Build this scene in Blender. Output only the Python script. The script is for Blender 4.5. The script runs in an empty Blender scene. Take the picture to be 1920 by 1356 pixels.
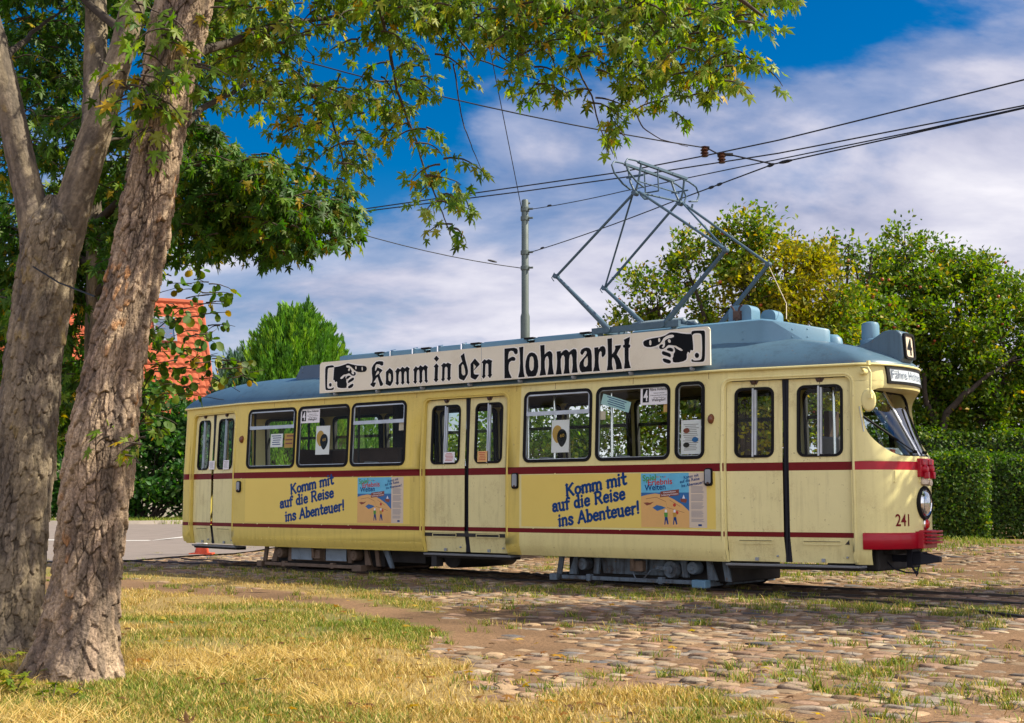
import bpy, bmesh, math, random
import numpy as np
from mathutils import Vector, Matrix
from mathutils.geometry import tessellate_polygon
random.seed(7)
rng = np.random.default_rng(11)
C = bpy.context.scene.collection
SC = bpy.context.scene
R = math.radians

# ------------------------------------------------------------------ camera
CAM_H = 1.15
PITCH = 5.9147
cam = bpy.data.objects.new('camera', bpy.data.cameras.new('camera'))
C.objects.link(cam)
cam.location = (0, 0, CAM_H)
cam.rotation_euler = (R(90 + PITCH), 0, 0)
cam.data.sensor_width = 36
cam.data.lens = 36 * 2500 / 1920
cam.data.clip_end = 3000
SC.camera = cam

# ------------------------------------------------------------------ light
SUN_EL, SUN_AZ = 43.0, -4.0        # azimuth counted from +X (right) towards +Y (away)
SUN_STRENGTH, SKY_STRENGTH, EXPOSURE = 4.9, 0.12, 0.74
SC.view_settings.view_transform = 'Standard'
SC.view_settings.look = 'None'
SC.view_settings.exposure = EXPOSURE
SC.view_settings.gamma = 1
sun = bpy.data.objects.new('sun', bpy.data.lights.new('sun', 'SUN'))
C.objects.link(sun)
sun.data.energy = SUN_STRENGTH
sun.data.angle = R(0.53)
sun.data.color = (1.0, 0.92, 0.74)
sd = Vector((math.cos(R(SUN_EL)) * math.cos(R(SUN_AZ)), math.cos(R(SUN_EL)) * math.sin(R(SUN_AZ)), math.sin(R(SUN_EL))))
sun.rotation_euler = sd.to_track_quat('Z', 'Y').to_euler()
sun.location = sd * 60

W = bpy.data.worlds.new('World')
SC.world = W
W.use_nodes = True
nt = W.node_tree
nt.nodes.clear()
def N(t, kind, **kw):
    n = t.nodes.new(kind)
    for k, v in kw.items():
        if k in n.inputs:
            n.inputs[k].default_value = v
        else:
            setattr(n, k, v)
    return n
def L(t, a, b):
    t.links.new(a, b)
def ramp(t, stops, interp='LINEAR'):
    n = t.nodes.new('ShaderNodeValToRGB')
    n.color_ramp.interpolation = interp
    while len(n.color_ramp.elements) < len(stops):
        n.color_ramp.elements.new(0.5)
    for e, (p, c) in zip(n.color_ramp.elements, stops):
        e.position = p
        e.color = (*c, 1) if len(c) == 3 else c
    return n
def math_(t, op, a, b=None, clamp=False):
    n = t.nodes.new('ShaderNodeMath'); n.operation = op; n.use_clamp = clamp
    for i, v in enumerate((a, b)):
        if v is None: continue
        if isinstance(v, (int, float)): n.inputs[i].default_value = v
        else: L(t, v, n.inputs[i])
    return n.outputs[0]
sky = N(nt, 'ShaderNodeTexSky', sky_type='NISHITA', sun_disc=False)
sky.sun_elevation = R(SUN_EL)
sky.sun_rotation = R(90 - SUN_AZ)
sky.altitude = 0; sky.air_density = 1.0; sky.dust_density = 0.3; sky.ozone_density = 3.0
hsv = N(nt, 'ShaderNodeHueSaturation', Saturation=1.6, Value=0.55)
hsv.inputs['Hue'].default_value = 0.506
L(nt, sky.outputs[0], hsv.inputs['Color'])
tc = nt.nodes.new('ShaderNodeTexCoord')
sx = nt.nodes.new('ShaderNodeSeparateXYZ'); L(nt, tc.outputs['Generated'], sx.inputs[0])
zz = math_(nt, 'ADD', math_(nt, 'MAXIMUM', sx.outputs[2], 0.0), 0.34)
cb = nt.nodes.new('ShaderNodeCombineXYZ')
L(nt, math_(nt, 'DIVIDE', sx.outputs[0], zz), cb.inputs[0])
L(nt, math_(nt, 'DIVIDE', sx.outputs[1], zz), cb.inputs[1])
mp = N(nt, 'ShaderNodeMapping'); L(nt, cb.outputs[0], mp.inputs[0])
mp.inputs['Location'].default_value = (4.5715, -2.5722, 0)
mp.inputs['Rotation'].default_value = (0, 0, R(-16))
mp.inputs['Scale'].default_value = (1.25, 1.7, 1)
n1 = N(nt, 'ShaderNodeTexNoise', Scale=0.9, Detail=9.0, Roughness=0.56, Distortion=0.25)
L(nt, mp.outputs[0], n1.inputs['Vector'])
n2 = N(nt, 'ShaderNodeTexNoise', Scale=2.6, Detail=6.0, Roughness=0.55, Distortion=0.2)
L(nt, mp.outputs[0], n2.inputs['Vector'])
# more cloud towards the horizon, open blue higher up
low = N(nt, 'ShaderNodeMapRange'); L(nt, sx.outputs[2], low.inputs[0])
low.inputs[1].default_value = 0.06; low.inputs[2].default_value = 0.42; low.inputs[3].default_value = 0.12; low.inputs[4].default_value = -0.11
rgt = N(nt, 'ShaderNodeMapRange'); L(nt, sx.outputs[0], rgt.inputs[0])
rgt.inputs[1].default_value = -0.35; rgt.inputs[2].default_value = 0.4; rgt.inputs[3].default_value = -0.05; rgt.inputs[4].default_value = 0.10
bk = N(nt, 'ShaderNodeMapRange'); L(nt, sx.outputs[1], bk.inputs[0])      # unseen cloud bank added behind the view and brightened to raise the fill light
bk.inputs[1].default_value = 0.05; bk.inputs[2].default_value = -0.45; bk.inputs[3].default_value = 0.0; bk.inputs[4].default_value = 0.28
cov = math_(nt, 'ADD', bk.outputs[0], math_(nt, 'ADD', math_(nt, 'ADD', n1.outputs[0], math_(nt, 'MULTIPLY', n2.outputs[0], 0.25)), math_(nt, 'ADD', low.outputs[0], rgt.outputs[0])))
cr = ramp(nt, [(0.57, (0, 0, 0)), (0.655, (0.55,) * 3), (0.76, (0.97,) * 3)], 'EASE'); L(nt, cov, cr.inputs[0])
cc = ramp(nt, [(0.36, (1.7, 1.9, 2.8)), (0.50, (3.2, 3.2, 3.9)), (0.66, (4.9, 4.75, 5.05))])
L(nt, math_(nt, 'ADD', math_(nt, 'MULTIPLY', n2.outputs[0], 0.6), math_(nt, 'MULTIPLY', math_(nt, 'SUBTRACT', cov, 0.45), 0.62)), cc.inputs[0])
mx = nt.nodes.new('ShaderNodeMix'); mx.data_type = 'RGBA'
L(nt, cr.outputs[0], mx.inputs[0]); L(nt, hsv.outputs[0], mx.inputs[6])
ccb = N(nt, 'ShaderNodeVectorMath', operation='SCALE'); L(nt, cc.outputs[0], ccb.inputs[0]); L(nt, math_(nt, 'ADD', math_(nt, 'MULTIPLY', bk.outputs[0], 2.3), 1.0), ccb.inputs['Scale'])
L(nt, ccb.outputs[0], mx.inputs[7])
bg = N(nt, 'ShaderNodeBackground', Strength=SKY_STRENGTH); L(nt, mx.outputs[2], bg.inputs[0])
wo = nt.nodes.new('ShaderNodeOutputWorld'); L(nt, bg.outputs[0], wo.inputs[0])

# ------------------------------------------------------------------ where things stand
_c, _s = math.cos(R(PITCH)), math.sin(R(PITCH))
def at(px, py, Y):
    """world point at distance Y from where the photograph was taken, found by its place in the photograph"""
    x = (px - 960) / 2500; y = -(py - 678) / 2500
    d = Vector((x, _c - y * _s, _s + y * _c))
    return Vector((0, 0, CAM_H)) + d * (Y / d.y)
def on_ground(px, py, z=0.0):
    x = (px - 960) / 2500; y = -(py - 678) / 2500
    d = Vector((x, _c - y * _s, _s + y * _c))
    return Vector((0, 0, CAM_H)) + d * ((z - CAM_H) / d.z)
# tram frame: u along the car (front is +), w across it (away from us is +), z up
TO = Vector((2.60098, 16.55, 0)); TD = Vector((0.77677, -0.62978, 0)); TN = Vector((0.62978, 0.77677, 0))
TROT = math.atan2(TD.y, TD.x)
def tw(u, w, z=0):
    return TO + TD * u + TN * w + Vector((0, 0, z))
def smooth01(x, a, b):
    t = np.clip((x - a) / (b - a), 0, 1)
    return t * t * (3 - 2 * t)
_tab = np.random.default_rng(5).random((256, 256))
def vn(x, y):
    x = np.asarray(x, float); y = np.asarray(y, float)
    xi = np.floor(x).astype(int); yi = np.floor(y).astype(int)
    fx = x - xi; fy = y - yi
    fx = fx * fx * (3 - 2 * fx); fy = fy * fy * (3 - 2 * fy)
    a = _tab[xi % 256, yi % 256]; b = _tab[(xi + 1) % 256, yi % 256]
    c = _tab[xi % 256, (yi + 1) % 256]; d = _tab[(xi + 1) % 256, (yi + 1) % 256]
    return (a * (1 - fx) + b * fx) * (1 - fy) + (c * (1 - fx) + d * fx) * fy
def fbm(x, y, o=4):
    s = 0; a = 0.5; t = 0
    for i in range(o):
        s = s + a * vn(x * 2 ** i + 17.3 * i, y * 2 ** i + 9.1 * i); t += a; a *= 0.5
    return s / t
def gz(x, y):
    """height of the ground"""
    x = np.asarray(x, float); y = np.asarray(y, float)
    u = (x - TO.x) * TD.x + (y - TO.y) * TD.y
    w = (x - TO.x) * TN.x + (y - TO.y) * TN.y
    z = 0.34 * np.maximum(smooth01(w, 4.5, 10), smooth01(-u, 15, 30))
    lawn = smooth01(-x, -0.6, 1.5) * (1 - smooth01(y, 11.5, 13.5)) * 0.05
    return z + lawn + (fbm(x * 0.6, y * 0.6, 3) - 0.5) * 0.05

# ------------------------------------------------------------------ object helpers
def tag(o, label=None, cat=None, group=None, kind=None):
    if label: o['label'] = label
    if cat: o['category'] = cat
    if group: o['group'] = group
    if kind: o['kind'] = kind
    return o
def thing(name, label, cat, loc=(0, 0, 0), rz=0, group=None):
    o = bpy.data.objects.new(name, None)
    o.empty_display_size = 0.2
    C.objects.link(o); o.location = loc; o.rotation_euler = (0, 0, rz)
    return tag(o, label, cat, group)
def link(name, me, parent=None, world=False):
    o = bpy.data.objects.new(name, me); C.objects.link(o)
    if parent is not None:
        o.parent = parent
    return o
class MB:
    """collects faces, then becomes one mesh object"""
    def __init__(self, fn=None):
        self.v = []; self.f = []; self.m = []; self.fn = fn
    def add(self, vs, fs, m=0):
        b = len(self.v)
        self.v += [tuple(self.fn(*p)) if self.fn else tuple(p) for p in vs]
        self.f += [tuple(i + b for i in f) for f in fs]
        self.m += [m] * len(fs)
    def quad(self, a, b, c, d, m=0):
        self.add([a, b, c, d], [(0, 1, 2, 3)], m)
    def box(self, x0, x1, y0, y1, z0, z1, m=0):
        self.add([(x0, y0, z0), (x1, y0, z0), (x1, y1, z0), (x0, y1, z0), (x0, y0, z1), (x1, y0, z1), (x1, y1, z1), (x0, y1, z1)],
                 [(0, 3, 2, 1), (4, 5, 6, 7), (0, 1, 5, 4), (1, 2, 6, 5), (2, 3, 7, 6), (3, 0, 4, 7)], m)
    def grid(self, P, m=0, closed=False, flip=False):
        """P: rows of points"""
        nr, nc = len(P), len(P[0]); vs = [p for r in P for p in r]; fs = []
        for i in range(nr - 1):
            for j in range(nc - (0 if closed else 1)):
                k = (j + 1) % nc
                q = (i * nc + j, i * nc + k, (i + 1) * nc + k, (i + 1) * nc + j)
                fs.append(q[::-1] if flip else q)
        self.add(vs, fs, m)
    def tube(self, pts, r, n=8, m=0, cap=True):
        pts = [Vector(p) for p in pts]; k = len(pts)
        rr = r if isinstance(r, (list, tuple)) else [r] * k
        rows = []; up = None
        for i, p in enumerate(pts):
            t = (pts[min(i + 1, k - 1)] - pts[max(i - 1, 0)]).normalized()
            if up is None:
                up = Vector((0, 0, 1)) if abs(t.z) < 0.9 else Vector((1, 0, 0))
            a = t.cross(up)
            if a.length < 1e-5: a = t.orthogonal()
            a.normalize(); b = a.cross(t).normalized(); up = b
            rows.append([p + (a * math.cos(2 * math.pi * j / n) + b * math.sin(2 * math.pi * j / n)) * rr[i] for j in range(n)])
        self.grid(rows, m, True)
        if cap:
            self.add(rows[0], [tuple(range(n))], m)
            self.add(rows[-1], [tuple(range(n))[::-1]], m)
    def lathe(self, prof, c, axis='z', n=20, m=0, sx=1, sy=1):
        """prof: (radius, distance along the axis)"""
        rows = []
        for r, h in prof:
            row = []
            for j in range(n):
                a = 2 * math.pi * j / n
                x, y = r * math.cos(a) * sx, r * math.sin(a) * sy
                p = {'z': (x, y, h), 'x': (h, x, y), 'y': (x, h, y)}[axis]
                row.append((c[0] + p[0], c[1] + p[1], c[2] + p[2]))
            rows.append(row)
        self.grid(rows, m, True, flip=(axis != 'y'))
        return self
    def poly(self, loops, fn, m=0, depth=0.0, flip=False):
        """flat shape with holes; loops of (a, b); fn(a, b, d) gives the point, d runs back from the face"""
        tris = tessellate_polygon([[Vector((a, b, 0)) for a, b in l] for l in loops])
        flat = [p for l in loops for p in l]
        self.add([fn(a, b, 0) for a, b in flat], [tuple(t) for t in tris], m)
        if depth:
            for l in loops:
                k = len(l)
                vs = [fn(a, b, 0) for a, b in l] + [fn(a, b, depth) for a, b in l]
                self.add(vs, [(i, (i + 1) % k, k + (i + 1) % k, k + i) for i in range(k)], m)
    def build(self, name, mats, parent=None, smooth=None, bevel=0, origin=None):
        me = bpy.data.meshes.new(name)
        o0 = Vector(origin) if origin is not None else None
        vs = [tuple(Vector(p) - o0) for p in self.v] if o0 is not None else self.v
        me.from_pydata(vs, [], self.f)
        mats = mats if isinstance(mats, (list, tuple)) else [mats]
        for mt in mats: me.materials.append(mt)
        me.polygons.foreach_set('material_index', self.m)
        bm = bmesh.new(); bm.from_mesh(me)
        bmesh.ops.remove_doubles(bm, verts=bm.verts, dist=1e-5)
        bmesh.ops.recalc_face_normals(bm, faces=bm.faces)
        bm.to_mesh(me); bm.free()
        if smooth is not None:
            me.polygons.foreach_set('use_smooth', [True] * len(me.polygons))
            me.set_sharp_from_angle(angle=R(smooth))
        o = link(name, me, parent)
        if o0 is not None and parent is None: o.location = o0
        if bevel:
            b = o.modifiers.new('bevel', 'BEVEL'); b.width = bevel; b.segments = 2; b.limit_method = 'ANGLE'; b.angle_limit = R(40)
            b.harden_normals = False
        return o
def mass(name, V, T, mats, col=None, parent=None, smooth=False):
    """a big triangle (or quad) mesh from arrays"""
    V = np.ascontiguousarray(V, np.float32); T = np.ascontiguousarray(T, np.int32)
    me = bpy.data.meshes.new(name); k = T.shape[1]
    me.vertices.add(len(V)); me.vertices.foreach_set('co', V.ravel())
    me.loops.add(T.size); me.loops.foreach_set('vertex_index', T.ravel())
    me.polygons.add(len(T)); me.polygons.foreach_set('loop_start', np.arange(0, T.size, k, dtype=np.int32))
    me.update(calc_edges=True)
    if smooth: me.polygons.foreach_set('use_smooth', np.ones(len(T), bool))
    if col is not None:
        a = me.color_attributes.new('Col', 'FLOAT_COLOR', 'POINT')
        a.data.foreach_set('color', np.concatenate([col, np.ones((len(col), 1))], 1).astype(np.float32).ravel())
    for mt in (mats if isinstance(mats, (list, tuple)) else [mats]): me.materials.append(mt)
    me.validate()
    return link(name, me, parent)
def rrect(x0, x1, y0, y1, r, n=6, rt=None):
    """rounded rectangle, r at the bottom and rt at the top"""
    rt = r if rt is None else rt; p = []
    for cx, cy, a0, q in ((x1 - r, y0 + r, -90, r), (x1 - rt, y1 - rt, 0, rt), (x0 + rt, y1 - rt, 90, rt), (x0 + r, y0 + r, 180, r)):
        for i in range(n + 1):
            a = R(a0 + 90 * i / n); p.append((cx + q * math.cos(a), cy + q * math.sin(a)))
    return p

# ------------------------------------------------------------------ materials
def base_mat(name):
    m = bpy.data.materials.new(name); m.use_nodes = True
    t = m.node_tree; b = t.nodes['Principled BSDF']
    return m, t, b
def paint(name, col, rough=0.5, metal=0.0, var=0.12, scale=3.0, dirt=None, dirt_amt=0.35, bump=0.0, bscale=40, spec=0.5, coat=0.0, fine=60, streak=0.0):
    m, t, b = base_mat(name)
    b.inputs['Metallic'].default_value = metal
    b.inputs['Specular IOR Level'].default_value = spec
    b.inputs['Coat Weight'].default_value = coat
    tcn = t.nodes.new('ShaderNodeTexCoord')
    a = N(t, 'ShaderNodeTexNoise', Scale=scale, Detail=6.0, Roughness=0.6); L(t, tcn.outputs['Object'], a.inputs['Vector'])
    f = N(t, 'ShaderNodeTexNoise', Scale=fine, Detail=3.0); L(t, tcn.outputs['Object'], f.inputs['Vector'])
    s = math_(t, 'ADD', math_(t, 'MULTIPLY', a.outputs[0], 0.75), math_(t, 'MULTIPLY', f.outputs[0], 0.25))
    d = dirt or tuple(c * (1 - 2.2 * var) for c in col)
    l = tuple(min(1, c * (1 + var)) for c in col)
    r = ramp(t, [(0.30, tuple(col[i] * (1 - dirt_amt) + d[i] * dirt_amt for i in range(3))), (0.46, col), (0.70, l)]); L(t, s, r.inputs[0])
    L(t, r.outputs[0], b.inputs['Base Color'])
    if streak:      # rain streaks and rubbed grime, each with its own shape
        smp = N(t, 'ShaderNodeMapping'); L(t, tcn.outputs['Object'], smp.inputs[0]); smp.inputs['Scale'].default_value = (7, 7, 0.55)
        sn = N(t, 'ShaderNodeTexNoise', Scale=2.2, Detail=5.0, Roughness=0.65); L(t, smp.outputs[0], sn.inputs['Vector'])
        sn2 = N(t, 'ShaderNodeTexNoise', Scale=1.1, Detail=5.0, Roughness=0.7); L(t, tcn.outputs['Object'], sn2.inputs['Vector'])
        sr = ramp(t, [(0.50, (0, 0, 0)), (0.66, (1, 1, 1))]); L(t, math_(t, 'ADD', math_(t, 'MULTIPLY', sn.outputs[0], 0.6), math_(t, 'MULTIPLY', sn2.outputs[0], 0.4)), sr.inputs[0])
        sm = t.nodes.new('ShaderNodeMix'); sm.data_type = 'RGBA'; L(t, math_(t, 'MULTIPLY', sr.outputs[0], streak), sm.inputs[0]); L(t, r.outputs[0], sm.inputs[6]); sm.inputs[7].default_value = (*[c * 0.45 for c in d], 1)
        chn = N(t, 'ShaderNodeTexNoise', Scale=26, Detail=2.0); L(t, tcn.outputs['Object'], chn.inputs['Vector'])
        ch = ramp(t, [(0.70, (0, 0, 0)), (0.72, (1, 1, 1))]); L(t, chn.outputs[0], ch.inputs[0])
        cm = t.nodes.new('ShaderNodeMix'); cm.data_type = 'RGBA'; L(t, math_(t, 'MULTIPLY', ch.outputs[0], streak * 1.4, True), cm.inputs[0]); L(t, sm.outputs[2], cm.inputs[6]); cm.inputs[7].default_value = (0.16, 0.10, 0.06, 1)
        L(t, cm.outputs[2], b.inputs['Base Color'])
    rr = N(t, 'ShaderNodeMapRange'); L(t, s, rr.inputs[0])
    rr.inputs[1].default_value = 0.3; rr.inputs[2].default_value = 0.7; rr.inputs[3].default_value = min(1, rough * 1.25); rr.inputs[4].default_value = rough * 0.85
    L(t, rr.outputs[0], b.inputs['Roughness'])
    if bump:
        bn = N(t, 'ShaderNodeTexNoise', Scale=bscale, Detail=4.0); L(t, tcn.outputs['Object'], bn.inputs['Vector'])
        bp = N(t, 'ShaderNodeBump', Strength=bump, Distance=0.02); L(t, bn.outputs[0], bp.inputs['Height']); L(t, bp.outputs[0], b.inputs['Normal'])
    return m
def leaf_mat(name, trans=0.35, rough=0.5, spec=0.3):
    m, t, b = base_mat(name)
    a = N(t, 'ShaderNodeAttribute', attribute_name='Col')
    b.inputs['Roughness'].default_value = rough; b.inputs['Specular IOR Level'].default_value = spec
    L(t, a.outputs['Color'], b.inputs['Base Color'])
    tr = t.nodes.new('ShaderNodeBsdfTranslucent')
    g = N(t, 'ShaderNodeHueSaturation', Saturation=1.15, Value=1.5); L(t, a.outputs['Color'], g.inputs['Color']); L(t, g.outputs[0], tr.inputs[0])
    mxs = N(t, 'ShaderNodeMixShader', Fac=trans)
    L(t, b.outputs[0], mxs.inputs[1]); L(t, tr.outputs[0], mxs.inputs[2])
    L(t, mxs.outputs[0], t.nodes['Material Output'].inputs[0])
    return m
def attr_mat(name, rough=0.85, bump=0.3, bscale=60, var=0.3, spec=0.3, dist=0.02):
    m, t, b = base_mat(name)
    a = N(t, 'ShaderNodeAttribute', attribute_name='Col')
    tcn = t.nodes.new('ShaderNodeTexCoord')
    n = N(t, 'ShaderNodeTexNoise', Scale=bscale, Detail=6.0, Roughness=0.65); L(t, tcn.outputs['Object'], n.inputs['Vector'])
    r = ramp(t, [(0.3, (1 - var,) * 3), (0.7, (1 + var,) * 3)]); L(t, n.outputs[0], r.inputs[0])
    k = t.nodes.new('ShaderNodeMix'); k.data_type = 'RGBA'; k.blend_type = 'MULTIPLY'; k.inputs[0].default_value = 1
    L(t, a.outputs['Color'], k.inputs[6]); L(t, r.outputs[0], k.inputs[7]); L(t, k.outputs[2], b.inputs['Base Color'])
    b.inputs['Roughness'].default_value = rough; b.inputs['Specular IOR Level'].default_value = spec
    bp = N(t, 'ShaderNodeBump', Strength=bump, Distance=dist); L(t, n.outputs[0], bp.inputs['Height']); L(t, bp.outputs[0], b.inputs['Normal'])
    return m
def glass(name, tint=(0.75, 0.85, 0.82), refl=1.0, rough=0.02):
    m, t, b = base_mat(name)
    tp = t.nodes.new('ShaderNodeBsdfTransparent'); tp.inputs[0].default_value = (*tint, 1)
    gl = N(t, 'ShaderNodeBsdfGlossy', Roughness=rough)
    fr = N(t, 'ShaderNodeFresnel', IOR=1.5)
    f = math_(t, 'MULTIPLY', fr.outputs[0], refl, True)
    mxs = t.nodes.new('ShaderNodeMixShader'); L(t, f, mxs.inputs[0]); L(t, tp.outputs[0], mxs.inputs[1]); L(t, gl.outputs[0], mxs.inputs[2])
    L(t, mxs.outputs[0], t.nodes['Material Output'].inputs[0])
    return m
M = {}
M['cream'] = paint('cream_paint', (0.78, 0.70, 0.315), 0.36, spec=0.3, var=0.05, scale=1.6, dirt=(0.50, 0.37, 0.14), dirt_amt=0.35, coat=0.12, bump=0.10, bscale=1.7, streak=0.16)
M['yellow'] = paint('yellow_cream_paint', (0.70, 0.555, 0.135), 0.38, spec=0.28, var=0.06, scale=1.6, dirt=(0.45, 0.30, 0.07), dirt_amt=0.4, coat=0.08, bump=0.10, bscale=1.7, streak=0.20)
M['door'] = paint('door_cream_paint', (0.76, 0.69, 0.34), 0.42, spec=0.3, var=0.06, scale=2.5, dirt=(0.40, 0.29, 0.12), dirt_amt=0.5, coat=0.1, bump=0.06, bscale=2.5, streak=0.26)
M['red'] = paint('shaded_stripe_red', (0.155, 0.006, 0.009), 0.4, spec=0.18, var=0.12, scale=4)  # red of the side stripes, their shade darkened into the colour
M['bright_red'] = paint('sunlit_front_red', (0.36, 0.003, 0.016), 0.36, spec=0.3, var=0.1, scale=4, coat=0.2)  # the stripe red again for the nose, sunlight brightened into the colour
M['roof'] = paint('slate_blue_roof_paint', (0.075, 0.138, 0.19), 0.36, var=0.14, scale=1.3, dirt=(0.06, 0.09, 0.12), dirt_amt=0.7, bump=0.06, bscale=3, streak=0.4)
M['roofdark'] = paint('dark_slate_roof_paint', (0.075, 0.11, 0.15), 0.45, var=0.14, scale=2)
M['box'] = paint('dusty_blue_box_paint', (0.115, 0.235, 0.335), 0.45, var=0.12, scale=2.5, dirt=(0.12, 0.17, 0.2))
M['arm'] = paint('blue_grey_arm_paint', (0.055, 0.10, 0.14), 0.45, var=0.15, scale=5)
M['black'] = paint('black_rubber', (0.006, 0.006, 0.007), 0.6, spec=0.2, var=0.2)
M['darkbar'] = paint('dark_navy_bar', (0.010, 0.012, 0.020), 0.5, spec=0.25, var=0.2)
M['alu'] = paint('aluminium_trim', (0.45, 0.48, 0.50), 0.33, metal=0.75, var=0.12, scale=8)
M['chrome'] = paint('chrome_trim', (0.75, 0.75, 0.75), 0.12, metal=1.0, var=0.03)
M['grey'] = paint('grey_fittings', (0.28, 0.31, 0.34), 0.45, var=0.15, scale=6)
M['bogie'] = paint('blue_grey_bogie_paint', (0.115, 0.15, 0.18), 0.6, spec=0.25, var=0.3, scale=5, dirt=(0.06, 0.035, 0.02), dirt_amt=1.0, bump=0.2, streak=0.9)
M['plate'] = paint('pale_blue_grey_plate', (0.20, 0.26, 0.31), 0.55, var=0.2, scale=6, dirt=(0.07, 0.05, 0.035), dirt_amt=0.6)
M['rusty'] = paint('rusty_bogie_steel', (0.13, 0.09, 0.06), 0.75, var=0.3, scale=7, dirt=(0.05, 0.035, 0.025), dirt_amt=0.7, bump=0.2)
M['dark'] = paint('dark_underframe', (0.02, 0.019, 0.018), 0.7, var=0.3)
M['board'] = paint('off_white_board', (0.80, 0.75, 0.60), 0.45, var=0.05, scale=2, dirt=(0.52, 0.46, 0.32), dirt_amt=0.45, spec=0.25)
M['boardrim'] = paint('white_letter_edge', (0.88, 0.86, 0.80), 0.45, var=0.02, spec=0.25)
M['ink'] = paint('black_lettering', (0.005, 0.006, 0.008), 0.5, var=0.2, spec=0.15)
M['blind'] = paint('faded_blind_cloth', (0.52, 0.57, 0.62), 0.4, var=0.1, scale=5)
M['blindink'] = paint('faded_blind_ink', (0.10, 0.13, 0.18), 0.5, var=0.5, scale=12, dirt=(0.4, 0.44, 0.48), dirt_amt=0.8)
M['white'] = paint('white_paper', (0.80, 0.80, 0.82), 0.6, var=0.03)
M['greytext'] = paint('grey_print', (0.30, 0.28, 0.30), 0.6, var=0.05)
M['advert'] = paint('yellow_advert_film', (0.80, 0.62, 0.15), 0.4, var=0.03, scale=2, spec=0.25)
M['blue'] = paint('blue_print', (0.002, 0.048, 0.20), 0.45, var=0.05, spec=0.2)
M['skyprint'] = paint('light_blue_print', (0.12, 0.47, 0.70), 0.4, var=0.15, scale=9)
M['seaprint'] = paint('sea_blue_print', (0.015, 0.13, 0.36), 0.4, var=0.1)
M['sandprint'] = paint('sand_print', (0.72, 0.42, 0.14), 0.4, var=0.08)
M['brownprint'] = paint('brown_print', (0.22, 0.05, 0.03), 0.4, var=0.05)
M['greenprint'] = paint('green_print', (0.06, 0.30, 0.04), 0.4, var=0.05)
M['redprint'] = paint('red_print', (0.50, 0.03, 0.02), 0.4, var=0.05)
M['column'] = paint('pale_print', (0.66, 0.56, 0.43), 0.5, var=0.03)
M['gold'] = paint('gold_print', (0.50, 0.29, 0.04), 0.5, var=0.05)
M['cyanpaper'] = paint('pale_cyan_paper', (0.42, 0.66, 0.68), 0.6, var=0.04)
M['seat'] = paint('dark_seat_leather', (0.035, 0.026, 0.02), 0.5, var=0.2)
M['wood'] = paint('brown_wood_panel', (0.065, 0.032, 0.015), 0.5, var=0.25, scale=3)
M['ceiling'] = paint('dull_ceiling_lining', (0.14, 0.12, 0.09), 0.6, var=0.1)
M['glass'] = glass('window_glass', (0.95, 1.0, 0.97), 0.30)
M['windscreen'] = glass('windscreen_glass', (0.70, 0.80, 0.80), 1.7)
M['lens'] = paint('headlight_glass', (0.55, 0.60, 0.64), 0.08, metal=0.9, var=0.3, scale=14)
M['redlens'] = paint('red_lamp_lens', (0.50, 0.015, 0.012), 0.2, var=0.1)
M['amber'] = paint('brown_lamp_lens', (0.16, 0.05, 0.02), 0.25, var=0.1)
M['steel'] = paint('dark_rail_steel', (0.06, 0.05, 0.045), 0.4, metal=0.8, var=0.3)
M['leaf'] = leaf_mat('leaves', 0.45)
M['needle'] = leaf_mat('needles', 0.22, 0.6)
M['grassm'] = leaf_mat('grass_blades', 0.25, 0.7, 0.2)
M['bark'] = attr_mat('bark', 0.95, 0.8, 55, 0.42, 0.12)
M['wire'] = paint('black_wire', (0.015, 0.016, 0.018), 0.5, metal=0.3)
M['pole'] = paint('grey_green_pole_paint', (0.075, 0.10, 0.092), 0.5, var=0.2, scale=4)
M['ceramic'] = paint('brown_insulator', (0.06, 0.025, 0.015), 0.25)
# ================================================================== GROUND
def pip(px, py, poly):
    ins = np.zeros(px.shape, bool); k = len(poly)
    for i in range(k):
        x0, y0 = poly[i]; x1, y1 = poly[(i + 1) % k]
        c = ((y0 > py) != (y1 > py)) & (px < (x1 - x0) * (py - y0) / (y1 - y0 + 1e-12) + x0)
        ins ^= c
    return ins
LAWN = [tuple(on_ground(x, y)[:2]) for x, y in ((-900, 1700), (-900, 1112), (60, 1108), (230, 1108), (420, 1120), (600, 1140), (740, 1165), (830, 1200), (872, 1240), (850, 1275), (900, 1310), (1010, 1340), (1060, 1400), (1300, 1700))]
STRIP = [tuple(on_ground(x, y)[:2]) for x, y in ((-300, 1052), (100, 1062), (230, 1068), (400, 1082), (560, 1094), (700, 1110), (800, 1128), (830, 1150), (760, 1146), (600, 1116), (450, 1100), (230, 1084), (-300, 1076))]
PATCH = [tuple(on_ground(x, y)[:2]) for x, y in ((900, 1310), (1000, 1290), (1150, 1282), (1330, 1290), (1440, 1305), (1560, 1345), (1600, 1420), (1300, 1700), (1000, 1400))]
def lawnness(x, y):
    dx = (fbm(x * 1.3, y * 1.3, 3) - 0.5) * 0.9; dy = (fbm(x * 1.3 + 40, y * 1.3, 3) - 0.5) * 1.3
    a = pip(x + dx, y + dy, LAWN).astype(float)
    s = pip(x + dx * 0.6, y + dy * 0.6, STRIP).astype(float) * 0.9
    p = pip(x + dx, y + dy, PATCH).astype(float) * (fbm(x * 1.7 + 3, y * 1.7, 3) > 0.46) * 0.75
    return np.maximum(np.maximum(a, s), p)
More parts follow.
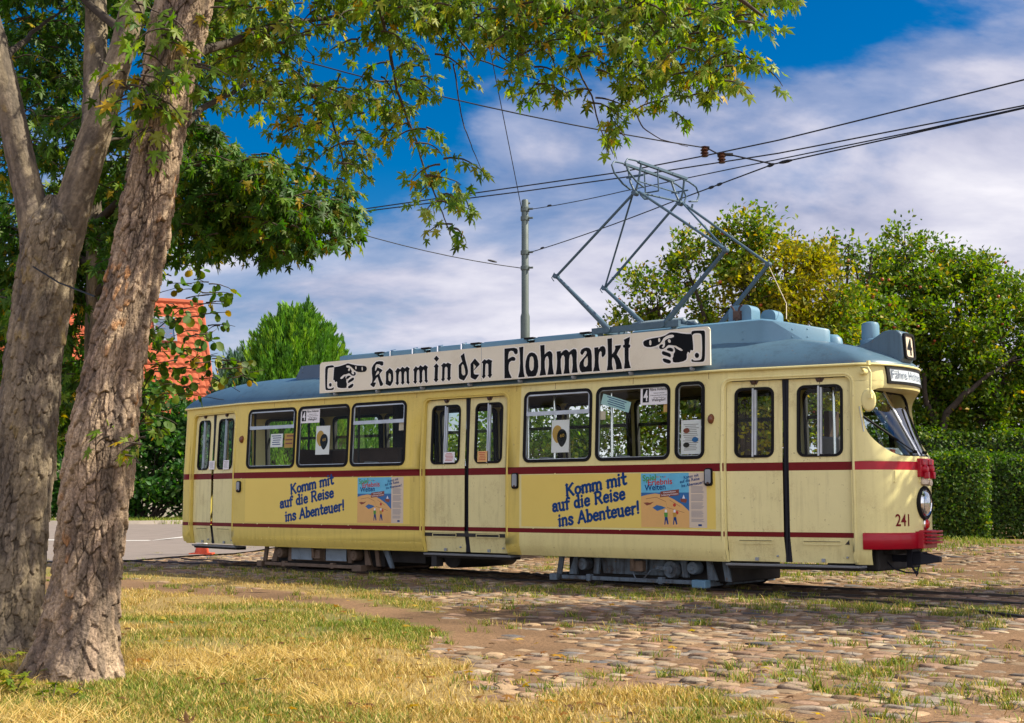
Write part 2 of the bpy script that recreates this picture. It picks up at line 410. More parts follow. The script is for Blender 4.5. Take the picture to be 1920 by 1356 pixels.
def greenness(x, y):
    """how green the grass is; the rest is dry straw"""
    g = smooth01(fbm(x * 0.55 + 8, y * 0.55 + 2, 4), 0.42, 0.58)
    far = smooth01(y, 9.3, 10.6) * (1 - smooth01(y, 12.2, 13.2))
    return np.clip(g * 0.62 + far * 0.5 * smooth01(fbm(x * 0.8 + 30, y * 0.8, 3), 0.35, 0.6), 0, 1)
def uw(x, y):
    return (x - TO.x) * TD.x + (y - TO.y) * TD.y, (x - TO.x) * TN.x + (y - TO.y) * TN.y
gx = np.concatenate([np.linspace(-700, -40, 24)[:-1], np.linspace(-40, -12, 60)[:-1], np.arange(-12, 12, 0.16), np.linspace(12, 40, 50), np.linspace(40, 700, 24)[1:]])
gy = np.concatenate([np.linspace(-60, 5, 12)[:-1], np.arange(5, 32, 0.16), np.linspace(32, 62, 60), np.linspace(62, 1200, 24)[1:]])
GX, GY = np.meshgrid(gx, gy)
GZ = gz(GX, GY)
lm = lawnness(GX, GY); gr = greenness(GX, GY)
dirt_n = (0.5 * fbm(GX * 2.2, GY * 2.2, 4) + 0.5 * fbm(GX * .7 + 20, GY * .7, 3))[..., None]
dirt = np.array([0.205, 0.122, 0.066]) * (0.35 + 1.3 * dirt_n)
turf = np.array([0.33, 0.235, 0.085])[None, None] * (1 - gr[..., None]) + np.array([0.13, 0.15, 0.035])[None, None] * gr[..., None]
gcol = dirt * (1 - lm[..., None] * 0.85) + turf * lm[..., None] * 0.85
farg = smooth01(np.hypot(GX, GY), 36, 60)[..., None]
gcol = gcol * (1 - farg) + np.array([0.09, 0.13, 0.035]) * farg
ny, nx = GX.shape
idx = np.arange(nx * ny).reshape(ny, nx)
T = np.stack([idx[:-1, :-1], idx[:-1, 1:], idx[1:, 1:], idx[1:, :-1]], -1).reshape(-1, 4)
M['soil'] = attr_mat('trodden_soil', 0.92, 0.7, 28, 0.32, 0.2, 0.03)
o = mass('ground', np.stack([GX, GY, GZ], -1).reshape(-1, 3), T, M['soil'], gcol.reshape(-1, 3), smooth=True)
tag(o, kind='structure')

# cobbles: domed stones set in rows across the yard, sunk into the soil
def cobbles():
    P = []; rows = np.arange(-17, 9.5, 0.162)
    for i, w in enumerate(rows):
        u = np.arange(-18, 16, 0.208) + rng.uniform(0, 0.2)
        u = u + rng.normal(0, 0.022, len(u))
        ww = w + rng.normal(0, 0.016, len(u)) + 0.06 * np.sin(u * 0.5 + 1)
        x = TO.x + TD.x * u + TN.x * ww; y = TO.y + TD.y * u + TN.y * ww
        P.append(np.stack([x, y], 1))
    P = np.concatenate(P)
    x, y = P[:, 0], P[:, 1]
    k = (y > 5.8) & (y < 31) & (np.abs(x) < y * 0.43 + 1.0)
    k &= lawnness(x, y) < 0.3
    band = smooth01(fbm(x * 0.45 + 5, y * 0.45, 3), 0.30, 0.52)
    path = pip(x, y, [tuple(on_ground(a, b)[:2]) for a, b in ((-200, 1080), (230, 1088), (520, 1108), (760, 1140), (930, 1185), (900, 1215), (820, 1190), (640, 1142), (420, 1118), (-200, 1106))])
    k &= ~path
    k &= rng.random(len(x)) < 0.36 + 0.60 * band
    P = P[k]; n = len(P)
    g = np.linspace(-1, 1, 7); A, B = np.meshgrid(g, g)
    ang = np.arctan2(B, A); r = np.maximum(np.abs(A), np.abs(B))
    sq = 1 / np.maximum(np.abs(np.cos(ang)) ** 7.0 + np.abs(np.sin(ang)) ** 7.0, 1e-9) ** (1 / 7.0)
    tx = (r * sq * np.cos(ang)).ravel(); ty = (r * sq * np.sin(ang)).ravel(); rr = r.ravel()
    tz = np.where(rr > 0.9, -0.03, np.where(rr > 0.6, 0.0, 0.0075 * (1 - rr * .6)))
    k_ = np.where(rr > 0.9, 1.0, np.where(rr > 0.6, 1.36, 1.65)); tx = tx * k_; ty = ty * k_
    hx = rng.uniform(0.070, 0.118, n)[:, None]; hy = rng.uniform(0.052, 0.088, n)[:, None]
    rot = TROT + rng.normal(0, 0.16, n)[:, None]
    jx = np.repeat(rng.normal(0, 0.13, (n, 25)), 2, 1)[:, :49]; jy = np.repeat(rng.normal(0, 0.15, (n, 25)), 2, 1)[:, :49]
    lx = (tx + jx * rr) * hx; ly = (ty + jy * rr) * hy
    X = P[:, :1] + lx * np.cos(rot) - ly * np.sin(rot); Y = P[:, 1:] + lx * np.sin(rot) + ly * np.cos(rot)
    tilt = rng.normal(0, 0.035, (n, 2))
    Z = gz(P[:, 0], P[:, 1])[:, None] + tz + rng.normal(0.0012, 0.0066, n)[:, None] + lx * tilt[:, :1] + ly * tilt[:, 1:] + rng.normal(0, 0.0016, (n, 49))
    pal = np.array([[0.42, 0.285, 0.165], [0.36, 0.26, 0.175], [0.38, 0.235, 0.15], [0.27, 0.22, 0.175], [0.46, 0.36, 0.235], [0.16, 0.15, 0.15], [0.38, 0.30, 0.22]])
    c = pal[rng.choice(7, n, p=[.26, .18, .2, .12, .1, .04, .1])] * rng.uniform(0.50, 1.0, n)[:, None]
    col = np.repeat(c[:, None], 49, 1); edge = (rr > 0.9)[None, :, None]
    col = np.where(edge, np.array([0.15, 0.095, 0.055]), col * (1 - .55 * (rr[None, :, None] > .6) * rng.random((n, 49, 1))) + np.array([0.15, 0.095, 0.055]) * .5 * (rr[None, :, None] > .6) * rng.random((n, 1, 1)))
    q = np.arange(49).reshape(7, 7)
    t = np.stack([q[:-1, :-1], q[:-1, 1:], q[1:, 1:], q[1:, :-1]], -1).reshape(-1, 4)
    T = (t[None] + (np.arange(n) * 49)[:, None, None]).reshape(-1, 4)
    M['cobble'] = attr_mat('worn_cobblestone', 0.8, 0.5, 70, 0.3, 0.35, 0.012)
    o = mass('cobblestone_paving', np.stack([X, Y, Z], -1).reshape(-1, 3), T, M['cobble'], col.reshape(-1, 3), smooth=True)
    tag(o, kind='structure')
cobbles()

# road on the far left, its kerb, verge and centre line
def strip(name, a, b, mat, dz, k=60, m=6, kind='structure', h=0):
    """sheet between two polylines that follows the ground"""
    def res(p):
        p = np.array(p, float); d = np.r_[0, np.cumsum(np.hypot(*np.diff(p, axis=0).T))]
        s = np.linspace(0, d[-1], k); return np.stack([np.interp(s, d, p[:, 0]), np.interp(s, d, p[:, 1])], 1)
    A, B = res(a), res(b); mb = MB(); rows = []
    for i in range(m + 1):
        q = A + (B - A) * i / m; z = gz(q[:, 0], q[:, 1]) + dz
        rows.append([(x, y, zz) for (x, y), zz in zip(q, z)])
    if h:
        rows = [[(x, y, z - h) for x, y, z in rows[0]]] + rows + [[(x, y, z - h) for x, y, z in rows[-1]]]
    mb.grid(rows)
    o = mb.build(name, mat, smooth=30)
    return tag(o, kind=kind)
M['asphalt'] = paint('worn_asphalt', (0.22, 0.18, 0.155), 0.85, var=0.12, scale=2, bump=0.2, bscale=120)
M['roadline'] = paint('road_line_paint', (0.68, 0.66, 0.62), 0.7, var=0.1, scale=9)
M['kerb'] = paint('kerb_stone', (0.36, 0.31, 0.26), 0.85, var=0.15, scale=5)
near_e = [(-60, 21), (-20, 23.2), (-7.3, 24.6), (-6.5, 26.4), (-5.2, 31), (4, 37), (40, 46)]
far_e = [(-75, 32), (-30, 38.0), (-12, 42.5), (-9, 45), (0, 50), (40, 58)]
strip('road', near_e, far_e, M['asphalt'], 0.035, 120, 14)
mid = [tuple(np.array(a) * 0.56 + np.array(b) * 0.44) for a, b in zip([(-60, 21), (-20, 23.2), (-7.3, 26), (-4, 32), (10, 40)], [(-75, 32), (-30, 38), (-12, 42.5), (-9, 45), (0, 50)])]
strip('road_line', mid, [(x, y + 0.28) for x, y in mid], M['roadline'], 0.042, 80, 1)
strip('kerb', far_e, [(x, y + 0.35) for x, y in far_e], M['kerb'], 0.15, 90, 1, h=0.14)
foot_a = [(10.5, 24.4), (13.2, 25.2), (20, 26.5), (40, 29)]
M['footpath'] = paint('grey_footpath', (0.27, 0.25, 0.25), 0.85, var=0.12, scale=3)
strip('footpath', foot_a, [(x - 0.2, y + 1.7) for x, y in foot_a], M['footpath'], 0.03, 60, 4)

# rails sunk in the paving
def rail(pts, label):
    mb = MB()
    pts = np.array(pts, float); d = np.r_[0, np.cumsum(np.hypot(*np.diff(pts, axis=0).T))]
    s = np.linspace(0, d[-1], 70); xs = np.interp(s, d, pts[:, 0]); ys = np.interp(s, d, pts[:, 1])
    tx = np.gradient(xs); ty = np.gradient(ys); ln = np.hypot(tx, ty); nx_, ny_ = -ty / ln, tx / ln
    z = gz(xs, ys)
    prof = [(-0.032, -0.03), (-0.032, 0.024), (-0.026, 0.03), (0.026, 0.03), (0.032, 0.024), (0.032, -0.01), (0.07, -0.01), (0.07, 0.022), (0.085, 0.022), (0.085, -0.03)]
    mb.grid([[(xs[i] + nx_[i] * a, ys[i] + ny_[i] * a, z[i] + h) for i in range(70)] for a, h in prof])
    o = mb.build('tram_rail', M['steel'], smooth=40)
    tag(o, label, 'rail', 'rails sunk in the cobbles')
def rl(w, ext):
    p = [tuple(tw(u, w)[:2]) for u in (-34, -20, -11, 0, 3)]
    return p + [tuple(tw(u, w - k)[:2]) for u, k in ext]
rail(rl(0.55, ((5, 0.12), (8, 0.5), (12, 1.3))), 'near steel rail of the track the tram stands on')
rail(rl(1.65, ((5, 0.12), (8, 0.5), (12, 1.3))), 'far steel rail of the track under the tram')
rail([tuple(on_ground(x, y)[:2]) for x, y in ((1420, 1117), (1560, 1124), (1671, 1133), (1800, 1145), (1920, 1160), (2300, 1205))], 'steel rail in the cobbles nearest the camera, in front of the tram nose')

# ================================================================== FOLIAGE TOOLS
MAPLE = np.array([(0, 0), (.16, .02), (.34, -.16), (.30, .08), (.50, .10), (.20, .24), (.42, .42), (.56, .68), (.36, .58), (.12, .40), (.16, .66), (.10, .80), (0, 1.08)])
MAPLE = np.concatenate([MAPLE, [(-x, y) for x, y in MAPLE[-2:0:-1]]])
MAPLE_Z = -0.16 * np.abs(MAPLE[:, 0]) - 0.10 * MAPLE[:, 1] ** 2
def tpl_maple():
    k = len(MAPLE); v = np.concatenate([[(0, .34, .05)], np.c_[MAPLE, MAPLE_Z]])
    return v, np.array([(0, 1 + i, 1 + (i + 1) % k) for i in range(k)])
def tpl_leaf(w=0.32, fold=0.1):
    return np.array([(0, 0, 0), (w, .45, fold), (0, 1, -.05), (-w, .45, fold)]), np.array([(0, 1, 2), (0, 2, 3)])
def tpl_round():
    a = np.linspace(-0.5 * np.pi, 1.5 * np.pi, 9)[:-1]
    v = np.c_[0.46 * np.cos(a), 0.5 + 0.5 * np.sin(a), 0.12 * np.abs(np.cos(a))]
    return np.concatenate([[(0, .5, 0)], v]), np.array([(0, 1 + i, 1 + (i + 1) % 8) for i in range(8)])
def unit(a):
    return a / np.maximum(np.linalg.norm(a, axis=-1, keepdims=True), 1e-9)
def leaves(name, P, D, Nn, size, col, tpl, mat, parent=None, origin=(0, 0, 0)):
    v, t = tpl; n = len(P); k = len(v)
    D = unit(D); B = unit(np.cross(D, Nn)); Nn = np.cross(B, D)
    s = np.asarray(size).reshape(-1, 1, 1)
    V = P[:, None] + s * (v[None, :, :1] * B[:, None] + v[None, :, 1:2] * D[:, None] + v[None, :, 2:] * Nn[:, None]) - np.array(origin)
    T = (t[None] + (np.arange(n) * k)[:, None, None]).reshape(-1, 3)
    return mass(name, V.reshape(-1, 3), T, mat, np.repeat(col, k, 0), parent)
def rnd_dirs(n):
    return unit(rng.normal(size=(n, 3)))
def leaf_cols(n, pal, p, v=0.25):
    c = np.array(pal)[rng.choice(len(pal), n, p=p)]
    return np.clip(c * rng.uniform(1 - v, 1 + v, (n, 1)) * rng.uniform(0.9, 1.1, (n, 3)), 0, 1)
def wob(a, b, k=8, amp=0.08):
    a = np.array(a, float); b = np.array(b, float); t = np.linspace(0, 1, k)[:, None]
    p = a + (b - a) * t; ln = np.linalg.norm(b - a)
    o = np.cumsum(rng.normal(0, amp * ln / k, (k, 3)), 0); o -= t * o[-1]
    return p + o
def crown_points(blobs, n_clump, per, csize, shell=0.45):
    """clump centres in a set of balls (x, y, z, r), then leaf places round each clump"""
    bl = np.array(blobs, float); wgt = bl[:, 3] ** 2.2; wgt /= wgt.sum()
    k = rng.choice(len(bl), n_clump, p=wgt)
    d = rnd_dirs(n_clump); rad = (shell + (1 - shell) * rng.random(n_clump) ** 0.7) * bl[k, 3]
    ctr = bl[k, :3] + d * rad[:, None] * np.array([1, 1, 0.92])
    cs = csize * rng.uniform(0.55, 1.35, n_clump)
    m = rng.poisson(per * rng.uniform(0.5, 1.4, n_clump))
    kk = np.repeat(np.arange(n_clump), m)
    P = ctr[kk] + np.clip(rng.normal(size=(len(kk), 3)), -1.7, 1.7) * (cs[kk] * 0.5)[:, None] * np.array([1, 1, 0.8])
    return ctr, P, d[kk], kk

# ================================================================== BACKGROUND PLANTS AND HOUSE
def orchard_tree(label, px, Y, blobs, n_clump, per, csize, lsize, pal, p, fruit, cat='apple tree', base_px=None, lean=0.0, trunk_r=0.16, group=None, limbs=9, up=0.3, extra=()):
    base = at(base_px or px, 937, Y); base.z = float(gz(base.x, base.y))
    t = thing('apple_tree', label, cat, base, group=group)
    bl = []
    for bx, by, r, dy in blobs:
        q = at(bx, by, Y + dy); bl.append((q.x, q.y, q.z, r))
    ctr, P, d, kk = crown_points(bl, n_clump, per, csize)
    keep = P[:, 2] > base.z + 0.15
    P, d = P[keep], d[keep]; n = len(P)
    D = unit(d * 0.5 + rnd_dirs(n) + np.array([0, 0, up])); Nn = unit(rnd_dirs(n) + np.array([0, 0, 1.0]))
    patch = fbm(P[:, 0] * 0.9 + 3, P[:, 2] * 0.9 + P[:, 1] * 0.3, 3)
    col = leaf_cols(n, pal, p)
    if fruit > 1:   # some limbs are already turning yellow
        yl = np.array([0.44, 0.33, 0.012]); k = .75 * smooth01(patch, 0.50, 0.66)[:, None] * rng.uniform(0.2, 1, (n, 1))
        col = col * (1 - k) + yl * k * rng.uniform(0.7, 1.15, (n, 1))
    leaves('crown', P, D, Nn, lsize * rng.uniform(0.7, 1.3, n), col, tpl_leaf(0.30), M['leaf'], t, base)
    mb = MB(); root = np.array(base); fork = root + [0.15 * lean, 0, 1.3]
    mb.tube(wob(root, fork, 6, 0.1), [trunk_r * (1.15 - 0.05 * i) for i in range(6)], 9)
    allb = np.array(bl)
    limb_pts = []
    for i in range(limbs):
        e = allb[i % len(allb)]; tip = e[:3] + rnd_dirs(1)[0] * e[3] * 0.45
        q = wob(fork, tip, 9, 0.16); mb.tube(q, list(np.linspace(trunk_r * 0.62, 0.022, 9)), 7)
        limb_pts.append(q[3:])
    for pts, ra, rb in extra:
        q = np.concatenate([wob(at(*a_), at(*b_), 5, .1) for a_, b_ in zip(pts[:-1], pts[1:])]); mb.tube(q, list(np.linspace(ra, rb, len(q))), 9)
    lp_ = np.concatenate(limb_pts)
    for c_ in ctr:          # a twig from the nearest limb to every tuft of leaves
        s = lp_[np.argmin(((lp_ - c_) ** 2).sum(1))]; mb.tube(wob(s, c_, 5, 0.16), list(np.linspace(0.016, 0.004, 5)), 4, cap=False)
    mb.build('trunk', M['darkbark'], t, smooth=50, origin=base)
    if fruit:
        f = MB(); pick = P[rng.choice(n, 90, replace=False)]
        for q in pick:
            r = rng.uniform(0.032, 0.046)
            f.lathe([(0.001, -r * .95), (r * .62, -r * .75), (r, -r * .1), (r * .85, r * .55), (r * .4, r * .85), (0.001, r * .7)], q, n=7)
        f.build('apple', M['apple'], t, smooth=60, origin=base)['kind'] = 'stuff'
    return t
M['darkbark'] = paint('dark_apple_bark', (0.045, 0.032, 0.024), 0.9, var=0.3, scale=8, bump=0.4)
M['apple'] = paint('red_green_apple', (0.34, 0.07, 0.02), 0.4, var=0.3, scale=1.2, dirt=(0.3, 0.26, 0.03), dirt_amt=0.9)
AP = [(0.095, 0.17, 0.016), (0.15, 0.22, 0.02), (0.05, 0.105, 0.014), (0.24, 0.27, 0.02), (0.34, 0.25, 0.015)]
orchard_tree('yellowing apple tree with small red apples, behind the raised pantograph', 1400, 26.5,
    [(1395, 445, .62, 0), (1345, 485, .5, .3), (1300, 500, .75, 0), (1235, 560, .75, -.2), (1190, 620, .6, 0), (1450, 525, 1.0, -.4), (1380, 575, 1.15, .3), (1520, 540, 1.0, .2), (1465, 460, .42, 0), (1540, 585, .9, -.5),
     (1420, 680, 1.5, .2), (1300, 690, 1.25, .4), (1540, 700, 1.3, .3), (1220, 760, 1.2, .5), (1340, 800, 1.4, .5), (1480, 800, 1.4, .4)],
    620, 68, 0.34, 0.11, AP, [.3, .28, .12, .2, .1], 2, trunk_r=0.15, limbs=16)
orchard_tree('thin loose apple tree rising between the two fuller apple trees', 1600, 30,
    [(1585, 470, .45, 0), (1560, 510, .5, .2), (1625, 520, .5, 0), (1605, 600, .8, 0), (1640, 480, .3, .2), (1650, 620, .7, .3), (1560, 660, .8, 0)],
    120, 40, 0.32, 0.12, AP, [.4, .3, .15, .1, .05], 1, trunk_r=0.12, limbs=12)
orchard_tree('tall dense green apple tree at the right, over the clipped hedge', 1800, 32,
    [(1700, 450, .42, 0), (1680, 500, .8, 0), (1735, 520, .9, .3), (1800, 510, .8, -.2), (1840, 530, .8, 0), (1880, 580, 1.0, .2), (1920, 640, 1.3, 0), (1700, 590, 1.4, 0), (1790, 610, 1.7, -.3), (1860, 690, 1.6, 0), (1740, 710, 1.7, .3), (1660, 640, 1.1, 0),
     (1810, 770, 1.5, 0), (1930, 780, 1.5, .3), (1725, 790, 1.2, .2), (1985, 700, 1.5, 0)],
    820, 74, 0.36, 0.115, AP, [.4, .3, .17, .09, .04], 1, base_px=1790, trunk_r=0.2, limbs=16, extra=[([(1765, 840, 31), (1775, 775, 30.9), (1812, 735, 30.7), (1850, 706, 30.7), (1905, 670, 31.2)], .10, .03), ([(1765, 850, 31.2), (1740, 760, 31.2), (1732, 700, 31.2)], .08, .05)])

def hedge(label, x0, x1, y0, y1, h, n, size, pal, p, rz=0.0, wav=0.05, name='clipped_hedge', cat='hedge', group=None):
    """clipped hedge: leafy skin over a box of twigs"""
    cx, cy = (x0 + x1) / 2, (y0 + y1) / 2; z0 = float(gz(cx, cy))
    t = thing(name, label, cat, (cx, cy, z0), rz, group)
    lx, ly = (x1 - x0) / 2, (y1 - y0) / 2
    a = np.array([ly * 2 * h, ly * 2 * h, lx * 2 * h * 1.6, lx * 2 * h * .5, lx * 2 * ly * 2 * 1.4]); a /= a.sum()
    f = rng.choice(5, n, p=a); u = rng.uniform(-1, 1, n); v = rng.random(n)
    P = np.zeros((n, 3)); Nn = np.zeros((n, 3))
    for k, (ax, sg) in enumerate(((0, -1), (0, 1), (1, -1), (1, 1), (2, 1))):
        m = f == k
        if ax == 0: P[m] = np.c_[np.full(m.sum(), sg * lx), u[m] * ly, v[m] * h]; Nn[m, 0] = sg
        if ax == 1: P[m] = np.c_[u[m] * lx, np.full(m.sum(), sg * ly), v[m] * h]; Nn[m, 1] = sg
        if ax == 2: P[m] = np.c_[u[m] * lx, (v[m] * 2 - 1) * ly, np.full(m.sum(), h)]; Nn[m, 2] = 1
    off = (fbm(P[:, 0] * 1.6 + P[:, 1], P[:, 2] * 1.9 + 7, 4) - 0.5) * wav * 5
    P += Nn * (off + rng.normal(-0.03, 0.055, n))[:, None]
    P[:, 2] = np.abs(P[:, 2])
    D = unit(rnd_dirs(n) + Nn * 0.5 + np.array([0, 0, -0.25])); Nf = unit(Nn + rnd_dirs(n) * 0.75 + np.array([0, 0, 0.4]))
    leaves('foliage', P, D, Nf, size * rng.uniform(0.7, 1.35, n), leaf_cols(n, pal, p), tpl_leaf(0.36), M['leaf'], t)
    mb = MB()
    k = max(6, int(lx * 5))
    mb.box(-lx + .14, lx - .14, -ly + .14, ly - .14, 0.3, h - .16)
    for i in range(k):
        x = rng.uniform(-lx + .1, lx - .1); y = rng.uniform(-ly * .7, ly * .7)
        mb.tube([(x, y, -.1), (x + rng.normal(0, .05), y, .3), (x + rng.normal(0, .1), y, .8)], [.035, .03, .015], 5)
    mb.build('twigs', M['hedgecore'], t)
    return t
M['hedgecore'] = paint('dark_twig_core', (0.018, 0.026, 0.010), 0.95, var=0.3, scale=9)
HP = [(0.06, 0.125, 0.016), (0.10, 0.175, 0.02), (0.032, 0.075, 0.013), (0.20, 0.25, 0.025)]
hedge('low clipped hedge block nearest the tram nose', 8.3, 9.75, 27.4, 28.9, 1.72, 15000, 0.065, HP, [.4, .3, .2, .1])
hedge('long low clipped hedge along the footpath at the right', 9.9, 17.5, 28.2, 29.6, 1.72, 42000, 0.065, HP, [.45, .25, .25, .05])
hedge('taller loose hedge behind the long low one', 8.0, 18.5, 30.4, 31.4, 2.35, 36000, 0.075, HP, [.35, .35, .15, .15], wav=0.1)

def conifer(label, px, Y, top_py, half, n_tip, name='thuja', cat='conifer', pal=None, p=None, size=0.16):
    base = at(px, 937, Y); base.z = float(gz(base.x, base.y))
    H = at(px, top_py, Y).z - base.z
    t = thing(name, label, cat, base)
    pal = pal or [(0.085, 0.22, 0.013), (0.135, 0.29, 0.016), (0.05, 0.145, 0.013), (0.21, 0.36, 0.02)]
    tips = []
    Ps, Ds, Cs = [], [], []
    for i in range(n_tip):
        a = rng.uniform(0, 2 * math.pi); hh = rng.random() ** 0.8
        rad = half * (1 - hh ** 2.6) ** 0.75 * rng.uniform(0.72, 1.05)
        q = np.array([math.cos(a) * rad, math.sin(a) * rad, hh * H * 0.90])
        ln = rng.uniform(0.55, 1.05); m = 46
        dr = unit(np.array([math.cos(a) * 0.30, math.sin(a) * 0.30, 1.0]) + rng.normal(0, .10, 3))
        s = rng.random(m) ** 0.8
        w = 0.17 * (1 - s) ** 0.7 + 0.015
        off = rnd_dirs(m) * w[:, None] * np.array([1, 1, 0.4])
        Ps.append(q + dr * (s * ln)[:, None] + off)
        Ds.append(unit(dr + off * 3.2 + rng.normal(0, .12, (m, 3))))
        Cs.append(np.array(pal)[rng.choice(4, p=p or [.35, .3, .2, .15])] * rng.uniform(0.75, 1.25, (m, 1)))
    for i in range(15):      # leaders that stand out at the top
        a = rng.uniform(0, 2 * math.pi); rad = half * rng.uniform(0.0, 0.72)
        q = np.array([math.cos(a) * rad, math.sin(a) * rad, H * (0.84 - 0.30 * (rad / half) ** 2)])
        m = 200; s = rng.random(m); ln = H * 0.20 * rng.uniform(.5, 1.1); w = 0.17 * (1 - s) ** .8 + .01
        off = rnd_dirs(m) * w[:, None] * np.array([1, 1, .3])
        Ps.append(q + np.array([0, 0, 1.0]) * (s * ln)[:, None] + off); Ds.append(unit(np.array([0, 0, 1.0]) + off * 2.5))
        Cs.append(np.array(pal)[2] * rng.uniform(.8, 1.3, (m, 1)))
    P = np.concatenate(Ps); D = np.concatenate(Ds); n = len(P)
    leaves('foliage', P, D, rnd_dirs(n), size * rng.uniform(.6, 1.3, n), np.concatenate(Cs), tpl_leaf(0.13, .03), M['needle'], t)
    mb = MB(); mb.tube([(0, 0, -.2), (0, 0, H * .45), (0, 0, H * .8)], [half * .12, half * .08, .03], 8)
    mb.lathe([(half * .62, 0.15), (half * .72, H * .3), (half * .5, H * .6), (half * .15, H * .8), (.01, H * .84)], (0, 0, 0), n=12)
    mb.build('trunk', M['hedgecore'], t, smooth=50)
conifer('broad bright green thuja with feathery upright tips, beyond the rear of the tram', 549, 49, 578, 2.95, 1700, size=0.2)
conifer('small blue-green conifer beside the house, left of the thuja', 437, 47.5, 668, 1.1, 260, pal=[(0.06, 0.135, 0.075), (0.09, 0.175, 0.10), (0.04, 0.095, 0.05), (0.13, 0.21, 0.13)], name='spruce')

def shrub(label, px, Y, blobs, n_clump, per, csize, lsize, pal, p, name='garden_shrub', cat='shrub', tpl=None, group=None):
    base = at(px, 937, Y); base.z = float(gz(base.x, base.y))
    t = thing(name, label, cat, base, group=group)
    bl = []
    for bx, z, r, dy in blobs:
        q = at(bx, 937, Y + dy); bl.append((q.x, q.y, base.z + z, r))
    ctr, P, d, kk = crown_points(bl, n_clump, per, csize, 0.6)
    P = P[P[:, 2] > base.z + .03]; n = len(P); d = rnd_dirs(n)
    leaves('foliage', P, unit(d + [0, 0, .2]), unit(rnd_dirs(n) + [0, -.3, 1.0]), lsize * rng.uniform(.7, 1.3, n), leaf_cols(n, pal, p), tpl or tpl_leaf(.34), M['leaf'], t, base)
    mb = MB()
    for e in bl:
        for j in range(3):
            mb.tube(wob(np.array(base) + [rng.normal(0, .2), 0, -.1], np.array(e[:3]) + rnd_dirs(1)[0] * e[3] * .4, 7, .12), list(np.linspace(.05, .01, 7)), 6)
    mb.build('stem', M['darkbark'], t, smooth=50, origin=base)
SP = [(0.13, 0.23, 0.02), (0.20, 0.30, 0.025), (0.075, 0.155, 0.018), (0.32, 0.37, 0.03)]
LP = [(0.04, 0.12, 0.02), (0.07, 0.165, 0.024), (0.026, 0.08, 0.015), (0.12, 0.21, 0.03)]
shrub('dark glossy laurel thicket beyond the road, left of the tram', 270, 47, [(200, 1.6, 1.6, 0), (270, 2.0, 1.9, .3), (330, 1.7, 1.7, 0), (390, 1.6, 1.6, .4), (120, 1.8, 1.8, 0), (40, 1.8, 1.8, .3), (300, 3.6, 1.5, .6), (230, 3.5, 1.5, .8), (380, 3.0, 1.3, .8), (110, 3.6, 1.6, .5), (460, 1.5, 1.5, .6), (540, 1.5, 1.5, .6)], 520, 60, .55, .19, LP, [.4, .3, .2, .1], 'laurel_thicket')
G_ = 'shrubs seen through the tram windows'
for i, (px, Y, hh, lab) in enumerate(((700, 53, 4.6, 'leafy shrub seen through the rear window of the tram, right of the thuja'), (850, 28, 2.3, 'bright leafy shrub seen through the middle door of the tram'),
        (990, 27, 2.6, 'leafy shrub seen through the window ahead of the middle door'), (1120, 26.5, 2.4, 'dense leafy shrub seen through the fifth window of the tram'))):
    shrub(lab, px, Y, [(px - 45, hh * .35, .38 * hh, 0), (px + 45, hh * .35, .38 * hh, .3), (px, hh * .75, .38 * hh, .2), (px - 60, hh * .9, .28 * hh, .3), (px + 60, hh * .85, .3 * hh, -.2)], 150, 55, .145 * hh, .04 * hh, SP, [[.3, .4, .1, .2], [.2, .4, .1, .3], [.4, .3, .2, .1], [.4, .25, .25, .1]][i], group=G_)

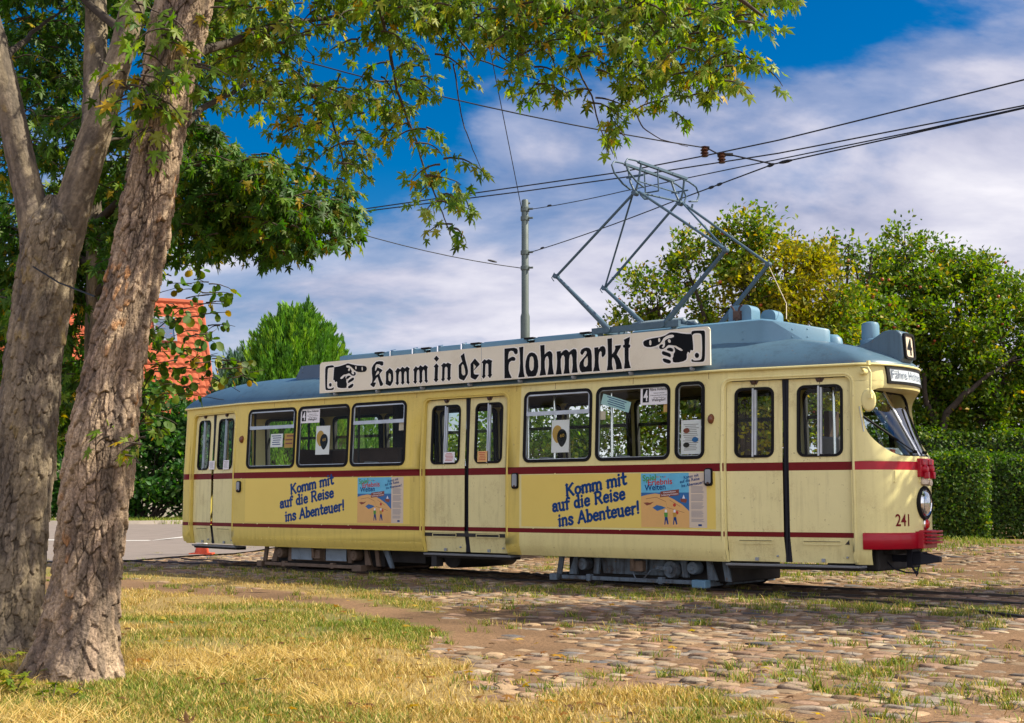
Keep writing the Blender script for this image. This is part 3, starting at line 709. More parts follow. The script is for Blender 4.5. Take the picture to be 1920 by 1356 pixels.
# house with the orange tiled roof
def house():
    b = at(300, 937, 54); b.z = float(gz(b.x, b.y))
    ph = R(23.5); t = thing('house', 'house with a steep orange tiled roof, half hidden by the trees at the left', 'house', b, ph)
    inv = Matrix.Rotation(-ph, 4, 'Z')
    def loc(px, py, Y): return inv @ (at(px, py, Y) - b)
    rr = loc(378, 572, 56); rx, rz = rr.x, rr.z; ry = rr.y
    x0 = rx - 12.5; ey = ry - 4.0; ez = rz - 5.4
    mb = MB(); nr = 17
    for i in range(nr):            # overlapping rows of pantiles
        a0, a1 = i / nr, (i + 1) / nr
        xs = np.linspace(x0, rx, 340)
        wv = 0.05 * np.abs(np.sin((xs - rx) * math.pi / 0.26)) ** 0.7
        up = [(x, ry + (ey - ry) * a0, rz + (ez - rz) * a0 + h + 0.01) for x, h in zip(xs, wv)]
        lo = [(x, ry + (ey - ry) * a1, rz + (ez - rz) * a1 + h + 0.11) for x, h in zip(xs, wv)]
        un = [(x, y + 0.02, z - 0.12) for x, y, z in lo]
        mb.grid([up, lo, un])
    mb.quad((x0, ry + .01, rz), (rx, ry + .01, rz), (rx, ry * 2 - ey, ez), (x0, ry * 2 - ey, ez))
    mb.tube([(x0, ry, rz + .07), (rx + .05, ry, rz + .07)], .13, 8)
    mb.tube([(rx, ry, rz + .03), (rx, ey - .05, ez + .05)], .08, 7)
    mb.build('roof', M['tile'], t, smooth=40)
    w = MB(); w.box(x0 + .3, rx - .3, ey + .5, 2 * ry - ey - .5, -.4, ez + .25)
    w.poly([[(ey + .5, ez + .2), (2 * ry - ey - .5, ez + .2), (ry, rz - .25)]], lambda a, b_, d: (rx - .31 + d, a, b_), depth=.05)
    w.build('wall', M['housewall'], t)
    c = loc(307, 650, 54.6); k = (rz - ez) / 4.0
    def on(x, dy, h):  # point on the roof slope
        yy = c.y + dy; return Vector((x, yy, rz + (yy - ry) * k)) + Vector((0, -.8, .6)) * h
    f = MB()
    for xa, xb, ya, yb in ((-.44, .44, -.55, -.47), (-.44, .44, .17, .25), (-.44, -.36, -.47, .17), (.36, .44, -.47, .17)):
        q = [on(c.x + x, y, h) for h in (.0, .14) for x, y in ((xa, ya), (xb, ya), (xb, yb), (xa, yb))]
        f.add(q, [(0, 1, 2, 3), (4, 5, 6, 7), (0, 1, 5, 4), (1, 2, 6, 5), (2, 3, 7, 6), (3, 0, 4, 7)])
    fr = f.build('skylight', M['alu'], t)
    g = MB(); g.quad(*[on(c.x + x, y, .09) for x, y in ((-.36, -.47), (.36, -.47), (.36, .17), (-.36, .17))]); g.build('pane', M['skyglass'], fr)
M['tile'] = paint('orange_roof_tile', (0.36, 0.075, 0.026), 0.75, var=0.16, scale=2.2, dirt=(0.38, 0.07, 0.03), dirt_amt=0.6, fine=14)
M['housewall'] = paint('pale_house_render', (0.55, 0.50, 0.42), 0.85)
M['skyglass'] = paint('skylight_glass', (0.50, 0.55, 0.60), 0.08, metal=0.8, var=0.05)
house()
SIGN = {  # outlines on the board, millimetres along the car and above ground
'cuffL': [[(-7109,3183),(-7107,3214),(-7099,3235),(-7087,3245),(-7047,3252),(-6980,3255),(-6939,3253),(-6923,3247),(-6913,3238),(-6909,3227),(-6916,3221),(-6936,3219),(-6964,3218),(-6999,3219),(-7024,3217),(-7040,3211),(-7049,3186),(-7051,3142),(-7054,3085),(-7057,3015),(-7058,2962),(-7057,2927),(-7051,2904),(-7040,2894),(-7017,2889),(-6982,2888),(-6956,2890),(-6937,2895),(-6923,2901),(-6913,2906),(-6907,2904),(-6904,2893),(-6905,2882),(-6911,2871),(-6924,2864),(-6943,2863),(-6982,2863),(-7042,2865),(-7078,2870),(-7090,2877),(-7097,2897),(-7101,2931),(-7105,3002),(-7109,3113)]],
'btnL': [[(-6954,2945),(-6957,2933),(-6965,2923),(-6978,2918),(-6992,2919),(-7005,2925),(-7014,2936),(-7017,2949),(-7014,2961),(-7005,2971),(-6993,2976),(-6979,2975),(-6966,2969),(-6957,2958)]],
'handL': [[(-6902,3221),(-6808,3227),(-6696,3243),(-6597,3263),(-6498,3239),(-6400,3217),(-6254,3202),(-6205,3192),(-6181,3167),(-6178,3146),(-6192,3121),(-6222,3107),(-6288,3105),(-6361,3112),(-6411,3126),(-6454,3150),(-6485,3173),(-6522,3202),(-6572,3227),(-6622,3230),(-6636,3216),(-6621,3199),(-6578,3192),(-6534,3176),(-6515,3149),(-6506,3131),(-6515,3115),(-6502,3092),(-6471,3082),(-6456,3089),(-6465,3107),(-6453,3121),(-6429,3114),(-6416,3091),(-6424,3070),(-6452,3059),(-6483,3061),(-6514,3071),(-6545,3095),(-6570,3105),(-6607,3098),(-6644,3092),(-6681,3091),(-6718,3074),(-6755,3050),(-6765,3035),(-6742,3025),(-6705,3034),(-6668,3063),(-6643,3070),(-6649,3049),(-6636,3026),(-6627,3000),(-6627,2974),(-6617,2956),(-6610,2929),(-6618,2904),(-6621,2882),(-6665,2878),(-6739,2882),(-6802,2892),(-6825,2906),(-6834,2941),(-6831,2981),(-6848,2995),(-6869,2983),(-6881,2983),(-6889,3006),(-6898,3019),(-6917,3014),(-6920,3042),(-6913,3112),(-6908,3182)], [(-6548,3157),(-6554,3148),(-6563,3142),(-6573,3140),(-6582,3143),(-6588,3149),(-6591,3159),(-6589,3169),(-6582,3177),(-6574,3183),(-6564,3185),(-6555,3183),(-6548,3176),(-6546,3167)], [(-6402,3181),(-6403,3170),(-6407,3161),(-6414,3156),(-6421,3156),(-6427,3162),(-6432,3171),(-6434,3183),(-6432,3195),(-6428,3204),(-6422,3209),(-6415,3208),(-6408,3203),(-6403,3193)], [(-6265,3158),(-6266,3144),(-6270,3133),(-6276,3128),(-6282,3128),(-6288,3135),(-6292,3146),(-6294,3160),(-6293,3174),(-6289,3184),(-6283,3190),(-6277,3190),(-6271,3183),(-6267,3172)]],
'f1L': [[(-6627,3040),(-6621,3050),(-6611,3059),(-6595,3065),(-6577,3068),(-6555,3067),(-6540,3063),(-6530,3057),(-6532,3052),(-6544,3046),(-6556,3039),(-6568,3031),(-6582,3024),(-6598,3019),(-6611,3017),(-6622,3018),(-6628,3023),(-6630,3031)]],
'f2L': [[(-6589,2974),(-6583,2986),(-6568,2998),(-6543,3010),(-6519,3021),(-6495,3030),(-6476,3032),(-6462,3027),(-6455,3019),(-6455,3008),(-6462,2998),(-6475,2988),(-6494,2979),(-6518,2972),(-6541,2964),(-6563,2956),(-6578,2952),(-6587,2954),(-6592,2958),(-6592,2964)]],
'f3L': [[(-6587,2889),(-6586,2898),(-6574,2907),(-6553,2916),(-6530,2926),(-6505,2935),(-6487,2939),(-6475,2936),(-6468,2928),(-6468,2915),(-6474,2902),(-6486,2890),(-6504,2880),(-6529,2873),(-6550,2869),(-6567,2869),(-6579,2873),(-6585,2881)]],
'K': [[(-6037,3206),(-5978,3246),(-5919,3253),(-5842,3244),(-5824,3230),(-5827,3185),(-5864,3179),(-5912,3202),(-5966,3208),(-5989,3190),(-5998,3143),(-6000,3105),(-5979,3116),(-5965,3141),(-5951,3160),(-5917,3148),(-5843,3112),(-5845,3100),(-5881,3072),(-5902,3052),(-5896,3026),(-5867,2965),(-5837,2917),(-5821,2899),(-5840,2875),(-5866,2868),(-5890,2873),(-5904,2908),(-5926,2960),(-5945,3012),(-5972,2995),(-6004,2960),(-6031,2936),(-5979,2927),(-5985,2908),(-6014,2861),(-6038,2862),(-6092,2893),(-6098,2910),(-6063,2934),(-6055,2993),(-6069,3079),(-6072,3156)], [(-5987,3033),(-5975,3069),(-5946,3104),(-5922,3100),(-5910,3078),(-5928,3058),(-5963,3046)]],
'o': [[(-5687,3133),(-5634,3095),(-5620,3078),(-5610,3001),(-5615,2926),(-5661,2869),(-5684,2858),(-5772,2892),(-5767,2977),(-5769,3078)], [(-5704,3057),(-5669,3038),(-5662,2996),(-5662,2954),(-5673,2925),(-5708,2944),(-5717,3008)]],
'm': [[(-5519,3126),(-5484,3103),(-5466,3100),(-5426,3135),(-5374,3105),(-5329,3134),(-5271,3098),(-5288,3070),(-5286,2907),(-5269,2894),(-5297,2860),(-5343,2898),(-5332,2910),(-5339,3044),(-5357,3066),(-5379,3051),(-5388,3022),(-5387,2909),(-5378,2896),(-5417,2860),(-5452,2896),(-5441,2908),(-5446,3050),(-5462,3072),(-5489,3057),(-5500,3012),(-5502,2911),(-5490,2894),(-5525,2858),(-5568,2898),(-5551,2910),(-5555,3053),(-5574,3073)]],
'm2': [[(-5149,3126),(-5114,3103),(-5097,3100),(-5057,3135),(-5005,3105),(-4960,3134),(-4902,3098),(-4919,3070),(-4917,2907),(-4900,2894),(-4928,2860),(-4974,2898),(-4963,2910),(-4970,3044),(-4988,3066),(-5010,3051),(-5019,3022),(-5018,2909),(-5009,2896),(-5048,2860),(-5083,2896),(-5072,2908),(-5077,3050),(-5093,3072),(-5120,3057),(-5131,3012),(-5133,2911),(-5121,2894),(-5155,2858),(-5199,2898),(-5182,2910),(-5186,3053),(-5204,3073)]],
'i': [[(-4735,3143),(-4689,3097),(-4702,3081),(-4709,2918),(-4695,2901),(-4742,2862),(-4786,2904),(-4772,2917),(-4766,3081),(-4790,3099)]],
'idot': [[(-4736,3257),(-4683,3209),(-4733,3165),(-4786,3214)]],
'n': [[(-4587,3141),(-4549,3122),(-4511,3138),(-4441,3109),(-4453,3090),(-4459,2928),(-4445,2911),(-4485,2863),(-4528,2906),(-4515,2919),(-4518,3061),(-4538,3079),(-4560,3076),(-4570,3057),(-4575,2918),(-4564,2901),(-4602,2863),(-4640,2898),(-4624,2913),(-4620,3084),(-4645,3102)]],
'n2': [[(-3810,3141),(-3772,3122),(-3734,3138),(-3663,3109),(-3676,3090),(-3682,2928),(-3668,2911),(-3708,2863),(-3751,2906),(-3738,2919),(-3741,3061),(-3761,3079),(-3782,3076),(-3793,3057),(-3798,2918),(-3787,2901),(-3825,2863),(-3863,2898),(-3847,2913),(-3843,3084),(-3868,3102)]],
'd': [[(-4195,3258),(-4173,3161),(-4130,3045),(-4119,2988),(-4124,2949),(-4182,2872),(-4203,2858),(-4278,2885),(-4297,2906),(-4301,3088),(-4269,3111),(-4231,3136),(-4264,3219)], [(-4226,3100),(-4204,3082),(-4178,3008),(-4172,2951),(-4193,2933),(-4220,2938),(-4241,2964),(-4245,3069)]],
'e': [[(-3991,3165),(-3901,3081),(-3904,3067),(-3993,3005),(-4014,2990),(-4008,2946),(-3987,2934),(-3911,2928),(-3919,2913),(-3971,2861),(-3998,2861),(-4066,2893),(-4071,2905),(-4075,3090)], [(-4016,3090),(-3967,3047),(-4014,2998)]],
'F': [[(-3443,3268),(-3266,3267),(-3220,3254),(-3201,3225),(-3204,3185),(-3233,3169),(-3259,3183),(-3285,3221),(-3324,3229),(-3357,3216),(-3370,3181),(-3377,3110),(-3357,3124),(-3305,3144),(-3266,3138),(-3242,3116),(-3246,3089),(-3266,3082),(-3318,3086),(-3351,3067),(-3364,3027),(-3366,2966),(-3351,2915),(-3311,2851),(-3324,2842),(-3442,2847)]],
'l': [[(-3178,3267),(-3100,3272),(-3104,3193),(-3108,3092),(-3104,2991),(-3092,2899),(-3078,2853),(-3085,2843),(-3188,2844),(-3193,2855),(-3169,2934),(-3160,3045),(-3165,3177)]],
'O': [[(-2951,3180),(-2900,3164),(-2862,3126),(-2841,3054),(-2837,2974),(-2850,2905),(-2881,2851),(-2919,2843),(-3021,2845),(-3053,2897),(-3068,2988),(-3059,3069),(-3034,3138),(-2995,3173)], [(-2951,3127),(-2929,3110),(-2916,3059),(-2917,2989),(-2926,2939),(-2957,2919),(-2985,2943),(-2996,2994),(-2995,3054),(-2983,3114)]],
'h': [[(-2805,3267),(-2729,3269),(-2727,3137),(-2679,3168),(-2642,3178),(-2611,3164),(-2592,3127),(-2595,3028),(-2587,2938),(-2569,2858),(-2575,2850),(-2680,2851),(-2668,2904),(-2655,2982),(-2657,3062),(-2673,3108),(-2692,3109),(-2715,3086),(-2726,3037),(-2724,2947),(-2703,2851),(-2812,2847),(-2816,2858),(-2795,2931),(-2793,3071),(-2799,3172)]],
'M': [[(-2522,3162),(-2450,3165),(-2446,3132),(-2407,3164),(-2370,3176),(-2340,3169),(-2309,3138),(-2273,3164),(-2230,3179),(-2194,3167),(-2178,3128),(-2183,3011),(-2177,2913),(-2163,2853),(-2268,2852),(-2256,2908),(-2250,2966),(-2255,3065),(-2273,3110),(-2297,3097),(-2310,3039),(-2311,2921),(-2299,2847),(-2406,2848),(-2390,2916),(-2383,2985),(-2385,3074),(-2405,3105),(-2432,3097),(-2451,3048),(-2451,2950),(-2433,2845),(-2538,2846),(-2519,2934),(-2512,3033)]],
'a': [[(-2020,3181),(-1972,3171),(-1943,3136),(-1931,3072),(-1932,2936),(-1929,2854),(-2010,2854),(-2100,2850),(-2129,2881),(-2141,2940),(-2129,2988),(-2080,3034),(-2038,3070),(-2014,3107),(-2020,3132),(-2044,3134),(-2062,3111),(-2086,3085),(-2114,3095),(-2122,3124),(-2104,3157),(-2061,3177)], [(-2003,3063),(-1997,2999),(-2003,2941),(-2033,2919),(-2060,2935),(-2066,2974),(-2051,3022)]],
'r': [[(-1891,3169),(-1824,3172),(-1821,3140),(-1789,3174),(-1748,3183),(-1718,3164),(-1704,3124),(-1708,3072),(-1737,3040),(-1761,3032),(-1772,3052),(-1772,3100),(-1786,3116),(-1807,3103),(-1817,3064),(-1822,2978),(-1814,2900),(-1800,2851),(-1913,2851),(-1891,2915),(-1884,3011)]],
'k': [[(-1677,3272),(-1601,3276),(-1603,3060),(-1568,3095),(-1550,3133),(-1556,3171),(-1460,3174),(-1464,3146),(-1499,3100),(-1528,3054),(-1483,2994),(-1455,2925),(-1444,2858),(-1541,2854),(-1541,2912),(-1563,2990),(-1592,3022),(-1604,2992),(-1604,2916),(-1588,2852),(-1690,2852),(-1674,2920),(-1669,3045),(-1671,3170)]],
't': [[(-1417,3240),(-1317,3273),(-1320,3240),(-1334,3174),(-1312,3163),(-1315,3133),(-1338,3127),(-1340,2975),(-1324,2907),(-1307,2859),(-1410,2856),(-1413,2870),(-1403,2941),(-1403,3132),(-1426,3141),(-1429,3167),(-1403,3175),(-1406,3218)]],
'handR': [[(-387,3237),(-453,3242),(-523,3253),(-601,3271),(-680,3281),(-712,3276),(-776,3247),(-848,3232),(-969,3225),(-1051,3213),(-1092,3203),(-1110,3187),(-1109,3159),(-1093,3134),(-1052,3117),(-987,3112),(-922,3121),(-866,3141),(-833,3166),(-801,3212),(-760,3236),(-712,3249),(-665,3250),(-641,3237),(-645,3217),(-681,3209),(-721,3206),(-761,3192),(-781,3176),(-778,3148),(-778,3121),(-790,3095),(-814,3090),(-826,3101),(-810,3117),(-806,3130),(-826,3138),(-850,3130),(-866,3114),(-866,3090),(-843,3075),(-803,3075),(-770,3090),(-742,3112),(-718,3120),(-659,3111),(-612,3102),(-588,3087),(-541,3063),(-510,3038),(-526,3030),(-557,3038),(-596,3061),(-632,3087),(-640,3081),(-628,3046),(-628,3026),(-649,3003),(-653,2970),(-669,2944),(-662,2916),(-662,2899),(-631,2888),(-575,2887),(-505,2896),(-466,2913),(-454,2936),(-453,2983),(-441,3012),(-425,3008),(-410,2990),(-402,3013),(-394,3033),(-371,3024),(-359,3030),(-358,3091),(-365,3158),(-371,3213)], [(-693,3176),(-690,3166),(-692,3156),(-697,3149),(-706,3147),(-715,3149),(-724,3156),(-731,3165),(-734,3176),(-732,3186),(-727,3192),(-718,3195),(-708,3193),(-699,3186)], [(-849,3193),(-851,3181),(-855,3172),(-862,3167),(-869,3168),(-875,3173),(-880,3184),(-881,3196),(-879,3208),(-875,3217),(-868,3222),(-861,3222),(-855,3216),(-850,3206)], [(-984,3169),(-986,3154),(-991,3142),(-998,3136),(-1005,3137),(-1012,3144),(-1017,3156),(-1018,3172),(-1016,3187),(-1011,3199),(-1004,3205),(-997,3204),(-990,3197),(-985,3185)]],
'f1R': [[(-749,3070),(-737,3079),(-721,3084),(-701,3084),(-683,3080),(-667,3072),(-658,3062),(-654,3048),(-656,3038),(-664,3031),(-676,3031),(-692,3035),(-709,3041),(-729,3047),(-743,3054),(-751,3061)]],
'f2R': [[(-826,3034),(-821,3043),(-811,3047),(-795,3045),(-777,3039),(-757,3031),(-735,3023),(-712,3014),(-697,3004),(-691,2992),(-689,2980),(-692,2968),(-697,2962),(-705,2960),(-718,2965),(-738,2975),(-760,2983),(-784,2990),(-803,2997),(-816,3005),(-825,3014),(-827,3024)]],
'f3R': [[(-815,2944),(-808,2951),(-794,2952),(-774,2948),(-753,2942),(-729,2934),(-710,2925),(-696,2916),(-691,2905),(-693,2894),(-700,2886),(-712,2882),(-730,2883),(-753,2889),(-775,2897),(-795,2907),(-808,2919),(-815,2933)]],
'cuffR': [[(-384,3242),(-383,3252),(-378,3262),(-370,3271),(-328,3274),(-251,3270),(-207,3266),(-195,3261),(-188,3252),(-184,3238),(-183,3190),(-185,3106),(-187,3025),(-190,2945),(-195,2899),(-201,2886),(-210,2877),(-221,2871),(-263,2871),(-336,2876),(-377,2882),(-384,2888),(-387,2897),(-385,2909),(-381,2914),(-375,2914),(-369,2910),(-361,2901),(-346,2896),(-323,2894),(-296,2895),(-265,2897),(-246,2905),(-239,2916),(-233,2958),(-229,3031),(-229,3103),(-231,3173),(-236,3213),(-241,3223),(-252,3230),(-267,3235),(-290,3238),(-321,3239),(-342,3237),(-354,3231),(-362,3224),(-366,3216),(-372,3218),(-380,3231)]],
'btnR': [[(-274,2956),(-277,2942),(-286,2931),(-299,2925),(-314,2926),(-327,2933),(-335,2946),(-338,2960),(-335,2975),(-326,2986),(-313,2991),(-298,2990),(-286,2983),(-277,2971)]],
}
# ================================================================== TRAM
tram = thing('tram', 'cream and yellow vintage tram with blue-grey roof, dark red stripes and a lettered roof board', 'tram', TO, TROT)
def S(px, py, w=0.0):
    """point of the plane w = const of the tram seen at this place in the photograph -> (u, z)"""
    x = (px - 960) / 2500; y = -(py - 678) / 2500
    d = Vector((x, _c - y * _s, _s + y * _c))
    o = TO + TN * w; n = TN
    t = ((o - Vector((0, 0, CAM_H))).dot(n)) / d.dot(n)
    p = Vector((0, 0, CAM_H)) + d * t
    return (p - TO).dot(TD), p.z
UR, UF = -11.05, 1.6                      # where the straight sides end
def taper(u):
    return 0.3 * max(0, u) / 1.6 if u > 0 else 0.3 * max(0, -9.3 - u) / 1.75
def lean(z):
    return 0.045 * max(0, z - 1.60) + 0.9 * max(0, 0.55 - z) ** 1.5
def near(u, z, off=0.0):
    return (u, taper(u) + lean(z) - off, z)
def far(u, z, off=0.0):
    return (u, 2.2 - taper(u) - lean(z) + off, z)
def bz(z):
    return float(np.interp(z, (.3, .58, 1.62, 1.75, 2.0, 2.25, 2.4, 2.5, 2.6, 2.78), (.46, .52, .53, .51, .43, .37, .375, .41, .41, .37)))
def nose(th, z, off=0.0):
    return (UF + (bz(z) + off) * math.cos(th), 1.1 + (0.8 - lean(z) + off) * math.sin(th), z)
def tail(th, z, off=0.0):
    return (UR - (0.34 + off) * math.cos(th), 1.1 + (0.8 - lean(z) + off) * math.sin(th), z)
WINS = [(-9.04, -7.87, 1), (-7.81, -6.64, 0), (-6.58, -5.42, 1), (-3.15, -2.0, 1), (-1.92, -.77, 0), (-.68, -.26, 0)]
WZ0, WZ1 = 1.665, 2.635
DOORS = [(-10.84, -9.42), (-5.05, -3.47), (0.02, 1.565)]
DT = 2.62
# ---- shell
b = MB()
CR, YE, RD, BR = 0, 1, 2, 3
ZB = [(.39, .44), (.44, .49), (.49, .55), (.55, .70), (.70, .76), (.76, 1.50), (1.50, 1.60)]
def side_panel(fn, u0, u1, wins=(), mt=CR, top=2.78, zb=ZB):
    for a, c in zb:
        m = RD if (a, c) in ((.70, .76), (1.50, 1.60)) else mt
        b.quad(fn(u0, a), fn(u1, a), fn(u1, c), fn(u0, c), m)
    b.poly([[(u0, 1.60), (u1, 1.60), (u1, top), (u0, top)]] + [rrect(p, q, WZ0, WZ1, .10) for p, q, _ in wins], lambda x, y, d: fn(x, y, -d), mt)
side_panel(near, UR, DOORS[0][0], mt=YE)
side_panel(near, DOORS[0][1], -9.3, mt=YE)
side_panel(near, -9.3, DOORS[1][0], WINS[:3], YE)
side_panel(near, DOORS[1][1], -3.10 - .12, (), YE)
side_panel(near, -3.22, 0.0, WINS[3:], CR)
side_panel(near, 0.0, DOORS[2][0], mt=CR)
side_panel(near, DOORS[2][1], UF, mt=CR)
for i, (p, q) in enumerate(DOORS):
    r = .09
    arc0 = [(p + r - r * math.cos(R(t)), DT - r + r * math.sin(R(t))) for t in range(0, 91, 15)]
    arc1 = [(q - r + r * math.sin(R(t)), DT - r + r * math.cos(R(t))) for t in range(0, 91, 15)]
    cut = [u for u in (-9.3,) if p < u < q]
    b.poly([[(p, 2.78)] + arc0 + arc1 + [(q, 2.78)]], lambda x, y, d: near(x, y), YE if i < 2 else CR)
    path = [(p, .39), (p, .55), (p, 1.6)] + arc0 + arc1 + [(q, 1.6), (q, .55), (q, .39)]
    b.grid([[near(u, z) for u, z in path], [near(u, z, -.075) for u, z in path]], YE if i < 2 else CR)      # jamb
FW = [(-10.75, -9.45, 1)] + [(-9.2 + 1.3 * i, -8.0 + 1.3 * i, 1) for i in range(7)] + [(.06, 1.42, 1)]
for u0, u1 in ((UR, -9.325), (-9.325, -0.075), (-0.075, UF)):
    side_panel(far, u0, u1, [w for w in FW if w[0] > u0 and w[1] <= u1 + 1e-3], CR)
TH = [R(t) for t in range(-90, 91, 6)]
def band(fn, z0, z1, n, m, th=TH, off=0):
    b.grid([[fn(t, z0 + (z1 - z0) * i / n, off) for t in th] for i in range(n + 1)], m)
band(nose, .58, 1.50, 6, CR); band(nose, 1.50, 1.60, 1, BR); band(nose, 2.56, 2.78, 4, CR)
band(nose, .39, .58, 3, CR, [R(t) for t in range(-90, -69, 4)]); band(nose, .39, .58, 3, CR, [R(t) for t in range(70, 91, 4)])
band(tail, .42, .70, 3, YE); band(tail, .70, .76, 1, RD); band(tail, .76, 1.5, 3, YE); band(tail, 1.5, 1.6, 1, RD); band(tail, 1.6, 1.70, 1, YE); band(tail, 2.6, 2.78, 2, YE)
for ta, tb in ((-90, -78), (-30, -26), (26, 30), (78, 90)): band(tail, 1.70, 2.6, 3, YE, [R(t) for t in np.linspace(ta, tb, 3)])
# windscreen opening
HOLE = rrect(.355, 1.845, 1.665, 2.475, .36, 12, .20)
CW, CZ = 1.1, 2.05
def ray_hit(ang, poly):
    dx, dy = math.cos(ang), math.sin(ang); best = None
    for i in range(len(poly)):
        x0, y0 = poly[i]; x1, y1 = poly[(i + 1) % len(poly)]
        ex, ey = x1 - x0, y1 - y0; den = dx * ey - dy * ex
        if abs(den) < 1e-12: continue
        t = ((x0 - CW) * ey - (y0 - CZ) * ex) / den; s = ((x0 - CW) * dy - (y0 - CZ) * dx) / den
        if t > 0 and -1e-6 <= s <= 1 + 1e-6 and (best is None or t < best): best = t
    return (CW + dx * best, CZ + dy * best)
def shell_u(w, z):
    h = 0.8 - lean(z); return UF + bz(z) * math.sqrt(max(0, 1 - ((w - 1.1) / h) ** 2))
def glass_u(w, z):
    h = 0.8 - lean(z); g = .475 - .445 * (z - 1.66) / .82
    return UF + g * math.sqrt(max(0, 1 - ((w - 1.1) / h) ** 2))
RECT = [(.3 + lean(z) * (1), z) for z in np.linspace(2.56, 1.60, 16)] + [(1.9 - lean(z), z) for z in np.linspace(1.60, 2.56, 16)]
ANG = sorted(set([2 * math.pi * i / 90 for i in range(90)] + [math.atan2(z - CZ, w - CW) % (2 * math.pi) for w, z in (RECT[0], RECT[15], RECT[16], RECT[31])]))
HP_ = [ray_hit(a, HOLE) for a in ANG]; OP_ = [ray_hit(a, RECT) for a in ANG]
rows = []
for i in range(9):
    s = 1 - (1 - i / 8) ** 1.6
    rows.append([(shell_u(h[0] + (o[0] - h[0]) * s, h[1] + (o[1] - h[1]) * s), h[0] + (o[0] - h[0]) * s, h[1] + (o[1] - h[1]) * s) for h, o in zip(HP_, OP_)])
b.grid(rows, CR, True)
b.grid([[(shell_u(*h) + (glass_u(*h) - shell_u(*h)) * s, *h) for h in HP_] for s in (0, .25, .5, .75, 1)], CR, True)   # deep reveal under the brow
body = b.build('body', [M['cream'], M['yellow'], M['red'], M['bright_red']], tram, smooth=32)
body['label'] = 'cream and yellow sheet metal body with two dark red stripes'

# raised lips round the door openings, drip rail, lower edge
for p, q in DOORS:
    t = MB(); r = .12; p2, q2 = p - .035, q + .03
    pts = [(p2, .42), (p2, .7), (p2, 1.6)] + [(p2 + r - r * math.cos(R(a)), DT + .03 - r + r * math.sin(R(a))) for a in range(0, 91, 15)] + [(q2 - r + r * math.sin(R(a)), DT + .03 - r + r * math.cos(R(a))) for a in range(0, 91, 15)] + [(q2, 1.6), (q2, .7), (q2, .42)]
    t.tube([near(u, z, -.004) for u, z in pts], .017, 8)
    t.build('door_surround', M['cream'] if p > -1 else M['yellow'], tram, smooth=50)

# panel seams with rows of rivets, and the painted-over edge between the two yellows
m = MB()
for u in (-8.42, -7.22, -5.22, -3.30, -2.62, -1.34, -.20):
    for z0_, z1_ in ((.50, 1.49), (2.66, 2.76)):
        if not any(p - .06 < u < q + .06 for p, q in DOORS): m.poly([rrect(u - .003, u + .003, z0_, z1_, .001)], lambda a, c, d: near(a, c, .0008))
m.build('panel_seam', M['amber'], tram)['kind'] = 'stuff'
m = MB()
for u in np.arange(-9.2, -.05, .115):
    if not any(p - .05 < u < q + .05 for p, q in DOORS):
        for z in (.52, 2.735): m.lathe([(0, -.003), (.005, -.002), (.006, .001)], near(u, z), 'y', 6)
m.build('rivet', M['cream'], tram)['kind'] = 'stuff'
m = MB()
for u in rng.uniform(-9.2, 1.5, 26):
    if any(p < u < q for p, q in DOORS): continue
    z = rng.choice([.70, .76, 1.50]); r = rng.uniform(.006, .016); m.poly([[(u + r * k[0], z + r * k[1]) for k in ((-1.4, -.3), (-.2, -.8), (1.2, -.2), (.9, .7), (-.4, .5))]], lambda a, c, d: near(a, c, .0011))
m.build('paint_chip', M['cream'], tram)['kind'] = 'stuff'

# ---- roof
def plan(off):
    p = [(u, taper(u) + lean(2.78) - off) for u in (-11.05, -10.2, -9.3, -8, -7, -6, -5, -4, -3, -2, -1, 0, .6, 1.1, 1.55)]
    p += [nose(R(t), 2.78, off)[:2] for t in range(-84, 85, 7)]
    p += [(u, 2.2 - taper(u) - lean(2.78) + off) for u in (1.55, 1.1, .6, 0, -1, -2, -3, -4, -5, -6, -7, -8, -9.3, -10.2, -11.05)]
    p += [tail(R(t), 2.78, off)[:2] for t in range(84, -85, -7)]
    return p
P0 = plan(.03)
def roof_z(r):
    return 2.775 + .465 * (1 - (1 - r) ** 2.2) ** .75
rows = [[(u, w, 2.745) for u, w in P0]]
for r in (0, .015, .04, .08, .13, .2, .3, .42, .56, .7, .85, .97):
    row = []
    for u, w in P0:
        uc = min(max(u, -9.2), -.4)
        row.append((u - (u - uc) * r, 1.1 + (w - 1.1) * (1 - r), roof_z(r)))
    rows.append(row)
b = MB(); b.grid(rows, 0, True)
roof = b.build('roof', M['roof'], tram, smooth=45)
t = MB(); pr = plan(.035) + plan(.035)[:1]
t.tube([(u, w, 2.752) for u, w in pr], .016, 8, cap=False); t.build('drip_rail', M['cream'], tram, smooth=60)

def vent(name, mb, mt, label=None, bevel=.015, parent=None):
    o = mb.build(name, mt, parent or roof, smooth=40, bevel=bevel)
    if label: o['label'] = label
    return o
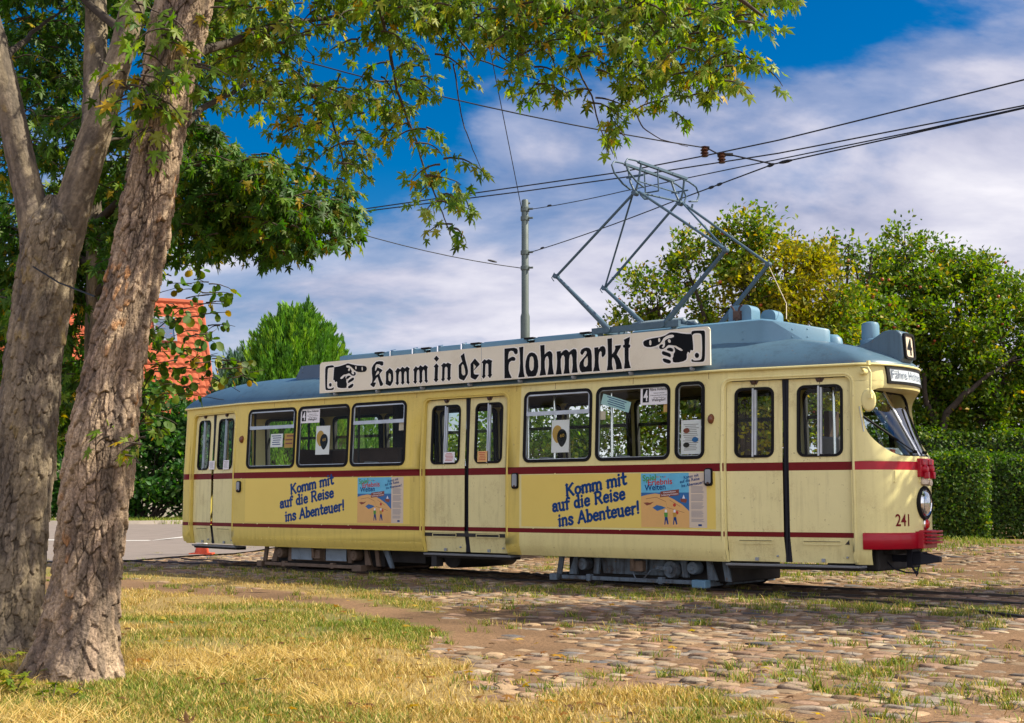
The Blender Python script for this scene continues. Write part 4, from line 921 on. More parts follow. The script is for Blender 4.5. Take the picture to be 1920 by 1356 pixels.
# row of resistor boxes along the middle of the roof
cuts = [(637, 708), (719, 795), (807, 888), (902, 988), (1002, 1093)]
for i, (a, c) in enumerate(cuts):
    ua = S(a, 663 - (a - 637) * .084, .66)[0]; uc = S(c, 663 - (c - 637) * .084, .66)[0]
    m = MB(); m.box(ua, uc, .66, 1.54, 3.26, 3.49); m.box(ua + .02, uc - .02, .70, 1.50, 3.49, 3.505)
    bx = vent('resistor_box', m, M['box'])
    m = MB(); m.box(uc + .01, uc + .10, .72, .82, 3.36, 3.47); m.box(uc - .03, uc + .14, .62, .70, 3.475, 3.50); m.tube([(uc, .68, 3.40), (uc + .05, .66, 3.36), (uc + .1, .68, 3.40)], .016, 7); m.tube([(uc, .68, 3.45), (uc + .1, .68, 3.45)], .012, 7)
    m.build('connector', M['black'], bx)
    if i in (1, 2):
        for k in (.2, .75):
            m = MB(); m.tube([(ua + (uc - ua) * k, .63, 3.27), (ua + (uc - ua) * k, .63, 3.50), (ua + (uc - ua) * k, .75, 3.52)], .014, 7); m.build('strap', M['chrome'], bx, smooth=50)
m = MB()
m.add([(-8.5, .55, 3.13), (-6.6, .55, 3.2), (-6.6, 1.65, 3.2), (-8.5, 1.65, 3.13), (-8.42, .62, 3.385), (-6.6, .62, 3.385), (-6.6, 1.58, 3.385), (-8.42, 1.58, 3.385)],
      [(0, 3, 2, 1), (4, 5, 6, 7), (0, 1, 5, 4), (1, 2, 6, 5), (2, 3, 7, 6), (3, 0, 4, 7)])
for k in range(3): m.lathe([(.0, -.008), (.012, -.008), (.012, .005)], (-8.35, .585, 3.2 + k * .07), 'y', 8)
vent('roof_hatch', m, M['roofdark'], 'dark slate box at the rear of the roof')
pl = [(-1.7, .58), (.26, .58), (.40, .63), (.92, 1.02), (.95, 1.1), (.92, 1.18), (.40, 1.57), (.26, 1.62), (-1.7, 1.62)]
m = MB()
def fz(u, top): return (3.425 - .14 * max(0, u - .3) / .65) if top else 3.10
m.grid([[(u, w, 3.0) for u, w in pl], [(u, w, fz(u, 1)) for u, w in pl], [(u * .985, 1.1 + (w - 1.1) * .95, fz(u, 1) + .022) for u, w in pl], [(u * .9 - .02, 1.1 + (w - 1.1) * .3, fz(u, 1) + .03) for u, w in pl]], 0, True)
for u, w in ((.0, .575), (.0, .575), (.6, .77), (.75, .885)):
    for z in (3.2, 3.3): m.lathe([(0, -.006), (.011, -.006), (.011, .004)], (u, w, z), 'y', 8)
vent('equipment_cover', m, M['box'], 'long blue cover ahead of the pantograph', .012)
for u0, u1, w0, w1, z1 in ((-.40, -.06, .92, 1.16, 3.70), (-.12, .10, 1.28, 1.50, 3.66)):
    m = MB(); m.poly([rrect(u0, u1, 3.40, z1, .02, 6, .09)], lambda a, c, d: (a, w0 + d, c), depth=w1 - w0); m.poly([rrect(u0, u1, 3.40, z1, .02, 6, .09)], lambda a, c, d: (a, w1, c))
    vent('roof_cabinet', m, M['box'], None, .01)
m = MB(); m.box(-.30, -.20, .86, .92, 3.50, 3.62); m.tube([(-.27, .88, 3.58), (-.30, .86, 3.66), (-.33, .86, 3.69)], .014, 6); m.tube([(-.23, .88, 3.58), (-.20, .86, 3.66), (-.16, .86, 3.69)], .014, 6); m.lathe([(.0, 3.41), (.04, 3.43), (.022, 3.48), (.035, 3.52), (.0, 3.54)], (-.25, .87, 0), n=10)
vent('lightning_arrester', m, M['ceramic'], None, 0)
m = MB(); m.lathe([(.125, 3.0), (.125, 3.12), (.108, 3.13), (.108, 3.30), (.095, 3.335), (.04, 3.35), (0.001, 3.352)], (1.50, 1.1, 0), n=26); vent('vent_pot', m, M['box'], 'round blue vent pot above the driver', 0)
m = MB(); m.lathe([(.13, 3.12), (.12, 3.20), (.08, 3.25), (.0, 3.265)], (.86, 1.3, 0), n=20, sx=1.3); vent('vent_dome', m, M['box'], None, 0)
m = MB()
for u in (-9.0, -8.85): m.lathe([(.10, 3.12), (.09, 3.17), (.0, 3.185)], (u, .72, 0), n=16)
vent('vent_dome', m, M['alu'], None, 0)

# route number box on the brow
nb = MB(); nw = .165
prof = [(1.18, 3.03), (1.36, 3.04), (1.52, 3.075), (1.64, 3.14), (1.72, 3.19), (1.80, 3.21), (1.92, 3.20), (1.965, 3.15), (1.985, 2.87), (1.95, 2.80), (1.6, 2.80), (1.18, 2.80)]
nb.poly([prof], lambda a, c, d: (a, 1.1 - nw + d, c), depth=2 * nw); nb.poly([prof], lambda a, c, d: (a, 1.1 + nw, c))
number_box = nb.build('route_number_box', M['roof'], tram, smooth=40, bevel=.025)
def nface(a, c, d): return (1.995 - .0645 * (c - 2.87) - d, 1.1 + a, c)
m = MB(); m.poly([rrect(-.15, .15, 2.845, 3.165, .05), rrect(-.118, .118, 2.875, 3.135, .04)], lambda a, c, d: nface(a, c, d - .022), depth=.03); m.build('frame', M['black'], number_box, smooth=30)
m = MB(); m.poly([rrect(-.12, .12, 2.87, 3.14, .04)], lambda a, c, d: nface(a, c, -.006)); m.build('panel', M['column'], number_box)

# ---- lettering tools
_txt = {}
def text2d(s, size=1.0, offset=0.0, shear=0.0, sx=1.0):
    cu = bpy.data.curves.new('t', 'FONT'); cu.body = s; cu.size = 1; cu.offset = offset; cu.shear = shear; cu.resolution_u = 3; cu.fill_mode = 'FRONT'
    o = bpy.data.objects.new('t', cu); C.objects.link(o); bpy.context.view_layer.update()
    me = bpy.data.meshes.new_from_object(o.evaluated_get(bpy.context.evaluated_depsgraph_get()))
    vs = [(v.co.x * size * sx, v.co.y * size) for v in me.vertices]; fs = [tuple(p.vertices) for p in me.polygons]
    bpy.data.objects.remove(o); bpy.data.curves.remove(cu); bpy.data.meshes.remove(me)
    return vs, fs
def put_text(mb, s, fn, x0, y0, x1, y1, height, offset=0.0, m=0, shear=0.0):
    """writes s from baseline start (x0, y0) to baseline end (x1, y1), capitals `height` tall"""
    vs, fs = text2d(s, 1.0, offset, shear)
    w0 = min(v[0] for v in vs); w1 = max(v[0] for v in vs); ln = math.hypot(x1 - x0, y1 - y0); ca, sa = (x1 - x0) / ln, (y1 - y0) / ln
    out = []
    for x, y in vs:
        a = (x - w0) / (w1 - w0) * ln; h = y / 0.70 * height
        out.append(fn(x0 + a * ca - h * sa * 0.6, y0 + a * sa + h, 0))
    mb.add(out, fs, m)
SLAB = {'K': (.80, [[(.13, 0), (.13, 1)], [(.64, 1), (.15, .44)], [(.30, .58), (.68, 0)]], [(.13, 0), (.13, 1), (.64, 1), (.68, 0)]),
 'o': (.62, 'O.31,.33,.22,.29', []),
 'm': (.92, [[(.12, 0), (.12, .64)], [(.12, .46), (.22, .62), (.36, .64), (.46, .50), (.46, 0)], [(.46, .46), (.56, .62), (.70, .64), (.80, .50), (.80, 0)]], [(.12, 0), (.46, 0), (.80, 0), (.07, .64)]),
 'i': (.34, [[(.16, 0), (.16, .64)], [(.16, .88), (.16, .92)]], [(.16, 0), (.11, .64)]),
 't': (.46, [[(.2, .95), (.2, .16), (.28, .03), (.42, .08)], [(.04, .64), (.40, .64)]], []),
 'a': (.60, [[(.10, .50), (.18, .63), (.34, .64), (.44, .54), (.44, .08), (.54, .02)], [(.44, .38), (.24, .38), (.10, .26), (.11, .08), (.26, .01), (.44, .14)]], []),
 'u': (.66, [[(.03, .64), (.14, .64), (.14, .18), (.22, .03), (.36, .02), (.50, .16)], [(.40, .64), (.50, .64), (.50, 0), (.58, 0)]], []),
 'f': (.46, [[(.46, .90), (.36, .99), (.24, .94), (.20, .80), (.20, 0)], [(.04, .64), (.40, .64)]], [(.2, 0)]),
 'd': (.64, [[(.36, 1), (.48, 1), (.48, 0), (.56, 0)], 'O.28,.32,.19,.29'], []),
 'e': (.60, [[(.12, .34), (.50, .36), (.46, .56), (.32, .64), (.16, .56), (.09, .32), (.16, .08), (.32, .01), (.50, .12)]], []),
 'R': (.80, [[(.13, 0), (.13, 1)], [(.13, 1), (.46, 1), (.60, .88), (.60, .66), (.46, .52), (.13, .5)], [(.38, .5), (.68, 0)]], [(.13, 0), (.10, 1), (.68, 0)]),
 's': (.54, [[(.44, .52), (.36, .63), (.18, .64), (.10, .52), (.17, .40), (.36, .29), (.45, .16), (.35, .02), (.16, .01), (.08, .14)]], []),
 'n': (.64, [[(.12, 0), (.12, .64)], [(.12, .46), (.22, .62), (.38, .64), (.48, .50), (.48, 0)]], [(.12, 0), (.48, 0), (.07, .64)]),
 'A': (.82, [[(.08, 0), (.40, 1), (.72, 0)], [(.20, .34), (.60, .34)]], [(.08, 0), (.72, 0)]),
 'b': (.62, [[(.06, 1), (.14, 1), (.14, 0)], 'O.34,.32,.19,.29'], []),
 'r': (.50, [[(.14, 0), (.14, .64)], [(.14, .44), (.26, .61), (.42, .62)]], [(.14, 0), (.09, .64)]),
 '!': (.30, [[(.15, 1), (.14, .30)], [(.14, .06), (.14, .08)]], []), ' ': (.40, [], [])}
def slab(mb, s, fn, x0, y0, x1, y1, height, th=.215, m=0):
    tot = sum(SLAB[c][0] for c in s); ln = math.hypot(x1 - x0, y1 - y0); ca, sa = (x1 - x0) / ln, (y1 - y0) / ln; kx = ln / tot
    cur = 0; idx = 0
    for c in s:
        adv, st, sf = SLAB[c]
        if isinstance(st, str): st = [st]
        segs = []
        for q in st:
            if isinstance(q, str):
                cx, cy, rx, ry = map(float, q[1:].split(','))
                q = [(cx + rx * math.cos(k * math.pi / 8), cy + ry * math.sin(k * math.pi / 8)) for k in range(17)]
            segs.append((q, th))
        for x, y in sf: segs.append(([(x - .11, y + (.045 if y < .1 else -.045)), (x + .11, y + (.045 if y < .1 else -.045))], .10))
        for q, w in segs:
            for k in range(len(q)):
                pts = []
                x, y = q[k]
                polys = [[(x + w / 2 * math.cos(a * math.pi / 4), y + w / 2 * math.sin(a * math.pi / 4)) for a in range(8)]]
                if k + 1 < len(q):
                    x2, y2 = q[k + 1]; d = math.hypot(x2 - x, y2 - y); nx_, ny_ = -(y2 - y) / d * w / 2, (x2 - x) / d * w / 2
                    polys.append([(x + nx_, y + ny_), (x - nx_, y - ny_), (x2 - nx_, y2 - ny_), (x2 + nx_, y2 + ny_)])
                for pl_ in polys:
                    idx += 1
                    mb.add([fn(x0 + (cur + a) * kx * ca - h * height * sa * .5, y0 + (cur + a) * kx * sa + h * height, -(idx % 9) * .00012) for a, h in pl_], [tuple(range(len(pl_)))], m)
        cur += adv
def nf(off):          # maps (u, z, back) to the near side skin
    return lambda a, c, d: near(a, c, off - d)

m = MB(); put_text(m, '4', lambda a, c, d: nface(a, c, -.010), -.065, 2.905, .075, 2.905, .20, .02); m.build('numeral', M['ink'], number_box)

# ---- flea market board
board = MB()
SB = [(-7.235, 2.825), (-.115, 2.825), (-.115, 3.285)] + [(-.175 + .06 * math.cos(R(a)), 3.255 + .06 * math.sin(R(a))) for a in range(0, 91, 15)] + [(-7.175 - .06 * math.sin(R(a)), 3.255 + .06 * math.cos(R(a))) for a in range(0, 91, 15)]
def sf(off): return lambda a, c, d: (a, -.05 - off + d, c)
board.poly([SB], sf(0), depth=.022); board.poly([SB], lambda a, c, d: (a, -.028, c))
board.box(-3.872, -3.866, -.0508, -.049, 2.83, 3.31, 1)
for u in np.linspace(-6.9, -.4, 8):
    board.lathe([(0, -.014), (.014, -.012), (.014, .01)], (u, -.05, 2.80), 'y', 8, 1); board.box(u - .012, u + .012, -.05, .03, 2.775, 2.81, 1)
sign = board.build('sign_board', [M['board'], M['grey']], tram, smooth=30)
sign['label'] = 'long off-white board lettered in black along the roof edge'
m = MB(); m.box(-7.1, -.25, -.03, .3, 2.845, 2.86); 
for u in (-6.8, -5.2, -3.6, -2.0, -.5): m.tube([(u, -.03, 3.2), (u, .5, 3.16)], .014, 6)
m.build('bracket', M['dark'], sign)
def grow(loop, d):
    p = np.array(loop); q = np.roll(p, -1, 0) - np.roll(p, 1, 0); q = q / np.maximum(np.linalg.norm(q, axis=1, keepdims=True), 1e-9)
    area = np.sum(p[:, 0] * np.roll(p[:, 1], -1) - np.roll(p[:, 0], -1) * p[:, 1])
    s = 1 if area > 0 else -1
    return [tuple(v) for v in p + np.c_[q[:, 1], -q[:, 0]] * s * d]
ink, rim = MB(), MB()
for k, loops in SIGN.items():
    lp = [[(a / 1000, c / 1000) for a, c in l] for l in loops]
    ink.poly(lp, sf(.0035))
    rim.poly([grow(lp[0], .017)] + [grow(l, -.008) for l in lp[1:]], sf(.0015))
rim.build('letter_edge', M['boardrim'], sign)
ink.build('lettering', M['ink'], sign)['label'] = 'Komm in den Flohmarkt between two pointing hands'

# ---- windows on the near side
def ring(mb, u0, u1, z0, z1, r, wd, fn, off, depth, m=0):
    mb.poly([rrect(u0, u1, z0, z1, r), rrect(u0 + wd, u1 - wd, z0 + wd, z1 - wd, max(.02, r - wd))], lambda a, c, d: fn(a, c, off - d), m, depth)
for i, (p, q, sash) in enumerate(WINS):
    m = MB(); ring(m, p - .008, q + .008, WZ0 - .008, WZ1 + .008, .108, .042, near, .012, .05)
    wn = m.build('window', M['black'], tram, smooth=40)
    m = MB(); m.poly([rrect(p + .03, q - .03, WZ0 + .03, WZ1 - .03, .07)], nf(-.012)); m.build('pane', M['glass'], wn)
    m = MB()
    if sash:
        zs = 2.305
        m.poly([rrect(p + .036, q - .036, zs, zs + .052, .006)], nf(.006), depth=.03)
        m.poly([rrect(p + .036, q - .036, zs + .04, WZ1 - .034, .03), rrect(p + .055, q - .055, zs + .055, WZ1 - .055, .025)], nf(.004), depth=.02)
    ring(m, p + .033, q - .033, WZ0 + .033, WZ1 - .033, .07, .010, near, -.002, .02)
    m.build('sash', M['alu'], wn, smooth=30)
# far side windows
for p, q, _ in FW:
    m = MB(); ring(m, p, q, WZ0, WZ1, .1, .04, far, .01, .06); m.poly([rrect(p + .02, q - .02, 2.24, 2.29, .005)], lambda a, c, d: far(a, c, -.01 + d), depth=.03)
    m.poly([rrect(p, q, WZ0, WZ1, .1), rrect(p + .05, q - .05, WZ0 + .04, WZ1 - .05, .06)], lambda a, c, d: far(a, c, -.05 - d), depth=.02)
    wn = m.build('window', M['dark'], tram)
    m = MB(); m.poly([rrect(p + .03, q - .03, WZ0 + .03, WZ1 - .03, .07)], lambda a, c, d: far(a, c, -.012)); m.build('pane', M['glass'], wn)

m = MB()
for ta, tb in ((-78, -30), (-26, 26), (30, 78)): m.grid([[tail(R(t), z, -.02) for t in np.linspace(ta, tb, 8)] for z in (1.69, 2.61)])
m.build('rear_window', M['glass'], tram, smooth=60)

# ---- doors, two leaves each
def leafdoor(u0, u1, gu, mt, side):
    """one folding leaf: panel with window, bar, seam, handle slot"""
    fo = nf(-.055)
    m = MB(); mid = (u0 + u1) / 2
    wl, wr, w0, w1 = u0 + .115, u1 - .115, 1.675, 2.52
    for a, c in ((.40, .70), (.70, .76), (.76, 1.50), (1.50, 1.60)):
        m.quad(fo(u0, a, 0), fo(u1, a, 0), fo(u1, c, 0), fo(u0, c, 0), 1 if (a, c) in ((.70, .76), (1.50, 1.60)) else 0)
    m.poly([[(u0, 1.60), (u1, 1.60), (u1, DT - .01), (u0, DT - .01)], rrect(wl, wr, w0, w1, .085)], fo, 0)
    m.poly([rrect(mid - .0035, mid + .0035, .41, 1.655, .001)], nf(-.0535), 2); m.poly([rrect(mid - .0035, mid + .0035, 2.54, DT - .02, .001)], nf(-.0535), 2)
    d = m.build('door_leaf', [mt, M['red'], M['dark']], tram)
    m = MB(); ring(m, wl - .012, wr + .012, w0 - .012, w1 + .012, .095, .032, near, -.043, .03); fr = m.build('window_frame', M['black'], d, smooth=40)
    m = MB(); m.poly([rrect(wl + .01, wr - .01, w0 + .01, w1 - .01, .07)], nf(-.065)); m.build('pane', M['glass'], d)
    m = MB(); m.poly([rrect(mid - .026, mid - .003, w0, w1, .004)], nf(-.042), depth=.03); m.poly([rrect(mid + .003, mid + .026, w0, w1, .004)], nf(-.046), depth=.03); m.build('bar', M['alu'], d)
    m = MB(); k = (u1 - u0) * .30
    m.poly([rrect(mid - k, mid + k, .615, .665, .006), rrect(mid - k + .008, mid + k - .008, .623, .657, .004)], nf(-.050), 0, .006)
    m.poly([rrect(mid - k + .008, mid + k - .008, .651, .657, .002)], nf(-.054), 1); m.build('handle_slot', [mt, M['dark']], d)
    m = MB(); m.box(mid - .02, mid + .02, near(mid, .43)[1] + .035, near(mid, .43)[1] + .06, .41, .45); m.build('hinge', M['grey'], d)
    m = MB(); m.lathe([(0, -.015), (.012, -.012), (.012, .01)], (u1 - .09, near(u1 - .09, .46)[1] + .05, .47), 'y', 8); m.build('screw', M['grey'], d)
    m = MB(); m.poly([[(mid - .055, DT - .01), (mid + .055, DT - .01), (mid + .03, DT - .055), (mid - .03, DT - .055)]], nf(-.045), depth=.012); m.lathe([(0, -.02), (.02, -.015), (.024, .01)], (mid, near(mid, DT - .03)[1] + .04, DT - .028), 'y', 10); m.build('latch', M['ceramic'], d)
for i, ((p, q), g) in enumerate(zip(DOORS, (-10.18, -4.235, .765))):
    mt = M['door']; h = .038
    leafdoor(p + .006, g - h, p, mt, 0); leafdoor(g + h, q - .006, q, mt, 1)
    m = MB()
    m.poly([rrect(g - h + .002, g - .003, .40, DT - .012, .004)], nf(-.040), depth=.03); m.poly([rrect(g + .003, g + h - .002, .40, DT - .012, .004)], nf(-.043), depth=.03)
    m.build('door_seal', M['darkbar'], tram)
    m = MB()
    for a, c, o1, z0, z1, k in ((p - .03, q + .03, .012, .345, .372, 0), (p - .03, q + .03, -.02, .31, .345, 1)):
        m.add([near(a, z0, o1)[:2] + (z0,), near(c, z0, o1)[:2] + (z0,), near(c, .5, -.3)[:2] + (z0,), near(a, .5, -.3)[:2] + (z0,), near(a, z1, o1)[:2] + (z1,), near(c, z1, o1)[:2] + (z1,), near(c, .5, -.3)[:2] + (z1,), near(a, .5, -.3)[:2] + (z1,)],
              [(0, 3, 2, 1), (4, 5, 6, 7), (0, 1, 5, 4), (1, 2, 6, 5), (2, 3, 7, 6), (3, 0, 4, 7)], k)
    m.build('step', [M['grey'], M['dark']], tram, bevel=.006)

# ---- small fittings on the near side
def hood(u, z, w=.055, h=.22):
    m = MB(); m.poly([rrect(u - w, u + w, z - h / 2, z + h / 2, .035)], nf(.028), depth=.03); o = m.build('release_box', M['black'], tram, smooth=30)
    m = MB(); m.poly([rrect(u - w + .015, u + w - .015, z - h / 2 + .03, z + h / 2 - .015, .022)], nf(.034), depth=.006); m.build('cover', M['grey'], o, smooth=30)
    m = MB(); m.lathe([(0, -.006), (.016, -.005), (.018, .004)], (u, near(u, z)[1] - .036, z - h / 2 + .035), 'y', 10); m.build('knob', M['ceramic'], o)
hood(-9.21, 1.365, .05, .19); hood(-3.285, 1.41); hood(-.19, 1.43)
for u in (-9.19, -.16):
    m = MB(); m.lathe([(.0, -.055), (.022, -.05), (.036, -.03), (.040, 0), (.046, .0), (.046, .01)], (u, near(u, 2.15)[1], 2.15), 'y', 14, sy=1.5); m.build('side_lamp', M['amber'], tram, smooth=60)

# ---- adverts on the near side
def advert(u0, u1, px0):
    m = MB(); m.poly([[(u0, .785), (u1, .785), (u1, 1.488), (u0, 1.488)]], nf(.0015)); return m.build('advert_film', M['advert'], tram)
ads = ((-9.05, -5.30, [('Komm mit', (-7.93, 1.235), (-6.93, 1.395), .155), ('auf die Reise', (-8.18, 1.01), (-6.92, 1.19), .155), ('ins Abenteuer!', (-8.05, .80), (-6.68, .99), .155)], (-6.40, -5.68, -5.43)),
       (-3.18, -.10, [('Komm mit', (-2.41, 1.195), (-1.42, 1.35), .155), ('auf die Reise', (-2.64, .985), (-1.44, 1.16), .155), ('ins Abenteuer!', (-2.54, .79), (-1.22, .975), .155)], (-1.20, -.48, -.225)))
for u0, u1, lines, (pa, pb, pc) in ads:
    ad = advert(u0, u1, 0)
    m = MB()
    for s, a, c, h in lines: slab(m, s, nf(.003), a[0], a[1], c[0], c[1], h)
    m.build('slogan', M['blue'], ad)['label'] = 'blue slanting words Komm mit auf die Reise ins Abenteuer!'
    # poster
    po = MB(); z0, z1 = .80, 1.487
    def X(t): return pa + (pb - pa) * t
    def Z(t): return z0 + (z1 - z0) * t
    po.poly([[(pa, Z(.64)), (pb, Z(.64)), (pb, z1), (pa, z1)]], nf(.003), 0)
    po.poly([[(pa, Z(.3)), (pb, Z(.3)), (pb, Z(.64)), (pa, Z(.64))]], nf(.003), 1)
    po.poly([[(pa, z0), (pb, z0), (pb, Z(.30)), (X(.86), Z(.42)), (X(.68), Z(.52)), (X(.5), Z(.595)), (X(.3), Z(.625)), (X(.12), Z(.60)), (pa, Z(.57))]], nf(.0034), 2)
    po.poly([[(pb, z0), (pc, z0), (pc, z1), (pb, z1)]], nf(.003), 3)
    po.poly([[(X(.40), Z(.55)), (X(.79), Z(.59)), (X(.80), Z(.70)), (X(.41), Z(.66))]], nf(.004), 4)
    # a ship, a whale, a bird, walkers, signposts on the sand
    po.poly([[(X(.83), Z(.47)), (X(.94), Z(.45)), (X(.96), Z(.52)), (X(.82), Z(.53))]], nf(.004), 4); po.poly([[(X(.86), Z(.53)), (X(.92), Z(.53)), (X(.89), Z(.60))]], nf(.004), 5)
    po.poly([[(X(.24), Z(.36)), (X(.34), Z(.30)), (X(.44), Z(.33)), (X(.52), Z(.36)), (X(.44), Z(.39)), (X(.33), Z(.41))]], nf(.0038), 1)
    po.poly([[(X(.05), Z(.45)), (X(.12), Z(.40)), (X(.20), Z(.42)), (X(.27), Z(.47)), (X(.18), Z(.45)), (X(.13), Z(.46))]], nf(.0038), 4)
    for x, c in ((.52, 6), (.70, 7)):
        po.poly([[(X(x - .035), Z(.05)), (X(x - .015), Z(.05)), (X(x), Z(.14)), (X(x + .03), Z(.05)), (X(x + .055), Z(.06)), (X(x + .03), Z(.2)), (X(x - .02), Z(.2))]], nf(.004), 8)
        po.poly([[(X(x - .03), Z(.19)), (X(x + .035), Z(.19)), (X(x + .04), Z(.27)), (X(x - .04), Z(.27))]], nf(.0043), c)
        po.poly([[(X(x - .022), Z(.275)), (X(x + .022), Z(.275)), (X(x + .02), Z(.325)), (X(x - .02), Z(.325))]], nf(.004), 2 if 0 else 5)
    for x, zc in ((.75, .27), (.70, .41)): po.poly([[(X(x) + .022 * math.cos(a), Z(zc) + .022 * math.sin(a)) for a in np.linspace(0, 6.28, 13)[:-1]]], nf(.004), 9)
    for x0_, z0_, x1_, z1_ in ((.1, .52, .32, .55), (.32, .55, .52, .47), (.52, .47, .55, .36), (.55, .36, .9, .27), (.6, .5, .82, .38)):
        po.poly([[(X(x0_), Z(z0_)), (X(x1_), Z(z1_)), (X(x1_), Z(z1_) + .005), (X(x0_), Z(z0_) + .005)]], nf(.0036), 4)
    for k in range(5): po.poly([[(X(.34 + k * .042) + .009 * math.cos(a), Z(.93) + .009 * math.sin(a)) for a in np.linspace(0, 6.28, 9)[:-1]]], nf(.004), (9, 7, 6, 8, 9)[k])
    # column of small print
    zz_ = Z(.74); k = 0
    while zz_ > Z(.10):
        k += 1; wdt = .85 if k % 7 else .5
        if k % 7: po.poly([[(pb + .03, zz_), (pb + .03 + (pc - pb - .06) * rng.uniform(.7, 1), zz_), (pb + .03 + (pc - pb - .06) * .9, zz_ + .007), (pb + .03, zz_ + .007)]], nf(.0035), 10)
        zz_ -= .0145
    po.poly([[(X(1.18), Z(.03)), (X(1.25), Z(.03)), (X(1.25), Z(.065)), (X(1.18), Z(.065))]], nf(.004), 8)
    poster = po.build('poster', [M['skyprint'], M['seaprint'], M['sandprint'], M['column'], M['brownprint'], M['white'], M['greenprint'], M['gold'], M['blue'], M['redprint'], M['greytext']], tram)
    poster['label'] = 'printed poster of a coast with sand, sea and a pale text column'
    for s, mt, a, c, h in (('Spiel', 'greenprint', (.04, .855), (.32, .875), .075), ('Erlebnis', 'redprint', (.15, .775), (.66, .80), .075), ('Welten', 'blue', (.08, .675), (.52, .70), .075)):
        m = MB(); put_text(m, s, nf(.0045), X(a[0]), Z(a[1]), X(c[0]), Z(c[1]), h, .018); m.build('title', M[mt], poster)
    m = MB()
    for s, a, c in (('Komm mit', (.90, .885), (1.20, .935)), ('auf die Reise', (.82, .81), (1.22, .87)), ('ins Abenteuer!', (.85, .735), (1.30, .80))):
        put_text(m, s, nf(.0045), X(a[0]), Z(a[1]), X(c[0]), Z(c[1]), .038, .02)
    m.build('slogan', M['blue'], poster)
    m = MB(); put_text(m, 'Ostseeküste', nf(.0048), X(.47), Z(.625), X(.73), Z(.650), .020, .008); put_text(m, 'Schleswig-Holstein', nf(.0048), X(.43), Z(.575), X(.78), Z(.608), .020, .008); m.build('caption', M['white'], poster)

# ---- papers behind the panes
def paper(px0, py0, px1, py1, name='notice', mt='white', label=None, off=-.030):
    a, z1 = S(px0, py0); c, z0 = S(px1, py1)
    m = MB(); m.poly([[(a, z0), (c, z0), (c, z1), (a, z1)]], nf(off), depth=.004); o = m.build(name, M[mt], tram)
    if label: o['label'] = label
    return o, a, c, z0, z1
def route_card(px0, py0, px1, py1):
    o, a, c, z0, z1 = paper(px0, py0, px1, py1, 'route_card', 'white', 'white card with a 4 on black, Fähre Holtenau and Wellingdorf', -.008)
    w, h = c - a, z1 - z0; f = nf(-.0065)
    m = MB(); m.poly([[(a + w * .08, z0 + h * .14), (a + w * .30, z0 + h * .14), (a + w * .30, z0 + h * .88), (a + w * .08, z0 + h * .88)]], f)
    put_text(m, 'Fähre Holtenau', nf(-.006), a + w * .34, z0 + h * .74, a + w * .94, z0 + h * .76, h * .15, .012); put_text(m, 'Wellingdorf', nf(-.006), a + w * .40, z0 + h * .17, a + w * .88, z0 + h * .19, h * .15, .012)
    for k, (x0, x1) in enumerate(((.46, .84), (.36, .92), (.46, .84))):
        put_text(m, ('Holtenauer Brücke', 'Hauptbahnhof', 'Gaarden Werftpark')[k], nf(-.006), a + w * x0, z0 + h * (.59 - k * .12), a + w * x1, z0 + h * (.59 - k * .12), h * .06, .005)
    m.build('print', M['ink'], o)
    m = MB(); put_text(m, '4', nf(-.0035), a + w * .115, z0 + h * .22, a + w * .265, z0 + h * .22, h * .58, .02); m.build('numeral', M['white'], o)
route_card(559.5, 767.5, 595, 792); route_card(1197, 725, 1251, 757)
def balloons(px0, py0, px1, py1):
    o, a, c, z0, z1 = paper(px0, py0, px1, py1, 'balloon_poster', 'white', 'white poster with a gold and a black balloon'); w, h = c - a, z1 - z0
    for mt, cx, cz, k in (('gold', .33, .60, 0), ('ink', .60, .48, 1)):
        m = MB(); pts = [(a + w * cx + w * .28 * math.cos(t) * (1 if math.sin(t) > 0 else 1 - .35 * abs(math.sin(t)) ** 2), z0 + h * cz + h * (.24 if math.sin(t) > 0 else .31) * math.sin(t)) for t in np.linspace(0, 6.283, 29)[:-1]]
        m.poly([pts], nf(-.0285 + .001 * k)); bl = m.build('balloon', M[mt], o)
    m = MB(); put_text(m, '60', nf(-.0268), a + w * .50, z0 + h * .46, a + w * .74, z0 + h * .48, h * .10, .01); m.build('numeral', M['gold'], o)
balloons(588, 799, 613, 852); balloons(1030, 788, 1063, 848)
def printed(px0, py0, px1, py1, mt='white', ink='greytext', rows=9, tilt=0, label=None):
    a, zt = S(px0, py0); c, zb = S(px1, py1); ca, sa = math.cos(tilt), math.sin(tilt); cx, cz = (a + c) / 2, (zt + zb) / 2
    def f(off):
        def g(x, z, d): return near(cx + (x - cx) * ca - (z - cz) * sa, cz + (x - cx) * sa + (z - cz) * ca, off - d)
        return g
    m = MB(); m.poly([[(a, zb), (c, zb), (c, zt), (a, zt)]], f(-.03), depth=.003); o = m.build('notice', M[mt], tram)
    if label: o['label'] = label
    m = MB(); w, h = c - a, zt - zb
    for k in range(rows):
        z = zt - h * (.12 + .8 * k / rows); x0 = a + w * rng.uniform(.1, .25); x1 = c - w * rng.uniform(.1, .25); t_ = h / rows * .3
        m.poly([[(x0, z - t_), (x1, z - t_), (x1, z), (x0, z)]], f(-.028))
    m.build('print', M[ink], o); return o, a, c, zb, zt, f
o, a, c, zb, zt, f = printed(1273, 788, 1311, 851, rows=15, label='white notice with three small oval pictures')
for x, z, k in ((.28, .69, 'brownprint'), (.72, .42, 'seaprint'), (.28, .27, 'dark')):
    m = MB(); m.poly([[(a + (c - a) * (x + .16 * math.cos(t)), zb + (zt - zb) * (z + .075 * math.sin(t))) for t in np.linspace(0, 6.283, 19)[:-1]]], f(-.026)); m.build('picture', M[k], o)
